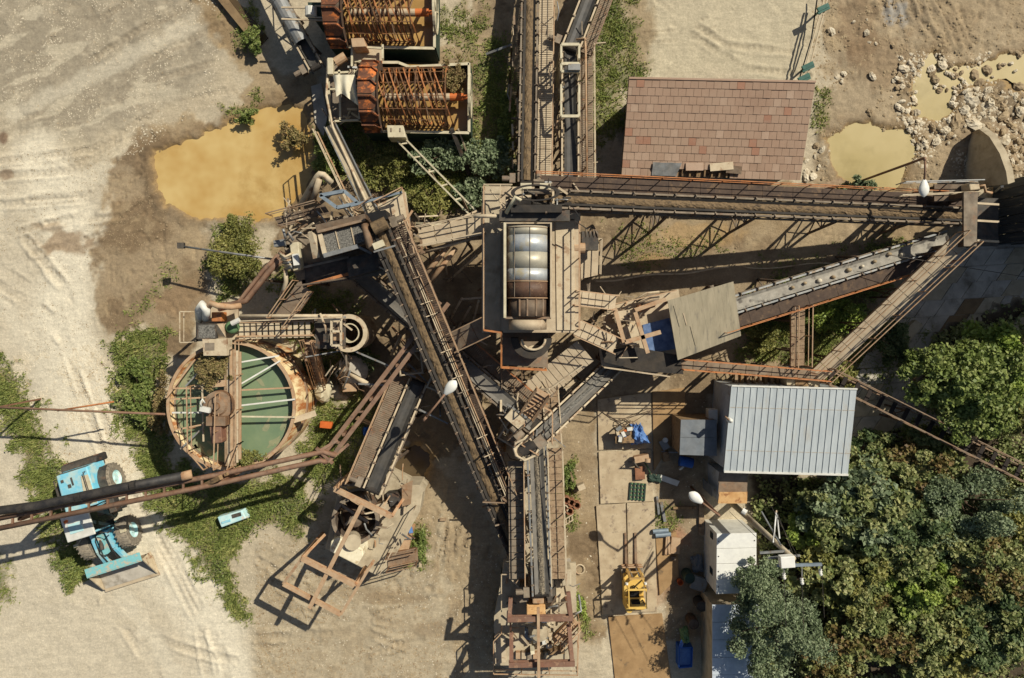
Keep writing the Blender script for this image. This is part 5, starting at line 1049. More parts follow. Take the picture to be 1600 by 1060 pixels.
railing(t, [(772,1040,1.9),(900,1042,1.9),(903,960,1.9)], 'rust_pink', .9, 1.6); railing(t, [(772,1040,1.9),(772,990,1.9),(784,978,1.9)], 'rust_pink', .9); railing(t, [(784,945,1.9),(784,888,1.9),(800,888,1.9)], 'dusty', .9)
pipe(t, [(898,960,2.2),(908,955,2.0),(906,940,1.8),(904,930,2.0)], .06, 'galv', 'hose'); stairs(t, (900,968,1.9), (870,1000,2.2), .5, 5)
g = T('hoist_frame', 'brown steel I-beam hoist frame over the southern crusher', 'gantry', P(845,1000,0))
ibeam(g, (793,967,4.6), (895,965,4.6), .26, 'oxide', 'cross_beam'); ibeam(g, (795,1038,4.3), (898,1036,4.3), .26, 'oxide', 'cross_beam'); beam(g, (841,950,4.75), (842,1070,4.6), .14, 'rust_pink', 'hoist_rail', .2)
for a, b in (((798,935,4.5),(796,965,4.6)),((888,925,4.5),(892,963,4.6)),((799,990,3.2),(799,1036,4.3)),((889,975,3.2),(894,1034,4.3))): ibeam(g, a, b, .2, 'oxide', 'side_beam')
for p in ((797,966),(891,965),(799,1036),(894,1034)): leg(g, p, 0, 4.3, .18, 'oxide', 'post')
for a, b in (((797,966),(799,1036)),((891,965),(894,1034))): A, B = P(*a,4.2), P(*b,4.2); MB().bar(A, (B.x,B.y,1.9), .1).build('brace', 'oxide', g)
# ---------------------------------------------------------------- buildings
def walls(parent, corners, z0, zs, mat, inset=.25, th=.12, sides=None):
    """walls under a roof outline: corners are world points of the roof, zs their heights"""
    n = len(corners); c = sum(corners, Vector((0,0,0)))/n
    q = [Vector((p.x, p.y, 0))+(Vector((c.x-p.x, c.y-p.y, 0))).normalized()*inset for p in corners]
    for i in range(n):
        a, b = q[i], q[(i+1) % n]; d = (b-a).normalized(); s = Vector((-d.y, d.x, 0))*th; e = d*th
        if (c-a).dot(s) < 0: s = -s
        a2, b2 = a+d*(th if i % 2 else 0), b-d*(th if i % 2 else 0)
        za, zb = zs[i]-.1, zs[(i+1) % n]-.1
        MB().hexa([a2+Z*z0, b2+Z*z0, b2+s+Z*z0, a2+s+Z*z0, a2+Z*za, b2+Z*zb, b2+s+Z*zb, a2+s+Z*za]).build('wall', mat, parent)
    return q
# tiled roof house
rc = PP([(983,122,4.0),(1274,128,4.0),(1250,281,2.7),(971,273,2.7)])
t = T('tiled_building', 'long building under a weathered brown tiled roof beside the pond', 'building', (rc[0]+rc[2])*.5*Vector((1,1,0)) if False else ((rc[0].x+rc[2].x)/2,(rc[0].y+rc[2].y)/2,0))
walls(t, rc, -.1, [4.0,4.0,2.7,2.7], 'grey_wall', .5)
dn = Vector((0,0,-.12)); roof = MB().plate([p+dn for p in rc], .1).build('roof', 'wood', t)
NRW, NCL = 12, 24; broken = {(11,c) for c in (8,9,10,11,12,13,14)}
tm = MB(); wl = (rc[1]-rc[0]).length/NCL; hl = (rc[3]-rc[0]).length/NRW; tm.hexa([(-wl/2+.007,-hl/2-.03,-.01),(wl/2-.007,-hl/2-.03,-.01),(wl/2-.007,hl/2,-.03),(-wl/2+.007,hl/2,-.03),(-wl/2+.007,-hl/2-.03,.02),(wl/2-.007,-hl/2-.03,.02),(wl/2-.007,hl/2,-.004),(-wl/2+.007,hl/2,-.004)])
tmes = []
for mt in ('tile','tile_red','tile_pale'):
    me = tm.mesh('roof_tile'); me.materials.append(M(mt)); tmes.append(me)
for r_ in range(NRW):
    for c_ in range(NCL+(r_ % 2)):
        if (r_,c_) in broken: continue
        odd = r_ % 2; half = .5 if odd and c_ in (0,NCL) else 1.0; u_ = ((.25 if c_ == 0 else NCL-.25 if c_ == NCL else c_)/NCL) if odd else (c_+.5)/NCL; v_ = (r_+.5)/NRW
        a, b = rc[0].lerp(rc[1],u_), rc[3].lerp(rc[2],u_); p = a.lerp(b,v_)
        ex = (rc[1]-rc[0]).lerp(rc[2]-rc[3],v_).normalized(); ey = (a-b).normalized(); ez = ex.cross(ey).normalized()
        sx = ((rc[1]-rc[0]).lerp(rc[2]-rc[3],v_)).length/NCL/wl*half
        m = Matrix((ex*sx, ey, ez)).transposed().to_4x4() @ Matrix.Rotation(R.uniform(-.006,.006),4,'Z') @ Matrix.Rotation(R.uniform(-.006,.006),4,'X'); m.translation = p+ez*(.02+R.uniform(-.006,.01))
        k = 1 if R.random() < .07 else (2 if R.random() < (.06+.4*(r_ > 8)) else 0); inst('roof_tile', tmes[k], roof, mtx=m)
sh = MB(); vs = []
for j in range(7):
    for i in range(11):
        u_, v_ = .168+.16*i/10*(1-.15*j/6), .865+.14*j/6; p = rc[0].lerp(rc[1],u_).lerp(rc[3].lerp(rc[2],u_),v_); vs.append(p+Z*(.1+.04*math.sin(i*1.3+j)+R.uniform(0,.03)))
sh.add(vs, [(j*11+i,(j+1)*11+i,(j+1)*11+i+1,j*11+i+1) for j in range(6) for i in range(10)]); single('roof_patch', sh, 'galv', 'crumpled grey sheet patching the lower edge of the tiled roof', 'sheet', smooth=True)
for i in range(8):
    u_ = .34+.33*i/8; p0 = rc[0].lerp(rc[1],u_).lerp(rc[3].lerp(rc[2],u_),.93); p1 = rc[0].lerp(rc[1],u_).lerp(rc[3].lerp(rc[2],u_),1.0); MB().bar(p0, p1, .08, .08).build('batten', 'wood', t)
for (u0,v0,w_,mt) in ((.55,.89,1.2,'dusty_pale'),(.62,.92,.8,'rust_dark'),(.40,.90,.9,'tile_pale')):
    p = rc[0].lerp(rc[1],u0).lerp(rc[3].lerp(rc[2],u0),v0); single('loose_sheet', MB().box(p+Z*.12,(w_,.4,.04),R.uniform(-.1,.1)), mt, {'dusty_pale':'pale loose sheet lying at the damaged edge of the tiled roof','rust_dark':'dark rusty scrap at the damaged edge of the tiled roof','tile_pale':'loose tile strip beside the grey patch on the tiled roof'}[mt], 'sheet')
beam(t, (983,122,4.03), (1275,128,4.03), .1, 'tile', 'ridge_cap', .05)
# grey ribbed metal shed
rc = PP([(1143,603,3.6),(1339,608,3.6),(1325,742,3.4),(1131,737,3.4)]); t = T('metal_shed', 'shed with a grey ribbed sheet metal roof beside the trees', 'shed', ((rc[0].x+rc[2].x)/2,(rc[0].y+rc[2].y)/2,0))
walls(t, rc, -.1, [3.6,3.6,3.4,3.4], 'wall_white', .15)
roof = MB().plate([p-Z*.05 for p in rc], .06).build('roof', 'dark_steel', t)
for i in range(19):
    a, b = i/19, (i+1)/19; A, B, C_, D_ = rc[0].lerp(rc[1],a), rc[0].lerp(rc[1],b), rc[3].lerp(rc[2],b), rc[3].lerp(rc[2],a); e = (B-A)*.045; q = Z*.012
    mb = MB(); mb.plate([A+e+q, B-e+q, C_-e+q, D_+e+q], .03); mb.bar(A+Z*.015, D_+Z*.015, .035, .07); mb.build('roof_panel', 'roof_grey', roof)
MB().bar(rc[3]+Z*.03, rc[2]+Z*.03, .1, .06).build('flashing', 'white_paint', t); MB().bar(rc[0]+Z*.035, rc[1]+Z*.035, .08, .05).build('flashing', 'white_paint', t)
for k in (.25,.75): MB().bar(rc[0].lerp(rc[3],k)+Z*.02, rc[1].lerp(rc[2],k)+Z*.02, .012, .02).build('screw_line', 'dusty', t)
pipe(t, [(1133,651,4.1),(1142,659,3.9)], .05, 'rust', 'vent_arm', 6); c = P(1142,658,4.0); MB().lathe([(0,4.05),(.12,4.0),(.14,3.6)], 12, Matrix.Translation((c.x,c.y,0))).build('vent_cap', 'white_paint', t, smooth=True)
# lower west leaf of the shed and its annex
t = T('grey_annex', 'flat dark grey annex cabin leaning on the west side of the metal shed', 'cabin', P(1092,684,0))
rc = PP([(1064,656,2.4),(1120,656,2.4),(1120,713,2.4),(1062,711,2.4)]); walls(t, rc, -.1, [2.4]*4, 'wood', .05)
for a, b in ((0,.5),(.5,1)): MB().plate([rc[0].lerp(rc[3],a+.004), rc[1].lerp(rc[2],a+.004), rc[1].lerp(rc[2],b-.004), rc[0].lerp(rc[3],b-.004)], .08).build('roof_panel', 'grey_wall', t)
single('air_conditioner', MB().box(P(1112,650,1.5),(.5,.75,.6)), 'white_paint', 'white fan unit between the annex and the metal shed', 'fan unit', bevel=.03)
t = T('rusty_lean_to', 'small lean-to with three rusty roof sheets below the metal shed', 'shed', P(1145,765,0))
zz = [2.5,2.4,2.3,2.2]; ys = [738,754,772,787]
for i, mt in enumerate(('dusty_dark','rust','peach')):
    MB().plate(PP([(1124,ys[i]+(0 if i == 0 else -3),zz[i]+.02*i),(1168,ys[i]+(0 if i == 0 else -3),zz[i]+.02*i),(1167,ys[i+1],zz[i+1]+.02*i),(1122,ys[i+1],zz[i+1]+.02*i)]), .03).build('roof_sheet', mt, t)
rc = PP([(1124,738,2.4),(1168,738,2.4),(1166,786,2.1),(1122,786,2.1)]); walls(t, rc, -.1, [2.35,2.35,2.1,2.1], 'wall_white', .08); block(t, [(1112,760),(1113,760),(1113,776),(1112,776)], .1, 1.9, 'grey_wall', 'door')
# white cabin
t = T('white_cabin', 'white prefabricated cabin with a four panel roof beside the utility pole', 'cabin', P(1150,880,0))
rc = PP([(1120,834,2.5),(1182,833,2.5),(1182,927,2.5),(1119,929,2.5)]); walls(t, rc, -.1, [2.5]*4, 'white_paint', .02)
for i in range(4):
    a, b = i/4+.003, (i+1)/4-.003; o = MB().plate([rc[0].lerp(rc[3],a), rc[1].lerp(rc[2],a), rc[1].lerp(rc[2],b), rc[0].lerp(rc[3],b)], .09).build('roof_panel', 'white_clean', t, bevel=.015)
    for u_ in (.05,.95): p = rc[0].lerp(rc[1],u_).lerp(rc[3].lerp(rc[2],u_),(i+.5)/4); MB().box(p+Z*.01,(.05,.05,.04)).build('roof_bolt', 'dark_steel', t)
for k in (.12,.72): p = rc[0].lerp(rc[3],k); MB().box((p.x-.01,p.y,1.55),(.03,.35,.5)).build('window', 'glass_dark', t)
# pale roof building running out of the frame
t = T('pale_roof_store', 'low store with a bluish white roof half under the grey tree', 'shed', P(1150,1040,0))
rc = PP([(1113,945,2.4),(1190,945,2.4),(1190,1110,2.4),(1113,1110,2.4)]); walls(t, rc, -.1, [2.4]*4, 'concrete', .1)
for i in range(6):
    a, b = i/6+.002, (i+1)/6-.002; MB().plate([rc[0].lerp(rc[3],a), rc[1].lerp(rc[2],a), rc[1].lerp(rc[2],b), rc[0].lerp(rc[3],b)], .06).build('roof_panel', 'roof_pale', t)
# dark tower at the east edge, curved concrete wall and shaded ramp
t = T('dark_tower', 'tall dark corrugated steel bunker tower at the east edge', 'tower', P(1640,335,0))
g0 = [P(1552,288,0),P(1765,288,0),P(1765,382,0),P(1552,382,0)]; HT = 11.0
for i in range(4):
    a, b = g0[i], g0[(i+1) % 4]; n = int((b-a).length/.45); d = (b-a)/n; nrm = Vector((d.y,-d.x,0)).normalized(); c = sum(g0,Vector())/4
    if (a-c).dot(nrm) < 0: nrm = -nrm
    for k in range(n):
        p, q = a+d*(k+.03), a+d*(k+.97); o = nrm*(.035 if k % 2 else 0)
        MB().hexa([p+o-nrm*.04, q+o-nrm*.04, q+o, p+o, p+o-nrm*.04+Z*HT, q+o-nrm*.04+Z*HT, q+o+Z*HT, p+o+Z*HT]).build('wall_panel', 'navy_steel', t)
MB().prism([(p.x,p.y) for p in g0], HT, HT+.15).build('roof', 'roof_grey', t)
beam(t, (1556,300,.2), (1566,292,3.4), .12, 'galv', 'edge_strip')
t2 = T('tail_station', 'dark steel frame where the long belts start beside the tower', 'frame', P(1520,335,0))
deck(t2, [(1506,300),(1528,300),(1526,385),(1506,385)], 5.4, .14, 'dusty_dark', 'top_beam'); deck(t2, [(1460,288),(1516,288),(1516,312),(1460,316)], 4.2, .1, 'rust_dark', 'deck'); deck(t2, [(1524,310),(1560,310),(1560,385),(1524,385)], 2.4, .1, 'dark_steel', 'floor')
for p in ((1508,304),(1526,304),(1508,382),(1524,382)): leg(t2, p, 0, 5.3, .22, 'rust_dark')
for y in (318,345,376): beam(t2, (1526,y,5.2), (1560,y+2,5.0), .1, 'dusty', 'tie')
railing(t2, [(1400,289,4.2),(1520,286,4.2)], 'galv', .9); railing(t2, [(1395,309,4.2),(1515,304,4.2)], 'dusty_pale', .9); block(t2, [(1514,286),(1530,284),(1532,296),(1516,298)], 4.2, 4.9, 'dusty_pale', 'motor', .05); pipe(t2, [(1528,292,4.6),(1538,290,4.7),(1540,300,4.6),(1550,302,4.6)], .07, 'rust_pink')
for p in ((1465,292),(1465,312)): leg(t2, p, 0, 4.1, .14)
mb = MB(); cv = [(1498,300,.0),(1504,262,.0),(1512,232,.0),(1520,214,.0)]; # curved retaining wall leaning back
lo_ = [(1505,295),(1506,262),(1510,232),(1517,208),(1530,203)]; hi_ = [(1575,288,3.0),(1572,268,2.9),(1562,240,2.6),(1546,214,1.8),(1530,202,1.0)]
n = len(lo_); vs = [P(x,y,-.1) for x,y in lo_]+[P(q) for q in hi_]+[P(q)+Vector((.35,.12,0)) for q in hi_]+[Vector((P(q).x+.5,P(q).y+.2,-.1)) for q in hi_]
mb.add(vs, [(j*n+i,(j*n+i+1),(j+1)*n+i+1,(j+1)*n+i) for j in range(3) for i in range(n-1)]+[(0,n,2*n,3*n),(n-1,4*n-1,3*n-1,2*n-1)]); single('concrete_wall', mb, 'concrete', 'curved leaning concrete wall at the mouth of the boulder heap', 'wall', smooth=False)
ramp = MB().prism([tuple(P(x,y,0))[:2] for x,y in [(1440,392),(1600,372),(1700,372),(1590,505),(1470,700),(1330,790),(1290,760),(1400,560)]], -.1, .05).build('ramp', 'concrete_dark'); tag(ramp, 'shaded concrete slab ramp below the dark tower', None, None, 'structure'); ORG['ramp'] = Vector((0,0,0))
o_, ex_, ey_ = (1352,640), (1.0,0), None
for j in range(11):
    for i in range(6):
        # slabs run down-left; rows across
        bx, by = 1520-17.5*j*1.0, 395+26*j; x0 = bx-60+i*31+(6 if j % 2 else 0); q = [(x0,by-i*1.8),(x0+30,by-(i+1)*1.8),(x0+30-17,by+25-(i+1)*1.8),(x0-17,by+25-i*1.8)]
        if x0 > 1620-max(0,(by-480))*.62 or by > 670: continue
        h_ = .08+R.uniform(0,.035); mt = 'concrete_brown' if i == 3 and 2 < j < 8 else R.choice(['concrete_dark','concrete_dark','concrete'])
        MB().prism([tuple(P(x,y,0))[:2] for x,y in q], .0, h_).build('slab', mt, ramp)
kerb = MB().prism([tuple(P(x,y,0))[:2] for x,y in [(1604,478),(1612,486),(1562,540),(1552,532)]], 0, .35); single('ramp_kerb', kerb, 'concrete', 'sunlit concrete kerb along the edge of the shaded ramp', 'kerb')
for i, q in enumerate([[(1392,505),(1408,512),(1385,550),(1370,542)],[(1410,512),(1424,500),(1434,508),(1396,556),(1386,552)]]): single('concrete_block', MB().prism([tuple(P(x,y,0))[:2] for x,y in q], 0, .35+.15*i), 'concrete', ('pale concrete block lying on the shaded ramp, nearer the catwalk','long pale concrete beam lying on the shaded ramp')[i], 'block')
# concrete channel in the top left corner
t = T('concrete_channel', 'beige concrete channel wall in the upper left corner', 'wall', P(370,50,0))
MB().prism([tuple(P(x,y,0))[:2] for x,y in [(315,-30),(335,-30),(402,58),(395,66),(345,5)]], -.1, .35).build('wall_run', 'concrete_brown', t); MB().prism([tuple(P(x,y,0))[:2] for x,y in [(345,-30),(420,60),(408,72),(402,58),(336,-30)]], -.05, .1).build('channel_floor', 'dark_water', t)
# ---------------------------------------------------------------- steel road plates
PL = [([(933,624),(1016,613),(1018,700),(935,703)],'plate','pale road plate under the blue tarpaulin table'),([(935,706),(1017,703),(1020,783),(938,787)],'plate','pale road plate left of the green pallet'),([(1019,612),(1069,606),(1071,658),(1021,736)],'plate_brown','brown road plate lit beside the annex shadow'),
 ([(931,790),(977,786),(981,956),(941,960)],'plate','long pale road plate left of the forklift'),([(979,786),(1022,784),(1026,955),(983,956)],'plate','long pale road plate under the forklift forks'),([(950,963),(1034,958),(1050,1075),(962,1075)],'plate_brown','worn road plate below the forklift'),([(1024,840),(1056,830),(1060,900),(1030,930)],'plate_brown','rusty brown road plate beside the steel offcuts')]
for i, (q, mt, lab) in enumerate(PL): single('road_plate', MB().prism([tuple(P(x,y,0))[:2] for x,y in q], .02, .09+.004*i), mt, lab, 'plate', bevel=.012)
# ---------------------------------------------------------------- vehicles
def frame_at(px, py, heading, z=0.0):
    """local frame: x to the right of travel, y forward; heading is a direction in the picture"""
    c = P(px, py, z); f = Vector((heading[0], -heading[1], 0)).normalized(); r = f.cross(Z)
    m = Matrix((r, f, Z)).transposed().to_4x4(); m.translation = c; return m
class LB(MB):
    """mesh builder in a local frame"""
    def __init__(s, m): super().__init__(); s.m = m
    def add(s, vs, fs): return super().add([s.m @ Vector(v) for v in vs], fs)
def wheel(parent, m, x, y, r, w, rim='cyan_pale'):
    s = 1 if x > 0 else -1; R_ = Matrix.Translation((x, y, r)) @ Matrix.Rotation(math.pi/2, 4, 'Y')
    b = LB(m); b.lathe([(r*.5,-w/2),(r*.86,-w/2),(r*.98,-w*.34),(r,-w*.2),(r,w*.2),(r*.98,w*.34),(r*.86,w/2),(r*.5,w/2)], 32, R_)
    for i in range(20):
        for k in (-1, 1):
            a = 2*math.pi*(i+(.5 if k > 0 else 0))/20; q0 = Matrix.Translation((x, y, r)) @ Matrix.Rotation(a, 4, 'X')
            b.hexa([q0 @ Vector(v) for v in ((k*.02,-.05,r*.97),(k*w*.47,.07,r*.9),(k*w*.47,.16,r*.9),(k*.02,.04,r*.97),(k*.02,-.05,r*1.035),(k*w*.47,.07,r*1.0),(k*w*.47,.16,r*1.0),(k*.02,.04,r*1.035))])
    t_ = b.build('wheel', 'tyre', parent)
    b = LB(m); b.lathe([(0,s*w*.42),(r*.16,s*w*.42),(r*.18,s*w*.30),(r*.44,s*w*.26),(r*.5,s*w*.46),(r*.53,s*w*.46),(r*.53,-s*w*.4),(0,-s*w*.4)], 24, R_); b.build('rim', rim, t_); return t_
m = frame_at(172, 792, (.30, .95)); t = T('wheel_loader', 'bright cyan wheel loader parked under the pipe bridge with its bucket down', 'loader', m.translation)
WB, TR, RW = 3.0, 2.15, .84
for y in (-WB/2, WB/2):
    for x in (-TR/2, TR/2): wheel(t, m, x, y, RW, .62)
b = LB(m); b.hexa([(-.95,-2.75,.8),(.95,-2.75,.8),(.95,-.55,.8),(-.95,-.55,.8),(-.85,-2.6,2.25),(.85,-2.6,2.25),(.88,-.55,2.35),(-.88,-.55,2.35)]); b.build('engine_hood', 'cyan', t, bevel=.06)
b = LB(m); b.hexa([(-1.1,-3.05,.6),(1.1,-3.05,.6),(1.1,-2.62,.6),(-1.1,-2.62,.6),(-1.0,-3.0,1.45),(1.0,-3.0,1.45),(1.0,-2.66,1.6),(-1.0,-2.66,1.6)]); b.build('counterweight', 'dark_steel', t, bevel=.08)
b = LB(m); b.hexa([(-.88,-2.64,1.6),(.88,-2.64,1.6),(.88,-2.6,1.6),(-.88,-2.6,1.6),(-.78,-2.66,2.18),(.78,-2.66,2.18),(.78,-2.6,2.18),(-.78,-2.6,2.18)]); b.build('grille', 'dark_steel', t)
b = LB(m); b.plate([(-.82,-2.2,2.32),(-.45,-2.2,2.325),(-.25,-.7,2.345),(-.86,-.62,2.345)], .03); b.build('bleached_glint_panel', 'cream', t)  # cream plate: the hood's white sun glint as colour, with bleached paint
b = LB(m); b.box((.62,-1.35,2.5),(.12,.12,.45)); b.tube((.62,-1.35,2.5),(.75,-1.1,2.75),.06,8); b.build('exhaust', 'dark_steel', t)
for x, y, w_, h_ in ((.55,-2.25,.14,.14),(.25,-1.9,.16,.18),(-.05,-1.2,.5,.05),(-.05,-1.32,.4,.04),(.05,-2.1,.08,.42)): b = LB(m); b.box((x,y,2.34),(w_,h_,.02)); b.build('hood_mark', 'dark_steel', t)
b = LB(m); b.box((0,-1.2,.72),(1.2,3.2,.35)); b.build('rear_frame', 'dark_steel', t)
for s in (-1, 1):
    b = LB(m); b.box((s*1.08,-.55,1.35),(.42,1.5,.5)); b.build('side_tank', 'cyan' if s > 0 else 'dark_steel', t, bevel=.05)
    b = LB(m); vs = [(s*TR/2+dx, -WB/2+.98*math.cos(a), .84+.98*math.sin(a)) for a in np.linspace(.1,2.6,9) for dx in (-.3,.3)]; b.add(vs, [(2*i,2*i+1,2*i+3,2*i+2) for i in range(8)]); b.build('mudguard', 'dark_steel', t)
b = LB(m); b.hexa([(-.78,-.5,1.2),(.78,-.5,1.2),(.72,.95,1.2),(-.72,.95,1.2),(-.68,-.38,2.95),(.68,-.38,2.95),(.62,.7,2.95),(-.62,.7,2.95)]); cab = b.build('cab', 'glass_dark', t)
b = LB(m); b.box((0,.15,3.02),(1.5,1.35,.12)); b.build('cab_roof', 'white_paint', t, bevel=.04)
for x, y in ((-.72,-.44),(.72,-.44),(-.66,.82),(.66,.82)): b = LB(m); b.bar((x,y,1.2),(x*.93,y*.86,2.97),.09); b.build('cab_post', 'cyan', t)
b = LB(m); b.box((0,1.35,.85),(1.15,1.2,.7)); b.build('front_frame', 'cyan', t, bevel=.05)
for s in (-1, 1):
    b = LB(m); 
    for q0, q1 in (((s*.42,.95,1.55),(s*.46,2.0,1.35)),((s*.46,2.0,1.35),(s*.55,3.15,.65))): b.bar(q0,q1,.14,.32)
    b.build('lift_arm', 'cyan', t)
    b = LB(m); b.tube((s*.72,1.0,.9),(s*.62,1.9,1.1),.09,10); b.build('lift_cylinder', 'galv', t)
    b = LB(m); b.bar((s*.95,1.0,1.6),(s*1.25,1.25,1.65),.05); b.box((s*1.3,1.28,1.65),(.25,.15,.2)); b.build('headlight', 'cream', t)
b = LB(m); b.bar((0,1.1,1.6),(0,2.2,1.45),.22,.3); b.build('tilt_lever', 'cyan_worn', t); b = LB(m); b.tube((0,.9,1.5),(0,1.9,1.75),.1,10); b.build('tilt_cylinder', 'dark_steel', t)
BW = 1.55; b = LB(m); prof = [(3.1,1.25),(2.98,.8),(3.05,.38),(3.3,.12),(4.35,.1)]; vs = []
for x in (-BW, BW):
    for y, z in prof: vs.append((x,y,z))
    for y, z in prof: vs.append((x,y+.05,z+.06))
n = 5
fs = [(i,i+1,10+i+1,10+i) for i in range(4)]+[(5+i,15+i,15+i+1,5+i+1) for i in range(4)]+[(4,9,19,14),(0,10,15,5)]; b.add(vs, fs); bk = b.build('bucket', 'dusty', t)
for s in (-1, 1): b = LB(m); b.prism([(0,0),(1,0),(1,1)],0,1) if False else b.hexa([(s*BW-.03,3.0,.3),(s*BW+.03,3.0,.3),(s*BW+.03,4.3,.1),(s*BW-.03,4.3,.1),(s*BW-.03,3.1,1.25),(s*BW+.03,3.1,1.25),(s*BW+.03,4.26,.3),(s*BW-.03,4.26,.3)]); b.build('cheek_plate', 'dusty_pale', bk)
b = LB(m); b.box((0,4.36,.12),(2*BW+.06,.16,.06)); b.build('cutting_edge', 'dusty_pale', bk); b = LB(m); b.plate([(-BW+.05,3.2,.34),(BW-.05,3.2,.34),(BW-.05,4.25,.2),(-BW+.05,4.25,.2)], .02); b.build('bucket_floor', 'concrete_dark', bk); b = LB(m); b.box((0,2.95,1.27),(2*BW,.5,.05)); b.build('spill_guard', 'cyan_worn', bk)
for s in (-1, 1):
    b = LB(m); b.bar((s*.7,.85,2.6),(s*1.1,1.0,2.6),.03); b.box((s*1.12,1.0,2.5),(.06,.05,.35)); b.build('mirror', 'dark_steel', t)
    b = LB(m); b.path([(s*.8,-2.4,2.4),(s*.8,-2.4,2.6),(s*.82,-.8,2.65),(s*.82,-.8,2.4)], .025, 6); b.build('hood_rail', 'dark_steel', t)
    b = LB(m); b.path([(s*.3,.9,1.3),(s*.32,1.4,1.6),(s*.35,2.1,1.5),(s*.3,2.8,1.1)], .03, 6); b.build('hydraulic_hose', 'rubber', t)
    b = LB(m); b.box((s*.85,-3.02,1.2),(.2,.06,.14)); b.build('tail_light', 'oxide', t)
b = LB(m); b.tube((.45,-.25,3.08),(.45,-.25,3.22),.08,10); b.build('beacon', 'orange_plastic', t); b = LB(m); b.box((.1,.2,3.09),(.7,.5,.05)); b.build('roof_hatch', 'cyan_pale', t)
for k in range(3): b = LB(m); b.box((-1.2,-.1,.5+.32*k),(.3,.4,.04)); b.build('step', 'dark_steel', t)
# forklift
m = frame_at(986, 908, (-.02,-1)); t = T('forklift', 'yellow forklift with long forks pointing up between the road plates', 'forklift', m.translation)
for x in (-.5,.5):
    wheel(t, m, x, .55, .33, .22, 'yellow_dark'); wheel(t, m, x*.9, -.7, .27, .2, 'yellow_dark')
b = LB(m); b.box((0,-.05,.62),(1.1,1.5,.55)); b.build('chassis', 'yellow_paint', t, bevel=.05)
b = LB(m); b.hexa([(-.55,-1.15,.3),(.55,-1.15,.3),(.55,-.45,.3),(-.55,-.45,.3),(-.52,-1.12,1.25),(.52,-1.12,1.25),(.53,-.45,1.3),(-.53,-.45,1.3)]); b.build('counterweight', 'yellow_paint', t, bevel=.07)
b = LB(m); b.box((0,-.3,1.08),(.5,.45,.14)); b.hexa([(-.25,-.55,1.1),(.25,-.55,1.1),(.25,-.45,1.1),(-.25,-.45,1.1),(-.23,-.66,1.6),(.23,-.66,1.6),(.23,-.56,1.6),(-.23,-.56,1.6)]); b.build('seat', 'black', t, bevel=.03)
b = LB(m); b.tube((0,.12,.95),(0,.02,1.3),.03,8); b.lathe([(.17,-.015),(.2,0),(.17,.015),(.15,0)], 18, Matrix.Translation((0,.0,1.32)), True); b.build('steering_wheel', 'black', t)
for x, y in ((-.5,.42),(.5,.42),(-.5,-.62),(.5,-.62)): b = LB(m); b.bar((x,y,.85),(x*.92,y*.92-.05,2.08),.07); b.build('guard_post', 'yellow_paint', t)
for y in (.34,-.62): b = LB(m); b.bar((-.5,y,2.1),(.5,y,2.1),.09,.06); b.build('guard_bar', 'yellow_paint', t)
for x in (-.46,.46): b = LB(m); b.bar((x,.34,2.11),(x,-.62,2.11),.05,.05); b.build('guard_bar', 'yellow_paint', t)
for x in (-.32,.32): b = LB(m); b.bar((x,.92,.1),(x,.86,2.05),.13,.1); b.build('mast_rail', 'yellow_dark', t); b = LB(m); b.tube((x*.6,.9,.2),(x*.6,.86,1.9),.045,8); b.build('lift_cylinder', 'galv', t)
for z in (.35,1.1,2.0): b = LB(m); b.bar((-.4,.9,z),(.4,.9,z),.08,.1); b.build('mast_bar', 'yellow_dark', t)
for z in (.3,.62): b = LB(m); b.bar((-.56,1.0,z),(.56,1.0,z),.06,.12); b.build('carriage_bar', 'rust_pink', t)
for x in (-.28,.26): b = LB(m); b.bar((x,1.04,.16),(x,1.04,.75),.11,.05,Vector((0,1,0))); b.hexa([(x-.07,1.02,.17),(x+.07,1.02,.17),(x+.06,2.75,.17),(x-.06,2.75,.17),(x-.07,1.02,.25),(x+.07,1.02,.25),(x+.06,2.75,.2),(x-.06,2.75,.2)]); b.build('fork', 'rust', t)
b = LB(m); b.tube((-.36,-.95,1.3),(-.36,-.95,1.55),.18,14); b.build('air_filter', 'yellow_paint', t); b = LB(m); b.tube((.4,-.55,1.25),(.4,-.55,1.9),.04,8); b.build('exhaust', 'dark_steel', t)
for s in (-1,1): b = LB(m); b.tube((s*.5,.46,1.7),(s*.5,.56,1.7),.08,10); b.build('headlight', 'white_clean', t)
# cyan machine cover lying on the grass
m = frame_at(369, 806, (.95,-.28)); t = T('machine_cover', 'pale cyan machine cover lying on the grass edge', 'cover', m.translation)
b = LB(m); b.hexa([(-.32,-.8,0),(.32,-.75,0),(.3,.8,0),(-.3,.75,0),(-.3,-.78,.55),(.3,-.7,.6),(.2,.75,.6),(-.3,.62,.55)]); b.build('shell', 'cyan_pale', t, bevel=.05)
b = LB(m); b.box((-.12,.3,.6),(.2,.5,.05)); b.build('recess', 'dark_steel', t); b = LB(m); b.box((.05,-.35,.61),(.12,.5,.03)); b.build('stripe', 'cyan', t)
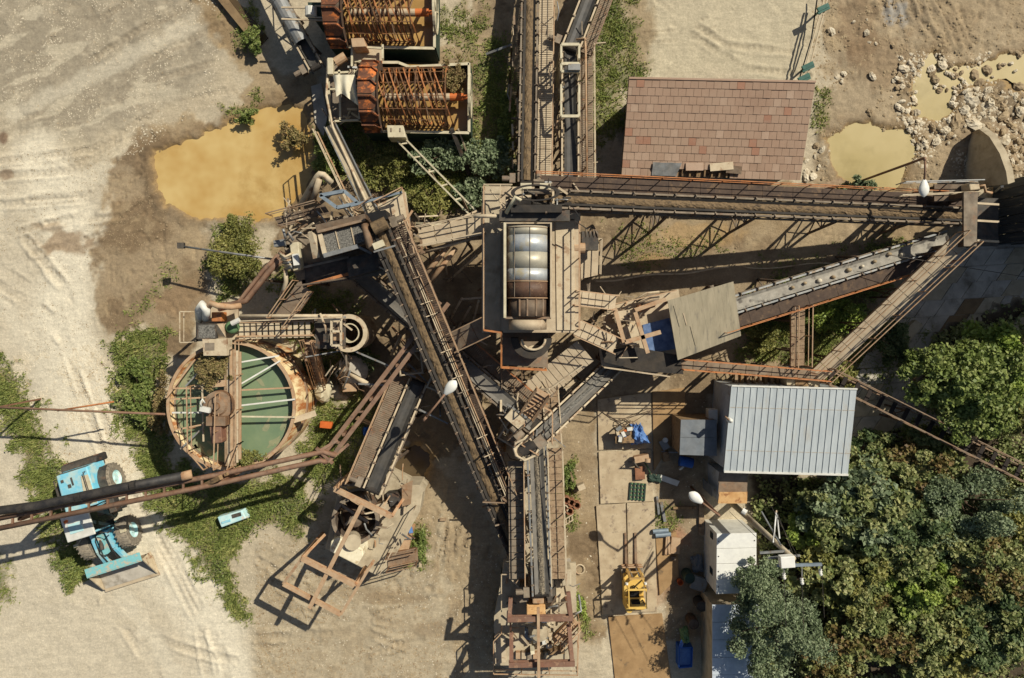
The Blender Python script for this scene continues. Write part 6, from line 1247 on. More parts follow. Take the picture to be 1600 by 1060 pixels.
# ---------------------------------------------------------------- lamps and the utility pole
lamp_post('white street lamp on a brown arm above the long diagonal belt', (662,657,7.6), (697,614,7.8))
lamp_post('white street lamp on a brown pole beside the rusty lean-to', (1124,806,5.5), (1095,784,5.55))
lamp_post('white street lamp hanging over the long belt near the small pond', (1445,247,6.4), (1444,284,6.3))
tp = P(1240,873,8.8); t = T('utility_pole', 'concrete utility pole with white crossarms and insulators above the trees', 'utility pole', (tp.x,tp.y,0)); b0 = Vector((tp.x,tp.y,0))
mb = MB(); mb.tube(b0-Z*.2, tp, .17, 14, .11); mb.build('pole', 'concrete', t, smooth=True)
def UP(x, y, z): return P(x, y, z)
mb = MB(); mb.bar(UP(1214,884,8.6), UP(1284,882,8.6), .12, .1); mb.build('crossarm', 'galv_blue', t); mb = MB(); mb.bar(UP(1187,864,8.0), UP(1234,861,8.0), .09); mb.build('crossarm', 'galv', t); mb = MB(); mb.bar(UP(1200,872,8.3), UP(1250,868,8.3), .08); mb.build('crossarm', 'galv', t)
MB().box(UP(1229,877,8.8),(.62,.5,.35),.08).build('switch_box', 'white_clean', t, bevel=.03)
for x, y in ((1225,900),(1253,908),(1282,894)):
    q = UP(x,y,8.5); MB().lathe([(0,.16),(.05,.15),(.09,.08),(.05,.05),(.09,-.02),(.05,-.05),(.09,-.1),(.03,-.14)], 12, Matrix.Translation(q) @ Matrix.Rotation(1.2,4,'X')).build('insulator', 'white_clean', t, smooth=False)
    MB().bar(UP(x,884,8.6), q, .04).build('bracket_arm', 'galv', t)
for x, z in ((1213,798),(1211,800)): pass
for a, b in (((1213,798,6.2),(1208,848,7.0)),((1213,798,6.2),(1218,842,6.9)),((1190,800,4.9),(1236,880,8.6))): MB().bar(UP(*a), UP(*b), .06).build('bracket_arm', 'galv', t)
MB().tube(UP(1160,798,2.5), UP(1166,802,2.6), .16, 10).build('lamp', 'white_clean', t)
for a, b in (((1284,896,8.5),(1288,965,7.6)),((1253,910,8.4),(1256,990,7.6)),((1225,902,8.4),(1228,980,7.5)),((1205,791,6.0),(1248,873,8.5)),((1213,798,6.2),(1246,884,8.4)),((1140,800,.5),(1222,878,8.2))): MB().tube(UP(*a), UP(*b), .013, 5).build('wire', 'dark_steel', t)
mb = MB(); mb.path([P(1160+i*20,418-i*0.6+math.sin(i*.8)*3,.12) for i in range(14)], .035, 6); single('water_hose', mb, 'dusty_pale', 'pale hose lying across the bank beside the cobble belt', 'hose')
mb = MB(); mb.path([P(930+i*16,440-i*1.6+math.sin(i*.9)*2,.2) for i in range(14)], .05, 6); single('water_hose', mb, 'dusty_pale', 'pale hose lying from the drum tower along the belt shadow', 'hose')
mb = MB(); mb.tube(P(1385,398,4.5), P(1620,436,4.8), .018, 5); single('power_cable', mb, 'dark_steel', 'thin dark cable crossing over the shaded ramp', 'cable')
# ---------------------------------------------------------------- clutter around the workshop
def crumple(label, name, px, mat, z, n=12, amp=.12, cat='tarp', hang=.5, seed=3):
    rg = random.Random(seed); q = PP([(x,y,z) for x,y in px]); vs = []
    for j in range(n+1):
        for i in range(n+1):
            u_, v_ = i/n, j/n; p = q[0].lerp(q[1],u_).lerp(q[3].lerp(q[2],u_),v_); ed = min(u_,1-u_,v_,1-v_); e = max(0,.25-ed)*4
            vs.append(p+Z*(amp*math.sin(u_*9+seed)*math.cos(v_*7+u_*3)+rg.uniform(-.3,.3)*amp-e*e*hang*rg.uniform(.4,1))+Vector((rg.uniform(-.05,.05),rg.uniform(-.05,.05),0)))
    k = n+1; return single(name, MB().add(vs, [(j*k+i,(j+1)*k+i,(j+1)*k+i+1,j*k+i+1) for j in range(n) for i in range(n)]), mat, label, cat, smooth=False)
t = T('work_table', 'cluttered work table beside the blue tarpaulin', 'table', P(974,683,0)); block(t, [(961,670),(990,668),(991,692),(962,693)], .78, .85, 'wood', 'table_top')
for p in ((963,672),(988,670),(989,690),(964,691)): leg(t, p, .05, .8, .06, 'dark_steel')
for i in range(16):
    x, y = R.uniform(962,986), R.uniform(668,688); s = R.uniform(.08,.22); single('tool', MB().box(P(x,y,.86+s*.35),(s*1.6,s,s*.7),R.uniform(0,3)), ('white_paint','dark_steel','orange_plastic','galv','wood','blue_plastic','dusty_pale')[i % 7], ('small ','larger ','flat ')[i//7]+('white','black','orange','silver','wooden','blue','beige')[i % 7]+' part in the clutter on the work table', 'tool', 'clutter on the work table')
crumple('crumpled blue tarpaulin hanging off the work table', 'tarpaulin', [(986,666),(1003,664),(1019,694),(988,698)], 'tarp_blue', .95, hang=.8, amp=.16)
for i in range(3):
    mb = MB(); mb.path([P(972+i*4+9*math.cos(a*.9+i),660+6*math.sin(a*.9)+i*2,.5-.05*a) for a in range(9)]+[P(950+i*8,650+i*6,.1)], .022, 5); single('cable_loop', mb, ('rust_dark','dark_steel','rust')[i], ('brown cable looping over the back of the work table','black cable looping over the work table','rusty cable trailing from the work table onto the plate')[i], 'cable')
for i in range(4):
    mb = MB(); pts = [(938+i*8,640+i*9),(955+i*8,655+i*4),(975+i*14,650-i*3),(1000+i*12,648-i*6),(1030+i*10,640-i*4)]; mb.path([P(x+R.uniform(-4,4),y+R.uniform(-4,4),.13) for x,y in pts], .016, 5); single('ground_cable', mb, 'rust_dark', 'thin brown cable snaking over the pale road plate', 'cable', 'cables on the road plates')
t = T('scrap_machine', 'stripped pink machine part casting a spiky shadow on the road plate', 'scrap', P(1000,725,0)); MB().box(P(1002,716,.5),(.8,.35,.4),.2).build('body', 'rust_pink', t); MB().tube(P(1012,716,.6), P(1012,722,.6), .2, 12).build('flywheel', 'rust_pink', t); pipe(t, [(992,716,.5),(990,722,.9),(996,730,.3),(1006,734,.2)], .05, 'dark_steel', 'hose'); pipe(t, [(1008,724,.4),(1013,732,.6),(1016,740,.2)], .04, 'green_tarp', 'hose')
single('brown_board', MB().prism([tuple(P(x,y,.3))[:2] for x,y in [(992,730),(1007,729),(1008,749),(993,750)]], .2, .3), 'clay', 'flat reddish brown board lying above the green pallet', 'board')
t = T('pallet', 'green plastic grid pallet on the road plate', 'pallet', P(996,768,0)); q = PP([(984,754,.16),(1010,756,.16),(1008,783,.16),(982,781,.16)])
for i in range(5): MB().bar(q[0].lerp(q[1],.06+.88*i/4), q[3].lerp(q[2],.06+.88*i/4), .09, .06).build('slat', 'green_dark', t); MB().bar(q[0].lerp(q[3],.06+.88*i/4)-Z*.035, q[1].lerp(q[2],.06+.88*i/4)-Z*.035, .09, .05).build('slat', 'green_tarp', t)
MB().plate([p-Z*.1 for p in q], .02).build('base', 'green_dark', t)
crumple('dark green tarpaulin in the shade beside the brown board', 'tarpaulin', [(1012,740),(1034,744),(1034,756),(1012,754)], 'green_dark', .25, 8, .06, hang=.2, seed=5)
single('white_board', MB().prism([tuple(P(x,y,.1))[:2] for x,y in [(1033,742),(1062,752),(1058,760),(1030,750)]], .06, .12), 'white_paint', 'narrow white board in the shade below the annex', 'board')
t = T('blue_trolley', 'blue barrel trolley with a pale wheel in the shade below the annex', 'trolley', P(1072,722,0)); MB().tube(P(1062,720,.5), P(1082,724,.5), .28, 14).build('barrel', 'blue_plastic', t); MB().tube(P(1064,729,.25), P(1066,731,.25), .2, 14).build('wheel', 'white_paint', t)
single('metal_tray', MB().box(P(1038,695,.25),(.4,.55,.15),.5), 'galv', 'small pale metal tray in the shade beside the annex', 'tray'); single('long_bar', MB().bar(P(1033,706,.3),P(1070,708,.3),.06), 'galv', 'thin metal bar lying below the annex', 'bar')
single('wooden_crate', MB().box(P(1040,713,.25),(.35,.5,.4),.2), 'wood', 'small dark crate left of the blue trolley', 'crate'); single('white_can', MB().tube(P(1039,688,.1),P(1040,688,.5),.14,12), 'white_paint', 'white can standing in the shade beside the tarpaulin', 'can')
for i, (a, b) in enumerate((((1020,831),(1044,829)),((1024,837),(1048,835)))): single('steel_pipe', MB().tube(P(*a,.22), P(*b,.22), .13, 10), 'galv_blue', ('upper of two short grey pipes beside the road plates','lower of two short grey pipes beside the road plates')[i], 'pipe')
for i, (x, y, w_, l_) in enumerate(((1041,852,.12,1.0),(1045,850,.14,1.1),(1055,852,.5,.9),(1052,872,.25,.2))): single('steel_offcut', MB().box(P(x,y,.2+.02*i),(w_,l_,.18),R.uniform(-.1,.1)), 'rust_pink' if i < 3 else 'rust_dark', ('left rusty channel offcut beside the grey pipes','right rusty channel offcut beside the grey pipes','rusty ladder frame offcut beside the grey pipes','small rusty block below the offcuts')[i], 'offcut')
single('floor_post', MB().box(P(1028,790,.12),(.12,1.0,.1),.1), 'galv', 'grey steel strip lying left of the lamp shadow', 'steel strip'); single('floor_post', MB().box(P(1036,800,.12),(.16,1.1,.1),.2), 'galv', 'wider grey steel strip lying under the lamp shadow', 'steel strip')
single('timber_plank', MB().box(P(1096,805,.12),(.28,2.2,.1)), 'wood_plank', 'pale upright plank beside the white cabin', 'plank'); single('timber_plank', MB().box(P(1070,794,.12),(1.3,.12,.1)), 'wood', 'narrow plank lying across below the lamp', 'plank')
single('orange_bucket', MB().lathe([(0,.02),(.13,.02),(.17,.34),(.15,.34),(.12,.08),(0,.08)], 16, Matrix.Translation(P(1061,907,0))), 'orange_plastic', 'orange bucket on the edge of the cabin shadow', 'bucket', smooth=False)
single('steel_sink', MB().box(P(1092,912,.4),(.85,.75,.25),-.35), 'galv', 'steel sink in the shade beside the white cabin', 'sink', bevel=.04); crumple('grey plastic sheet crumpled in the cabin shade', 'plastic_sheet', [(1080,872),(1098,868),(1100,895),(1084,898)], 'grey_wall', .35, 8, .08, hang=.3, seed=9, cat='sheet')
for i, (x, y) in enumerate(((1072,895),(1090,938),(1078,965))): single('steel_drum', MB().lathe([(0,.02),(.28,.02),(.29,.3),(.28,.6),(.29,.86),(.27,.88),(.26,.84),(0,.84)], 20, Matrix.Translation(P(x,y,0))), ('green_dark','dark_steel','rust_dark')[i], ('dark green drum in the shade left of the cabin','black drum below the steel sink','rusty drum beside the green bag')[i], 'drum')
t = T('blue_bin', 'open blue plastic bin in the shade at the bottom edge', 'bin', P(1068,1028,0)); q = [(1061,1012),(1082,1012),(1081,1042),(1061,1044)]
for i in range(4):
    a, b = P(*q[i],.7), P(*q[(i+1) % 4],.7); mb = MB(); mb.bar((a.x,a.y,.37),(b.x,b.y,.37),.05,.7); mb.build('side', 'blue_plastic', t)
block(t, q, .05, .5, 'tarp_blue', 'contents'); mb = MB(); mb.plate(PP([(1060,1012,.7),(1064,1000,1.1),(1068,1006,1.0),(1066,1014,.7)]), .03); mb.build('flap', 'blue_plastic', t)
crumple('pale green sack above the blue bin', 'sack', [(1064,985),(1078,985),(1080,1010),(1068,1008)], 'green_tarp', .9, 8, .1, hang=.6, seed=13, cat='sack')
for i in range(5):
    x, y = 884+(i % 3)*8-(i//3)*3, 778+(i//3)*13+(i % 3)*4; single('clay_pipe', MB().lathe([(.20,0),(.22,.55),(.16,.55),(.15,.05)], 16, Matrix.Translation(P(x,y,0))), 'clay' if i != 3 else 'dusty_pale', ('clay pipe at the upper left of the cluster beside the gravel belt','clay pipe in the middle of the cluster beside the gravel belt','clay pipe nearest the bare mud beside the gravel belt','pale pipe piece in the lower row beside the gravel belt','clay pipe in the lower row beside the gravel belt')[i], 'pipe')
t = T('marker_post', 'leaning pale post with a dark shadow in the weeds east of the gravel belt', 'post', P(900,745,0)); beam(t, (889,732,.1), (896,752,1.0), .09, 'wood_plank', 'post'); MB().box(P(908,760,.4),(.4,.3,.5),.4).build('block', 'dusty_pale', t)
t = T('fallen_ladder', 'pale lattice piece lying in the weeds beside the gravel belt', 'frame', P(882,815,0)); 
for k in (0,1): beam(t, (870,820+k*9,.15), (896,803+k*9,.2), .06, 'dusty_pale', 'rail_bar')
for i in range(6): beam(t, (872+i*4.4,820-i*2.8,.17), (872+i*4.4,828-i*2.8,.17), .05, 'dusty_pale', 'rung')
mb = MB(); mb.lathe([(.26,-.03),(.3,0),(.26,.03),(.22,0)], 18, Matrix.Translation(P(906,890,.1)), True); single('hose_coil', mb, 'dusty_pale', 'pale coil of hose beside the southern crusher', 'hose')
single('orange_crate', MB().box(P(510,664,.5),(.65,.35,.35),-.1), 'orange_plastic', 'bright orange box on the grass right of the tank', 'box', bevel=.03)
crumple('small blue bag on the grass under the plant', 'bag', [(566,668),(578,668),(580,684),(567,682)], 'blue_plastic', .3, 7, .1, hang=.3, seed=21, cat='bag'); single('blue_bag_knot', MB().ico(P(583,676,.2),.16,(1,1,.6),.2), 'white_paint', 'white bundle beside the small blue bag', 'bundle')
mb = MB(); mb.ico(P(506,610,.5),.62,(.8,1.1,.7),.16,n=9,rings=6); single('sand_bag', mb, 'cream', 'big cream sandbag heap at the foot of the tank', 'sack', smooth=False)
single('timber_log', MB().tube(P(553,652,.3),P(588,665,.3),.13,8), 'wood', 'short log lying in the grass below the beam pair', 'log'); single('blue_cloth', MB().box(P(641,826,1.2),(.22,.5,.06),.2), 'tarp_blue', 'small bright blue cloth on the side of the western crusher', 'cloth'); single('fallen_stone', MB().box(P(692,812,.1),(.35,.14,.12)), 'wood_plank', 'short pale timber block lying beside the crusher yard', 'block')
# wooden posts fence behind the shed, blue barrel lid
t = T('timber_stack', 'row of upright brown timbers behind the metal shed', 'timber', P(1195,585,0))
for i in range(11): MB().box(P(1150+i*9.2,588+i*.3,1.2),(.16,.9,.2)).build('timber', 'wood' if i % 2 else 'wood_plank', t)
for k in (-1,1): MB().box(P(1196,588+k*8,1.05),(3.6,.12,.1)).build('rail_bar', 'wood', t)
for i in (0,5,10): MB().box(P(1150+i*9.2,588,.5),(.1,.1,1.2)).build('post', 'wood', t)
t = T('concrete_pad', 'beige concrete pad with a hatch behind the metal shed', 'pad', P(1258,592,0)); block(t, [(1228,578),(1276,576),(1282,606),(1230,607)], -.1, 2.2, 'concrete', 'slab'); block(t, [(1243,591),(1263,590),(1263,603),(1243,604)], 2.0, 2.24, 'wood', 'hatch')
single('blue_basin', MB().tube(P(1233,578,2.3),P(1236,578,2.36),.2,12), 'tarp_blue', 'small blue basin on the concrete pad', 'basin')
# rails with green idlers running off the tiled roof
t = T('idler_rail', 'slender pale rails with green idler frames above the tiled roof', 'conveyor', P(1268,70,0))
for x in (0,5): beam(t, (1290+x,-10,1.0), (1252+x*1.4,130,1.0), .07, 'dusty_pale', 'rail_bar')
for k, (x, y) in enumerate(((1286,12),(1262,103),(1256,121))):
    mb = MB(); mb.box(P(x,y,1.15),(.65,.22,.12),.45); mb.box(P(x+1,y+5,1.12),(.7,.12,.1),.45); mb.build('idler_frame', 'green_paint', t); leg(t, (x,y), 0, 1.0, .08, 'green_paint')
mb = MB(); mb.path([P(1278,-10,.5),P(1268,60,.4),P(1250,120,.5)], .04, 6); mb.build('cable', 'black', t)  # black tube laid in for the rails' dark shadow, no real cable
single('pale_plank', MB().bar(P(1245,303,.3),P(1316,282,.4),.3,.08), 'wood_plank', 'broken pale plank beside the tiled building and the small pond', 'plank')
single('light_pole_stub', MB().bar(P(760,85,.6),P(800,70,1.2),.12), 'galv', 'pale steel post leaning beside the brown sand belt', 'post')
# ---------------------------------------------------------------- stones
rg = np.random.default_rng(5); rm = []
for k in range(8):
    mb = MB(); rr = random.Random(k); mb.ico((0,0,0), 1.0, (1+rr.uniform(0,.35),.65+rr.uniform(0,.35),.55), .26, rr, n=10, rings=7)
    for mt in ('rock','rock_mud'):
        me = mb.mesh('boulder'); me.materials.append(M(mt)); rm.append(me)
def rocks(n, poly, r0, r1, label, group, seed, pale=.6, name='boulder'):
    rr = random.Random(seed); xs = [p[0] for p in poly]; ys = [p[1] for p in poly]; got = []; tries = 0; made = []
    while len(got) < n and tries < n*60:
        tries += 1; x, y = rr.uniform(min(xs),max(xs)), rr.uniform(min(ys),max(ys))
        if sdist(np.array([x]), np.array([y]), poly)[0] < 0: continue
        r = r0+(r1-r0)*rr.random()**2.8
        if any((x-a)**2+(y-b)**2 < ((r+c)*F*.58)**2 for a, b, c in got): continue
        got.append((x,y,r)); o = bpy.data.objects.new(name, rm[rr.randrange(8)*2+(0 if rr.random() < pale else 1)]); COL.objects.link(o)
        q = P(x,y,0); o.location = (q.x,q.y,max(-.05,float(ground_z(x,y)))+r*.25); o.scale = (r*rr.uniform(.8,1.2),r*rr.uniform(.8,1.2),r*rr.uniform(.75,1.1)); o.rotation_euler = (rr.uniform(-.3,.3),rr.uniform(-.3,.3),rr.uniform(0,6.3)); made.append((r,o))
    made.sort(key=lambda q: -q[0]); rest = label.split(' ',1)[1]
    for i, (r, o) in enumerate(made):
        lab = ('largest '+rest, 'second largest '+rest, 'third largest '+rest)[i] if i < 3 else ('mid-sized '+rest if i < len(made)*.4 else 'small '+rest.replace('small ','')); tag(o, lab, 'boulder', group)
rocks(140, [(1485,150),(1520,128),(1600,130),(1640,140),(1640,225),(1580,225),(1530,205),(1490,195)], .08, .34, 'pale boulder in the heap beside the long puddle', 'boulders in the heap beside the long puddle', 1)
rocks(26, [(1455,95),(1500,100),(1510,135),(1480,150),(1450,130)], .10, .30, 'pale boulder standing in the long puddle', 'boulders in the long puddle', 2)
rocks(34, [(1395,95),(1440,95),(1435,160),(1430,190),(1395,170)], .10, .28, 'pale stone on the bank left of the long puddle', 'stones on the bank of the long puddle', 3)
rocks(26, [(1415,185),(1490,185),(1490,225),(1440,235),(1420,205)], .10, .26, 'pale stone between the two eastern ponds', 'stones between the eastern ponds', 4)
rocks(20, [(1300,20),(1420,20),(1400,180),(1290,180)], .07, .2, 'some pale stone scattered over the brown bank', 'stones scattered over the brown bank', 6)
rocks(16, [(1560,235),(1600,230),(1640,260),(1640,285),(1580,280)], .12, .3, 'brownish stone beside the curved concrete wall', 'stones beside the curved wall', 8, .3)
rocks(16, [(1250,230),(1295,225),(1300,280),(1255,282)], .08, .22, 'pale stone between the tiled roof and the small pond', 'stones beside the small pond', 9)
rocks(12, [(1500,90),(1640,80),(1640,125),(1520,120)], .1, .24, 'some pale stone in the shallow end of the long puddle', 'stones in the shallow end of the long puddle', 10)
# loose pebbles: far too many to count
def pebbles(n, poly, r0, r1, mat, label, seed):
    g = np.random.default_rng(seed); xs = [p[0] for p in poly]; ys = [p[1] for p in poly]; x = g.uniform(min(xs),max(xs),n*3); y = g.uniform(min(ys),max(ys),n*3)
    nn = fbm(x,y,1/30,seed,3); k = (sdist(x,y,poly)+(nn-.5)*60 > 0) & (g.random(n*3) < sst(nn,.35,.6)); x, y = x[k][:n], y[k][:n]; n = len(x)
    r = r0+(r1-r0)*g.random(n)**3; base = np.array([(1,0,0),(0,1,0),(-1,0,0),(0,-1,0),(0,0,.8)]); a = g.random(n)*6.28; z = ground_z(x,y)
    X = (x-CX)/F; Y = (CY-y)/F; c, s = np.cos(a), np.sin(a); V = np.empty((n,5,3)); st = 1+.6*g.random(n)
    for i, b in enumerate(base):
        bx, by = b[0]*st, b[1]; V[:,i,0] = X+r*(c*bx-s*by); V[:,i,1] = Y+r*(s*bx+c*by); V[:,i,2] = z+r*b[2]-.005
    o = np.arange(n)[:,None]*5; Fq = np.concatenate([o+np.array([[0,1,4]]),o+np.array([[1,2,4]]),o+np.array([[2,3,4]]),o+np.array([[3,0,4]])])
    ob = bpy.data.objects.new('pebbles', npmesh('pebbles', V.reshape(-1,3), Fq, mat, 3)); COL.objects.link(ob); tag(ob, label, None, None, 'stuff')
pebbles(8000, [(20,560),(150,540),(215,730),(110,740),(60,640)], .015, .06, 'rock', 'pale pebbles on the gravel road', 41)
pebbles(6000, [(0,0),(350,0),(340,150),(200,240),(0,260)], .012, .05, 'rock', 'pale pebbles on the grey silt yard', 42)
pebbles(700, [(190,300),(300,330),(330,420),(200,440),(170,360)], .015, .05, 'rock_mud', 'white pebbles at the foot of the pond', 43)
pebbles(3000, [(400,840),(780,800),(780,1060),(400,1060)], .012, .045, 'rock', 'pebbles on the southern yard', 44)
pebbles(4200, [(1270,0),(1640,0),(1640,300),(1280,310)], .02, .10, 'rock_mud', 'pebbles and rubble on the eastern bank', 45)
pebbles(2200, [(1400,90),(1640,80),(1640,280),(1420,260)], .03, .12, 'rock', 'rubble between the boulders', 46)
pebbles(4500, [(0,800),(400,800),(400,1060),(0,1060)], .01, .04, 'rock', 'pebbles on the south western yard', 47)
pebbles(1600, [(870,300),(1500,330),(1300,600),(900,640)], .015, .07, 'rock_mud', 'pebbles under the long belts', 48)
pebbles(5000, [(0,230),(250,260),(160,540),(60,560),(0,480)], .01, .035, 'rock_mud', 'brown grit on the pale road', 50)
pebbles(9000, [(400,840),(780,800),(780,1060),(400,1060)], .012, .06, 'rock_mud', 'brown clods on the southern yard', 51)
pebbles(1600, [(860,620),(1110,620),(1110,1060),(900,1060)], .01, .05, 'rock', 'grit around the road plates', 49)
# ---------------------------------------------------------------- leaves
def leafmat(name, cols, rough=.55, scale=6.0, clump=.8):
    m = bpy.data.materials.new(name); m.use_nodes = True; MATS[name] = m; N, L = m.node_tree.nodes, m.node_tree.links; b = N['Principled BSDF']
    g = N.new('ShaderNodeNewGeometry'); r = N.new('ShaderNodeValToRGB'); r.color_ramp.interpolation = 'LINEAR'
    e = r.color_ramp.elements; e[0].position = 0; e[0].color = (*cols[0],1); e[1].position = 1; e[1].color = (*cols[-1],1)
    for i, c in enumerate(cols[1:-1]): q = e.new((i+1)/(len(cols)-1)); q.color = (*c,1)
    t = N.new('ShaderNodeTexNoise'); t.inputs['Scale'].default_value = clump; t.inputs['Detail'].default_value = 3; L.new(g.outputs['Position'], t.inputs['Vector'])
    a = N.new('ShaderNodeMath'); a.operation = 'MULTIPLY_ADD'; a.inputs[1].default_value = .55; L.new(g.outputs['Random Per Island'], a.inputs[0])
    mr = N.new('ShaderNodeMapRange'); mr.inputs['From Min'].default_value = .3; mr.inputs['From Max'].default_value = .7; mr.inputs['To Min'].default_value = 0; mr.inputs['To Max'].default_value = .45; L.new(t.outputs['Fac'], mr.inputs['Value']); L.new(mr.outputs[0], a.inputs[2]); L.new(a.outputs[0], r.inputs[0])
    L.new(r.outputs[0], b.inputs['Base Color']); b.inputs['Roughness'].default_value = rough; b.inputs['Specular IOR Level'].default_value = .3
    tr = N.new('ShaderNodeBsdfTranslucent'); L.new(r.outputs[0], tr.inputs[0]); mx = N.new('ShaderNodeMixShader'); mx.inputs[0].default_value = .22; o = N['Material Output']
    L.new(b.outputs[0], mx.inputs[1]); L.new(tr.outputs[0], mx.inputs[2]); L.new(mx.outputs[0], o.inputs['Surface'])
leafmat('leaf_green', [lin(80,97,45),lin(110,126,63),lin(139,150,82),lin(172,174,112)])
leafmat('leaf_dark', [lin(61,80,47),lin(87,105,63),lin(114,129,84),lin(147,153,110)])
leafmat('leaf_grey', [lin(87,101,70),lin(114,129,93),lin(143,155,118),lin(176,183,143)])
leafmat('leaf_broad', [lin(82,95,49),lin(112,124,70),lin(143,150,95),lin(171,171,114),lin(139,131,78)])
leafmat('leaf_olive', [lin(91,97,49),lin(124,126,66),lin(153,150,84),lin(178,166,101)])
leafmat('leaf_bright', [lin(103,124,51),lin(134,155,68),lin(166,181,89),lin(187,191,112)])
leafmat('leaf_autumn', [lin(103,84,56),lin(131,108,68),lin(129,124,70),lin(108,115,63)])
leafmat('grass_blade', [lin(91,103,49),lin(118,129,63),lin(147,152,84),lin(189,176,115)], .7, clump=1.2)
leafmat('dry_brush', [lin(129,108,74),lin(153,131,91),lin(139,131,80),lin(178,153,108)], .8)
def leaves(cen, size, seed, up=.55, asp=.55):
    """bent diamond leaves at the given centres"""
    g = np.random.default_rng(seed); n = len(cen); nrm = g.normal(size=(n,3)); nrm[:,2] = np.abs(nrm[:,2])*.8+up; nrm /= np.linalg.norm(nrm,axis=1)[:,None]
    t = np.cross(nrm, g.normal(size=(n,3))); t /= np.linalg.norm(t,axis=1)[:,None]+1e-9; b = np.cross(nrm,t); s = size*(.6+.8*g.random(n))[:,None]; w = s*asp
    V = np.stack([cen-t*s*.55, cen+b*w*.5+nrm*s*.06, cen+t*s*.55-nrm*s*.12, cen-b*w*.5+nrm*s*.06], 1)
    return V.reshape(-1,3), np.arange(n*4).reshape(n,4)
def crown_pts(c, rad, n, seed, clumps=40, cr=.3, shell=.55):
    g = np.random.default_rng(seed); k = clumps; d = g.normal(size=(k,3)); d[:,2] = np.abs(d[:,2])*1.0-.25; d /= np.linalg.norm(d,axis=1)[:,None]; rr = (shell+(1-shell)*g.random(k))[:,None]
    wob = 1+.22*np.sin(np.arctan2(d[:,1],d[:,0])*3+seed)[:,None]+.14*np.sin(np.arctan2(d[:,1],d[:,0])*5+seed*2)[:,None]; cc = d*rr*np.array(rad)*wob; w = .5+g.random(k); idx = g.choice(k, n, p=w/w.sum())
    o = g.normal(size=(n,3)); o /= np.linalg.norm(o,axis=1)[:,None]; o *= (g.random(n)**.45)[:,None]; sz = (cr*(.6+.8*g.random(k)))[idx][:,None]
    p = cc[idx]+o*sz*np.array(rad)*np.array([1,1,.7]); return p+np.array(c)
def tree(name, label, px, py, rad, h, n, leaf, mat, seed, clumps=45, cr=.3, cat='tree', group=None, shell=.55, asp=.55, mat2=None):
    """tapered trunk with limbs and a crown of single leaves; px, py is where the middle of the crown shows"""
    zc = max(.25,h-rad[2]*.9); c = P(px,py,zc+rad[2]*.3); c = Vector((c.x,c.y,zc)); t = T(name, label, cat, (c.x,c.y,0), group); rr = random.Random(seed)
    mb = MB(); tw = .05+.02*h; mb.path([(c.x,c.y,-.15),(c.x+rr.uniform(-.1,.1),c.y+rr.uniform(-.1,.1),zc*.5),(c.x,c.y,zc)], tw, 8, [tw*1.3,tw,tw*.65])
    for i in range(7):
        a = i*.9+rr.uniform(0,.5); s0 = Vector((c.x,c.y,zc*rr.uniform(.5,.95))); e = Vector((c.x+math.cos(a)*rad[0]*.75,c.y+math.sin(a)*rad[1]*.75,zc+rr.uniform(-.2,.6)*rad[2])); mb.path([s0,s0.lerp(e,.5)+Z*.15,e], tw*.35, 5, [tw*.5,tw*.3,tw*.08])
    mb.build('trunk', 'bark', t, smooth=True)
    for k, (mt, fr) in enumerate(((mat,1.0),) if not mat2 else ((mat,.72),(mat2,.28))):
        p = crown_pts(c, rad, int(n*fr), seed+k*77, clumps, cr, shell); p[:,2] = np.maximum(p[:,2],.06); V, Fq = leaves(p, leaf, seed+3+k, asp=asp); V -= np.array(c)*np.array([1,1,0])
        ob = bpy.data.objects.new('crown', npmesh('crown', V, Fq, mt)); COL.objects.link(ob); ob.parent = t
    return t
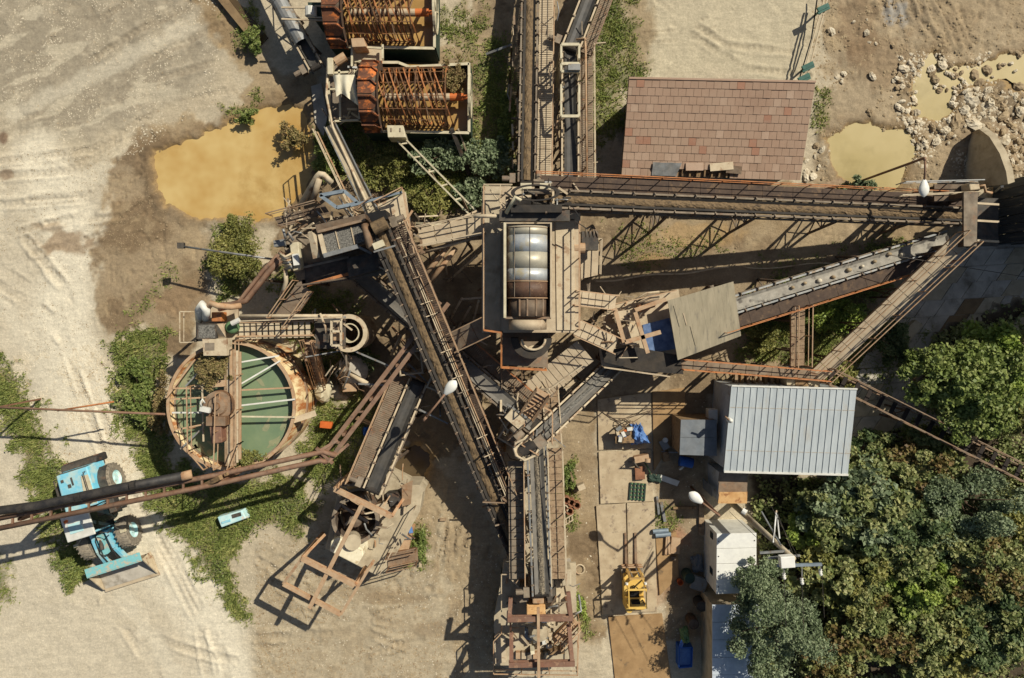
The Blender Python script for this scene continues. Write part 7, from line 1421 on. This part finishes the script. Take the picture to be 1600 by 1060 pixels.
# the wood in the south-east: broad leaved trees and big leaved thickets
FT = [(1522,602,(2.9,2.4,1.7),4.8,26000,.17,'leaf_green','leafy green tree overhanging the shaded ramp',None),(1585,560,(1.8,1.8,1.5),4.2,9000,.17,'leaf_bright','yellowish green tree at the edge beside the ramp kerb',None),(1600,655,(1.3,1.1,1.2),3.2,4000,.17,'leaf_olive','olive tree below the leafy tree at the east edge',None),
 (1212,985,(2.2,2.4,2.0),5.4,26000,.12,'leaf_grey','grey green fine leaved tree leaning over the pale roofed store',None),(1190,900,(1.3,1.2,1.2),3.6,7000,.12,'leaf_grey','small grey green tree touching the white cabin',None),
 (1345,790,(2.4,2.1,1.6),3.6,15300,0.22,'leaf_broad','big leaved thicket below the metal shed corner','leaf_grey'),(1430,735,(2.3,1.5,1.3),3.0,11900,0.19,'leaf_broad','big leaved thicket beside the rusty footbridge','leaf_autumn'),(1330,900,(2.2,1.9,1.5),3.4,12750,0.19,'leaf_broad','yellowish thicket right of the utility pole','leaf_olive'),(1420,840,(2.4,1.9,1.6),3.8,15300,0.19,'leaf_dark','dark green thicket in the middle of the wood','leaf_broad'),
 (1520,790,(2.6,1.9,1.8),4.2,16000,.15,'leaf_grey','grey green bushy tree below the footbridge',None),(1440,915,(1.7,1.6,1.4),3.4,10000,.16,'leaf_bright','bright green feathery tree in the middle of the wood','leaf_green'),(1555,890,(2.2,1.9,1.5),3.6,13600,0.17,'leaf_broad','thicket with red brown leaves near the east edge','leaf_autumn'),(1370,985,(2.3,1.8,1.3),3.0,12750,0.20,'leaf_broad','big leaved thicket at the bottom of the wood','leaf_autumn'),(1470,1005,(2.2,1.7,1.3),3.0,12750,0.20,'leaf_broad','olive big leaved thicket at the bottom edge','leaf_olive'),
 (1570,985,(2.3,1.9,1.5),3.4,13600,0.19,'leaf_dark','dark thicket in the bottom right corner','leaf_broad'),(1360,705,(1.5,1.0,.8),2.0,7140,0.16,'leaf_dark','low dark bush under the rusty footbridge','leaf_broad'),(1255,830,(1.1,1.0,.9),2.2,4420,0.20,'leaf_bright','yellow green big leaved bush beside the utility pole',None),(1285,790,(1.0,.9,.9),2.2,4080,0.17,'leaf_dark','dark bush under the edge of the metal roof',None),(1625,820,(1.6,1.6,1.4),3.4,8840,0.17,'leaf_olive','olive bush cut by the east edge',None),(1300,1035,(1.5,1.2,1.0),2.4,7140,0.17,'leaf_autumn','reddish thicket right of the grey tree at the bottom edge','leaf_broad'),(1450,690,(1.2,.9,.7),1.6,5100,0.14,'leaf_green','green bush between the two rails of the footbridge','leaf_olive')]
for i, (x,y,rad,h,n,lf,mt,lab,m2) in enumerate(FT):
    rad = (rad[0]*1.12,rad[1]*1.12,rad[2]*.9) if m2 else rad
    tree('broadleaf_tree' if h > 3.5 else 'thicket', lab, x, y, rad, h, n, lf, mt, 100+i*7, clumps=int(26+n/500), cr=.19 if lf > .13 and m2 else .23, cat='tree' if h > 3.5 else 'bush', mat2=m2, group='trees and thickets of the wood', shell=.5, asp=.85 if lf > .15 else .55)
BU = [(366,395,(1.5,1.7,.9),1.6,9000,.12,'leaf_olive','round olive bush on the mud between pond and tank'),(690,240,(1.6,1.0,.7),1.6,2400,.19,'leaf_grey','grey green shrub below the sand washer trough'),(765,255,(1.4,1.5,.8),1.8,3000,.19,'leaf_grey','grey green shrub beside the brown sand belt'),(740,300,(1.1,.9,.7),1.5,1700,.2,'leaf_grey','dark green shrub at the corner of the drum tower'),(670,310,(1.2,1.0,.5),1.1,1700,.16,'leaf_olive','dark shrub between slide rail and screen house'),(600,265,(1.7,1.2,.45),1.0,3600,.12,'leaf_olive','olive weeds bush below the white cabinet'),(510,250,(1.0,1.0,.7),1.3,3400,.14,'leaf_green','green bush between the flume and the brown pond'),(455,215,(.8,.8,.6),1.2,2000,.14,'dry_brush','dry brush at the corner of the brown pond'),
 (214,640,(1.1,1.3,.5),.9,2200,.16,'leaf_green','leafy bright green patch plant left of the tank'),(215,580,(1.1,1.0,.4),.7,2600,.15,'leaf_green','green weeds clump on the bank left of the tank'),(255,640,(.7,1.6,.7),1.3,3200,.13,'dry_brush','dry brown brush against the tank wall'),(330,575,(.8,.9,.5),4.9,3200,.11,'dry_brush','dry bush growing on the tank bridge'),(385,715,(.8,.5,.4),4.3,2000,.11,'leaf_olive','olive weeds growing inside the tank rim'),(790,185,(.6,1.4,.7),1.5,2600,.17,'leaf_green','green shrub along the brown sand belt'),(708,116,(.7,1.0,.6),2.6,2600,.11,'dry_brush','dry brush growing on the edge of the sand washer'),(1315,590,(.9,.8,.7),1.4,2600,.19,'leaf_olive','olive shrub at the foot of the brown catwalk'),(1345,290,(.8,.5,.5),.9,1700,.14,'leaf_grey','grey green shrub on the shore of the small pond'),(385,180,(.7,.5,.35),.7,1500,.12,'leaf_green','green tuft on the upper bank of the brown pond'),(395,60,(.6,.9,.5),1.0,1600,.15,'leaf_green','green plant growing out of the concrete channel'),(655,850,(.5,1.0,.5),.9,2000,.12,'leaf_green','green bush beside the western crusher'),(905,950,(.4,.7,.4),.7,1100,.14,'leaf_bright','bright weeds beside the southern crusher'),(885,745,(.6,1.0,.45),.8,2200,.13,'leaf_green','green weeds east of the gravel belt'),(560,560,(1.0,.9,.6),1.1,2600,.14,'leaf_dark','dark weeds in the shade below the screen house'),(490,580,(.8,.8,.5),.9,2000,.14,'leaf_dark','dark weeds behind the cyclone stand'),(1400,545,(.9,1.2,.7),1.3,2600,.19,'leaf_dark','dark shrub beside the shaded ramp'),(1240,490,(1.0,.8,.5),.9,2600,.15,'leaf_green','green weeds clump left of the plank catwalk'),(1310,490,(1.6,1.1,.6),1.0,6000,.15,'leaf_bright','bright leafy weeds under the brown catwalk'),(1200,530,(1.0,.7,.5),.9,2200,.14,'leaf_olive','olive weeds below the canopy roof')]
for i, (x,y,rad,h,n,lf,mt,lab) in enumerate(BU): tree('shrub', lab, x, y, rad, h, n, lf, mt, 500+i*5, clumps=int(24+n/200), cr=.26, cat='bush', group='shrubs among the plant', shell=.25)
# grass and weeds: one mass
gg = np.random.default_rng(77); sel = (GR > .25) & (PX > -44) & (PX < 1644) & (PY > -44) & (PY < 1104)
ii = np.flatnonzero(sel.ravel()); w = (GR.ravel()[ii]**1.2)*(.25+sst(fbm(PX.ravel()[ii],PY.ravel()[ii],1/24,91,4),.38,.62)); ii = gg.choice(ii, 90000, p=w/w.sum())
x = GX.ravel()[ii]+gg.uniform(-.06,.06,len(ii)); y = GY.ravel()[ii]+gg.uniform(-.06,.06,len(ii)); z = GZ.ravel()[ii]; a = gg.random(len(ii))*6.28; hh = (.05+.14*gg.random(len(ii))**2)*(.5+GR.ravel()[ii]); ww = .02+.03*gg.random(len(ii)); le = .4+gg.random(len(ii))*1.2
V = np.empty((len(ii),3,3)); V[:,0] = np.stack([x-np.sin(a)*ww,y+np.cos(a)*ww,z],1); V[:,1] = np.stack([x+np.sin(a)*ww,y-np.cos(a)*ww,z],1); V[:,2] = np.stack([x+np.cos(a)*hh*le,y+np.sin(a)*hh*le,z+hh],1)
o = bpy.data.objects.new('grass', npmesh('grass', V.reshape(-1,3), np.arange(len(ii)*3).reshape(-1,3), 'grass_blade', 3)); COL.objects.link(o); tag(o, 'short weedy grass on the banks and between the machines', None, None, 'stuff')
nw = 12000; ii = gg.choice(np.flatnonzero(sel.ravel()), nw, p=(lambda q: q/q.sum())((GR.ravel()[np.flatnonzero(sel.ravel())]**2)*(.05+sst(fbm(PX.ravel()[np.flatnonzero(sel.ravel())],PY.ravel()[np.flatnonzero(sel.ravel())],1/30,95,4),.5,.66))))
c = np.stack([GX.ravel()[ii]+gg.uniform(-.08,.08,nw),GY.ravel()[ii]+gg.uniform(-.08,.08,nw),GZ.ravel()[ii]+.05+.22*gg.random(nw)],1); V, Fq = leaves(c, .10, 5); o = bpy.data.objects.new('weeds', npmesh('weeds', V, Fq, 'leaf_green')); COL.objects.link(o); tag(o, 'low broad leaved weeds among the grass', None, None, 'stuff')
# leaf litter and low creepers on the floor of the wood
xf = gg.uniform(1120,1650,90000); yf = gg.uniform(440,1110,90000); k = sdist(xf,yf,FOREST) > 4; xf, yf = xf[k], yf[k]; k = fbm(xf,yf,1/40,99,4)+gg.uniform(-.12,.12,len(xf)) > .46; xf, yf = xf[k][:34000], yf[k][:34000]
c = np.stack([(xf-CX)/F,(CY-yf)/F,ground_z(xf,yf)+.05+.5*gg.random(len(xf))],1); V, Fq = leaves(c, .17, 6, asp=.8); o = bpy.data.objects.new('undergrowth', npmesh('undergrowth', V, Fq, 'leaf_broad')); COL.objects.link(o); tag(o, 'creeping undergrowth on the floor of the wood', None, None, 'stuff')
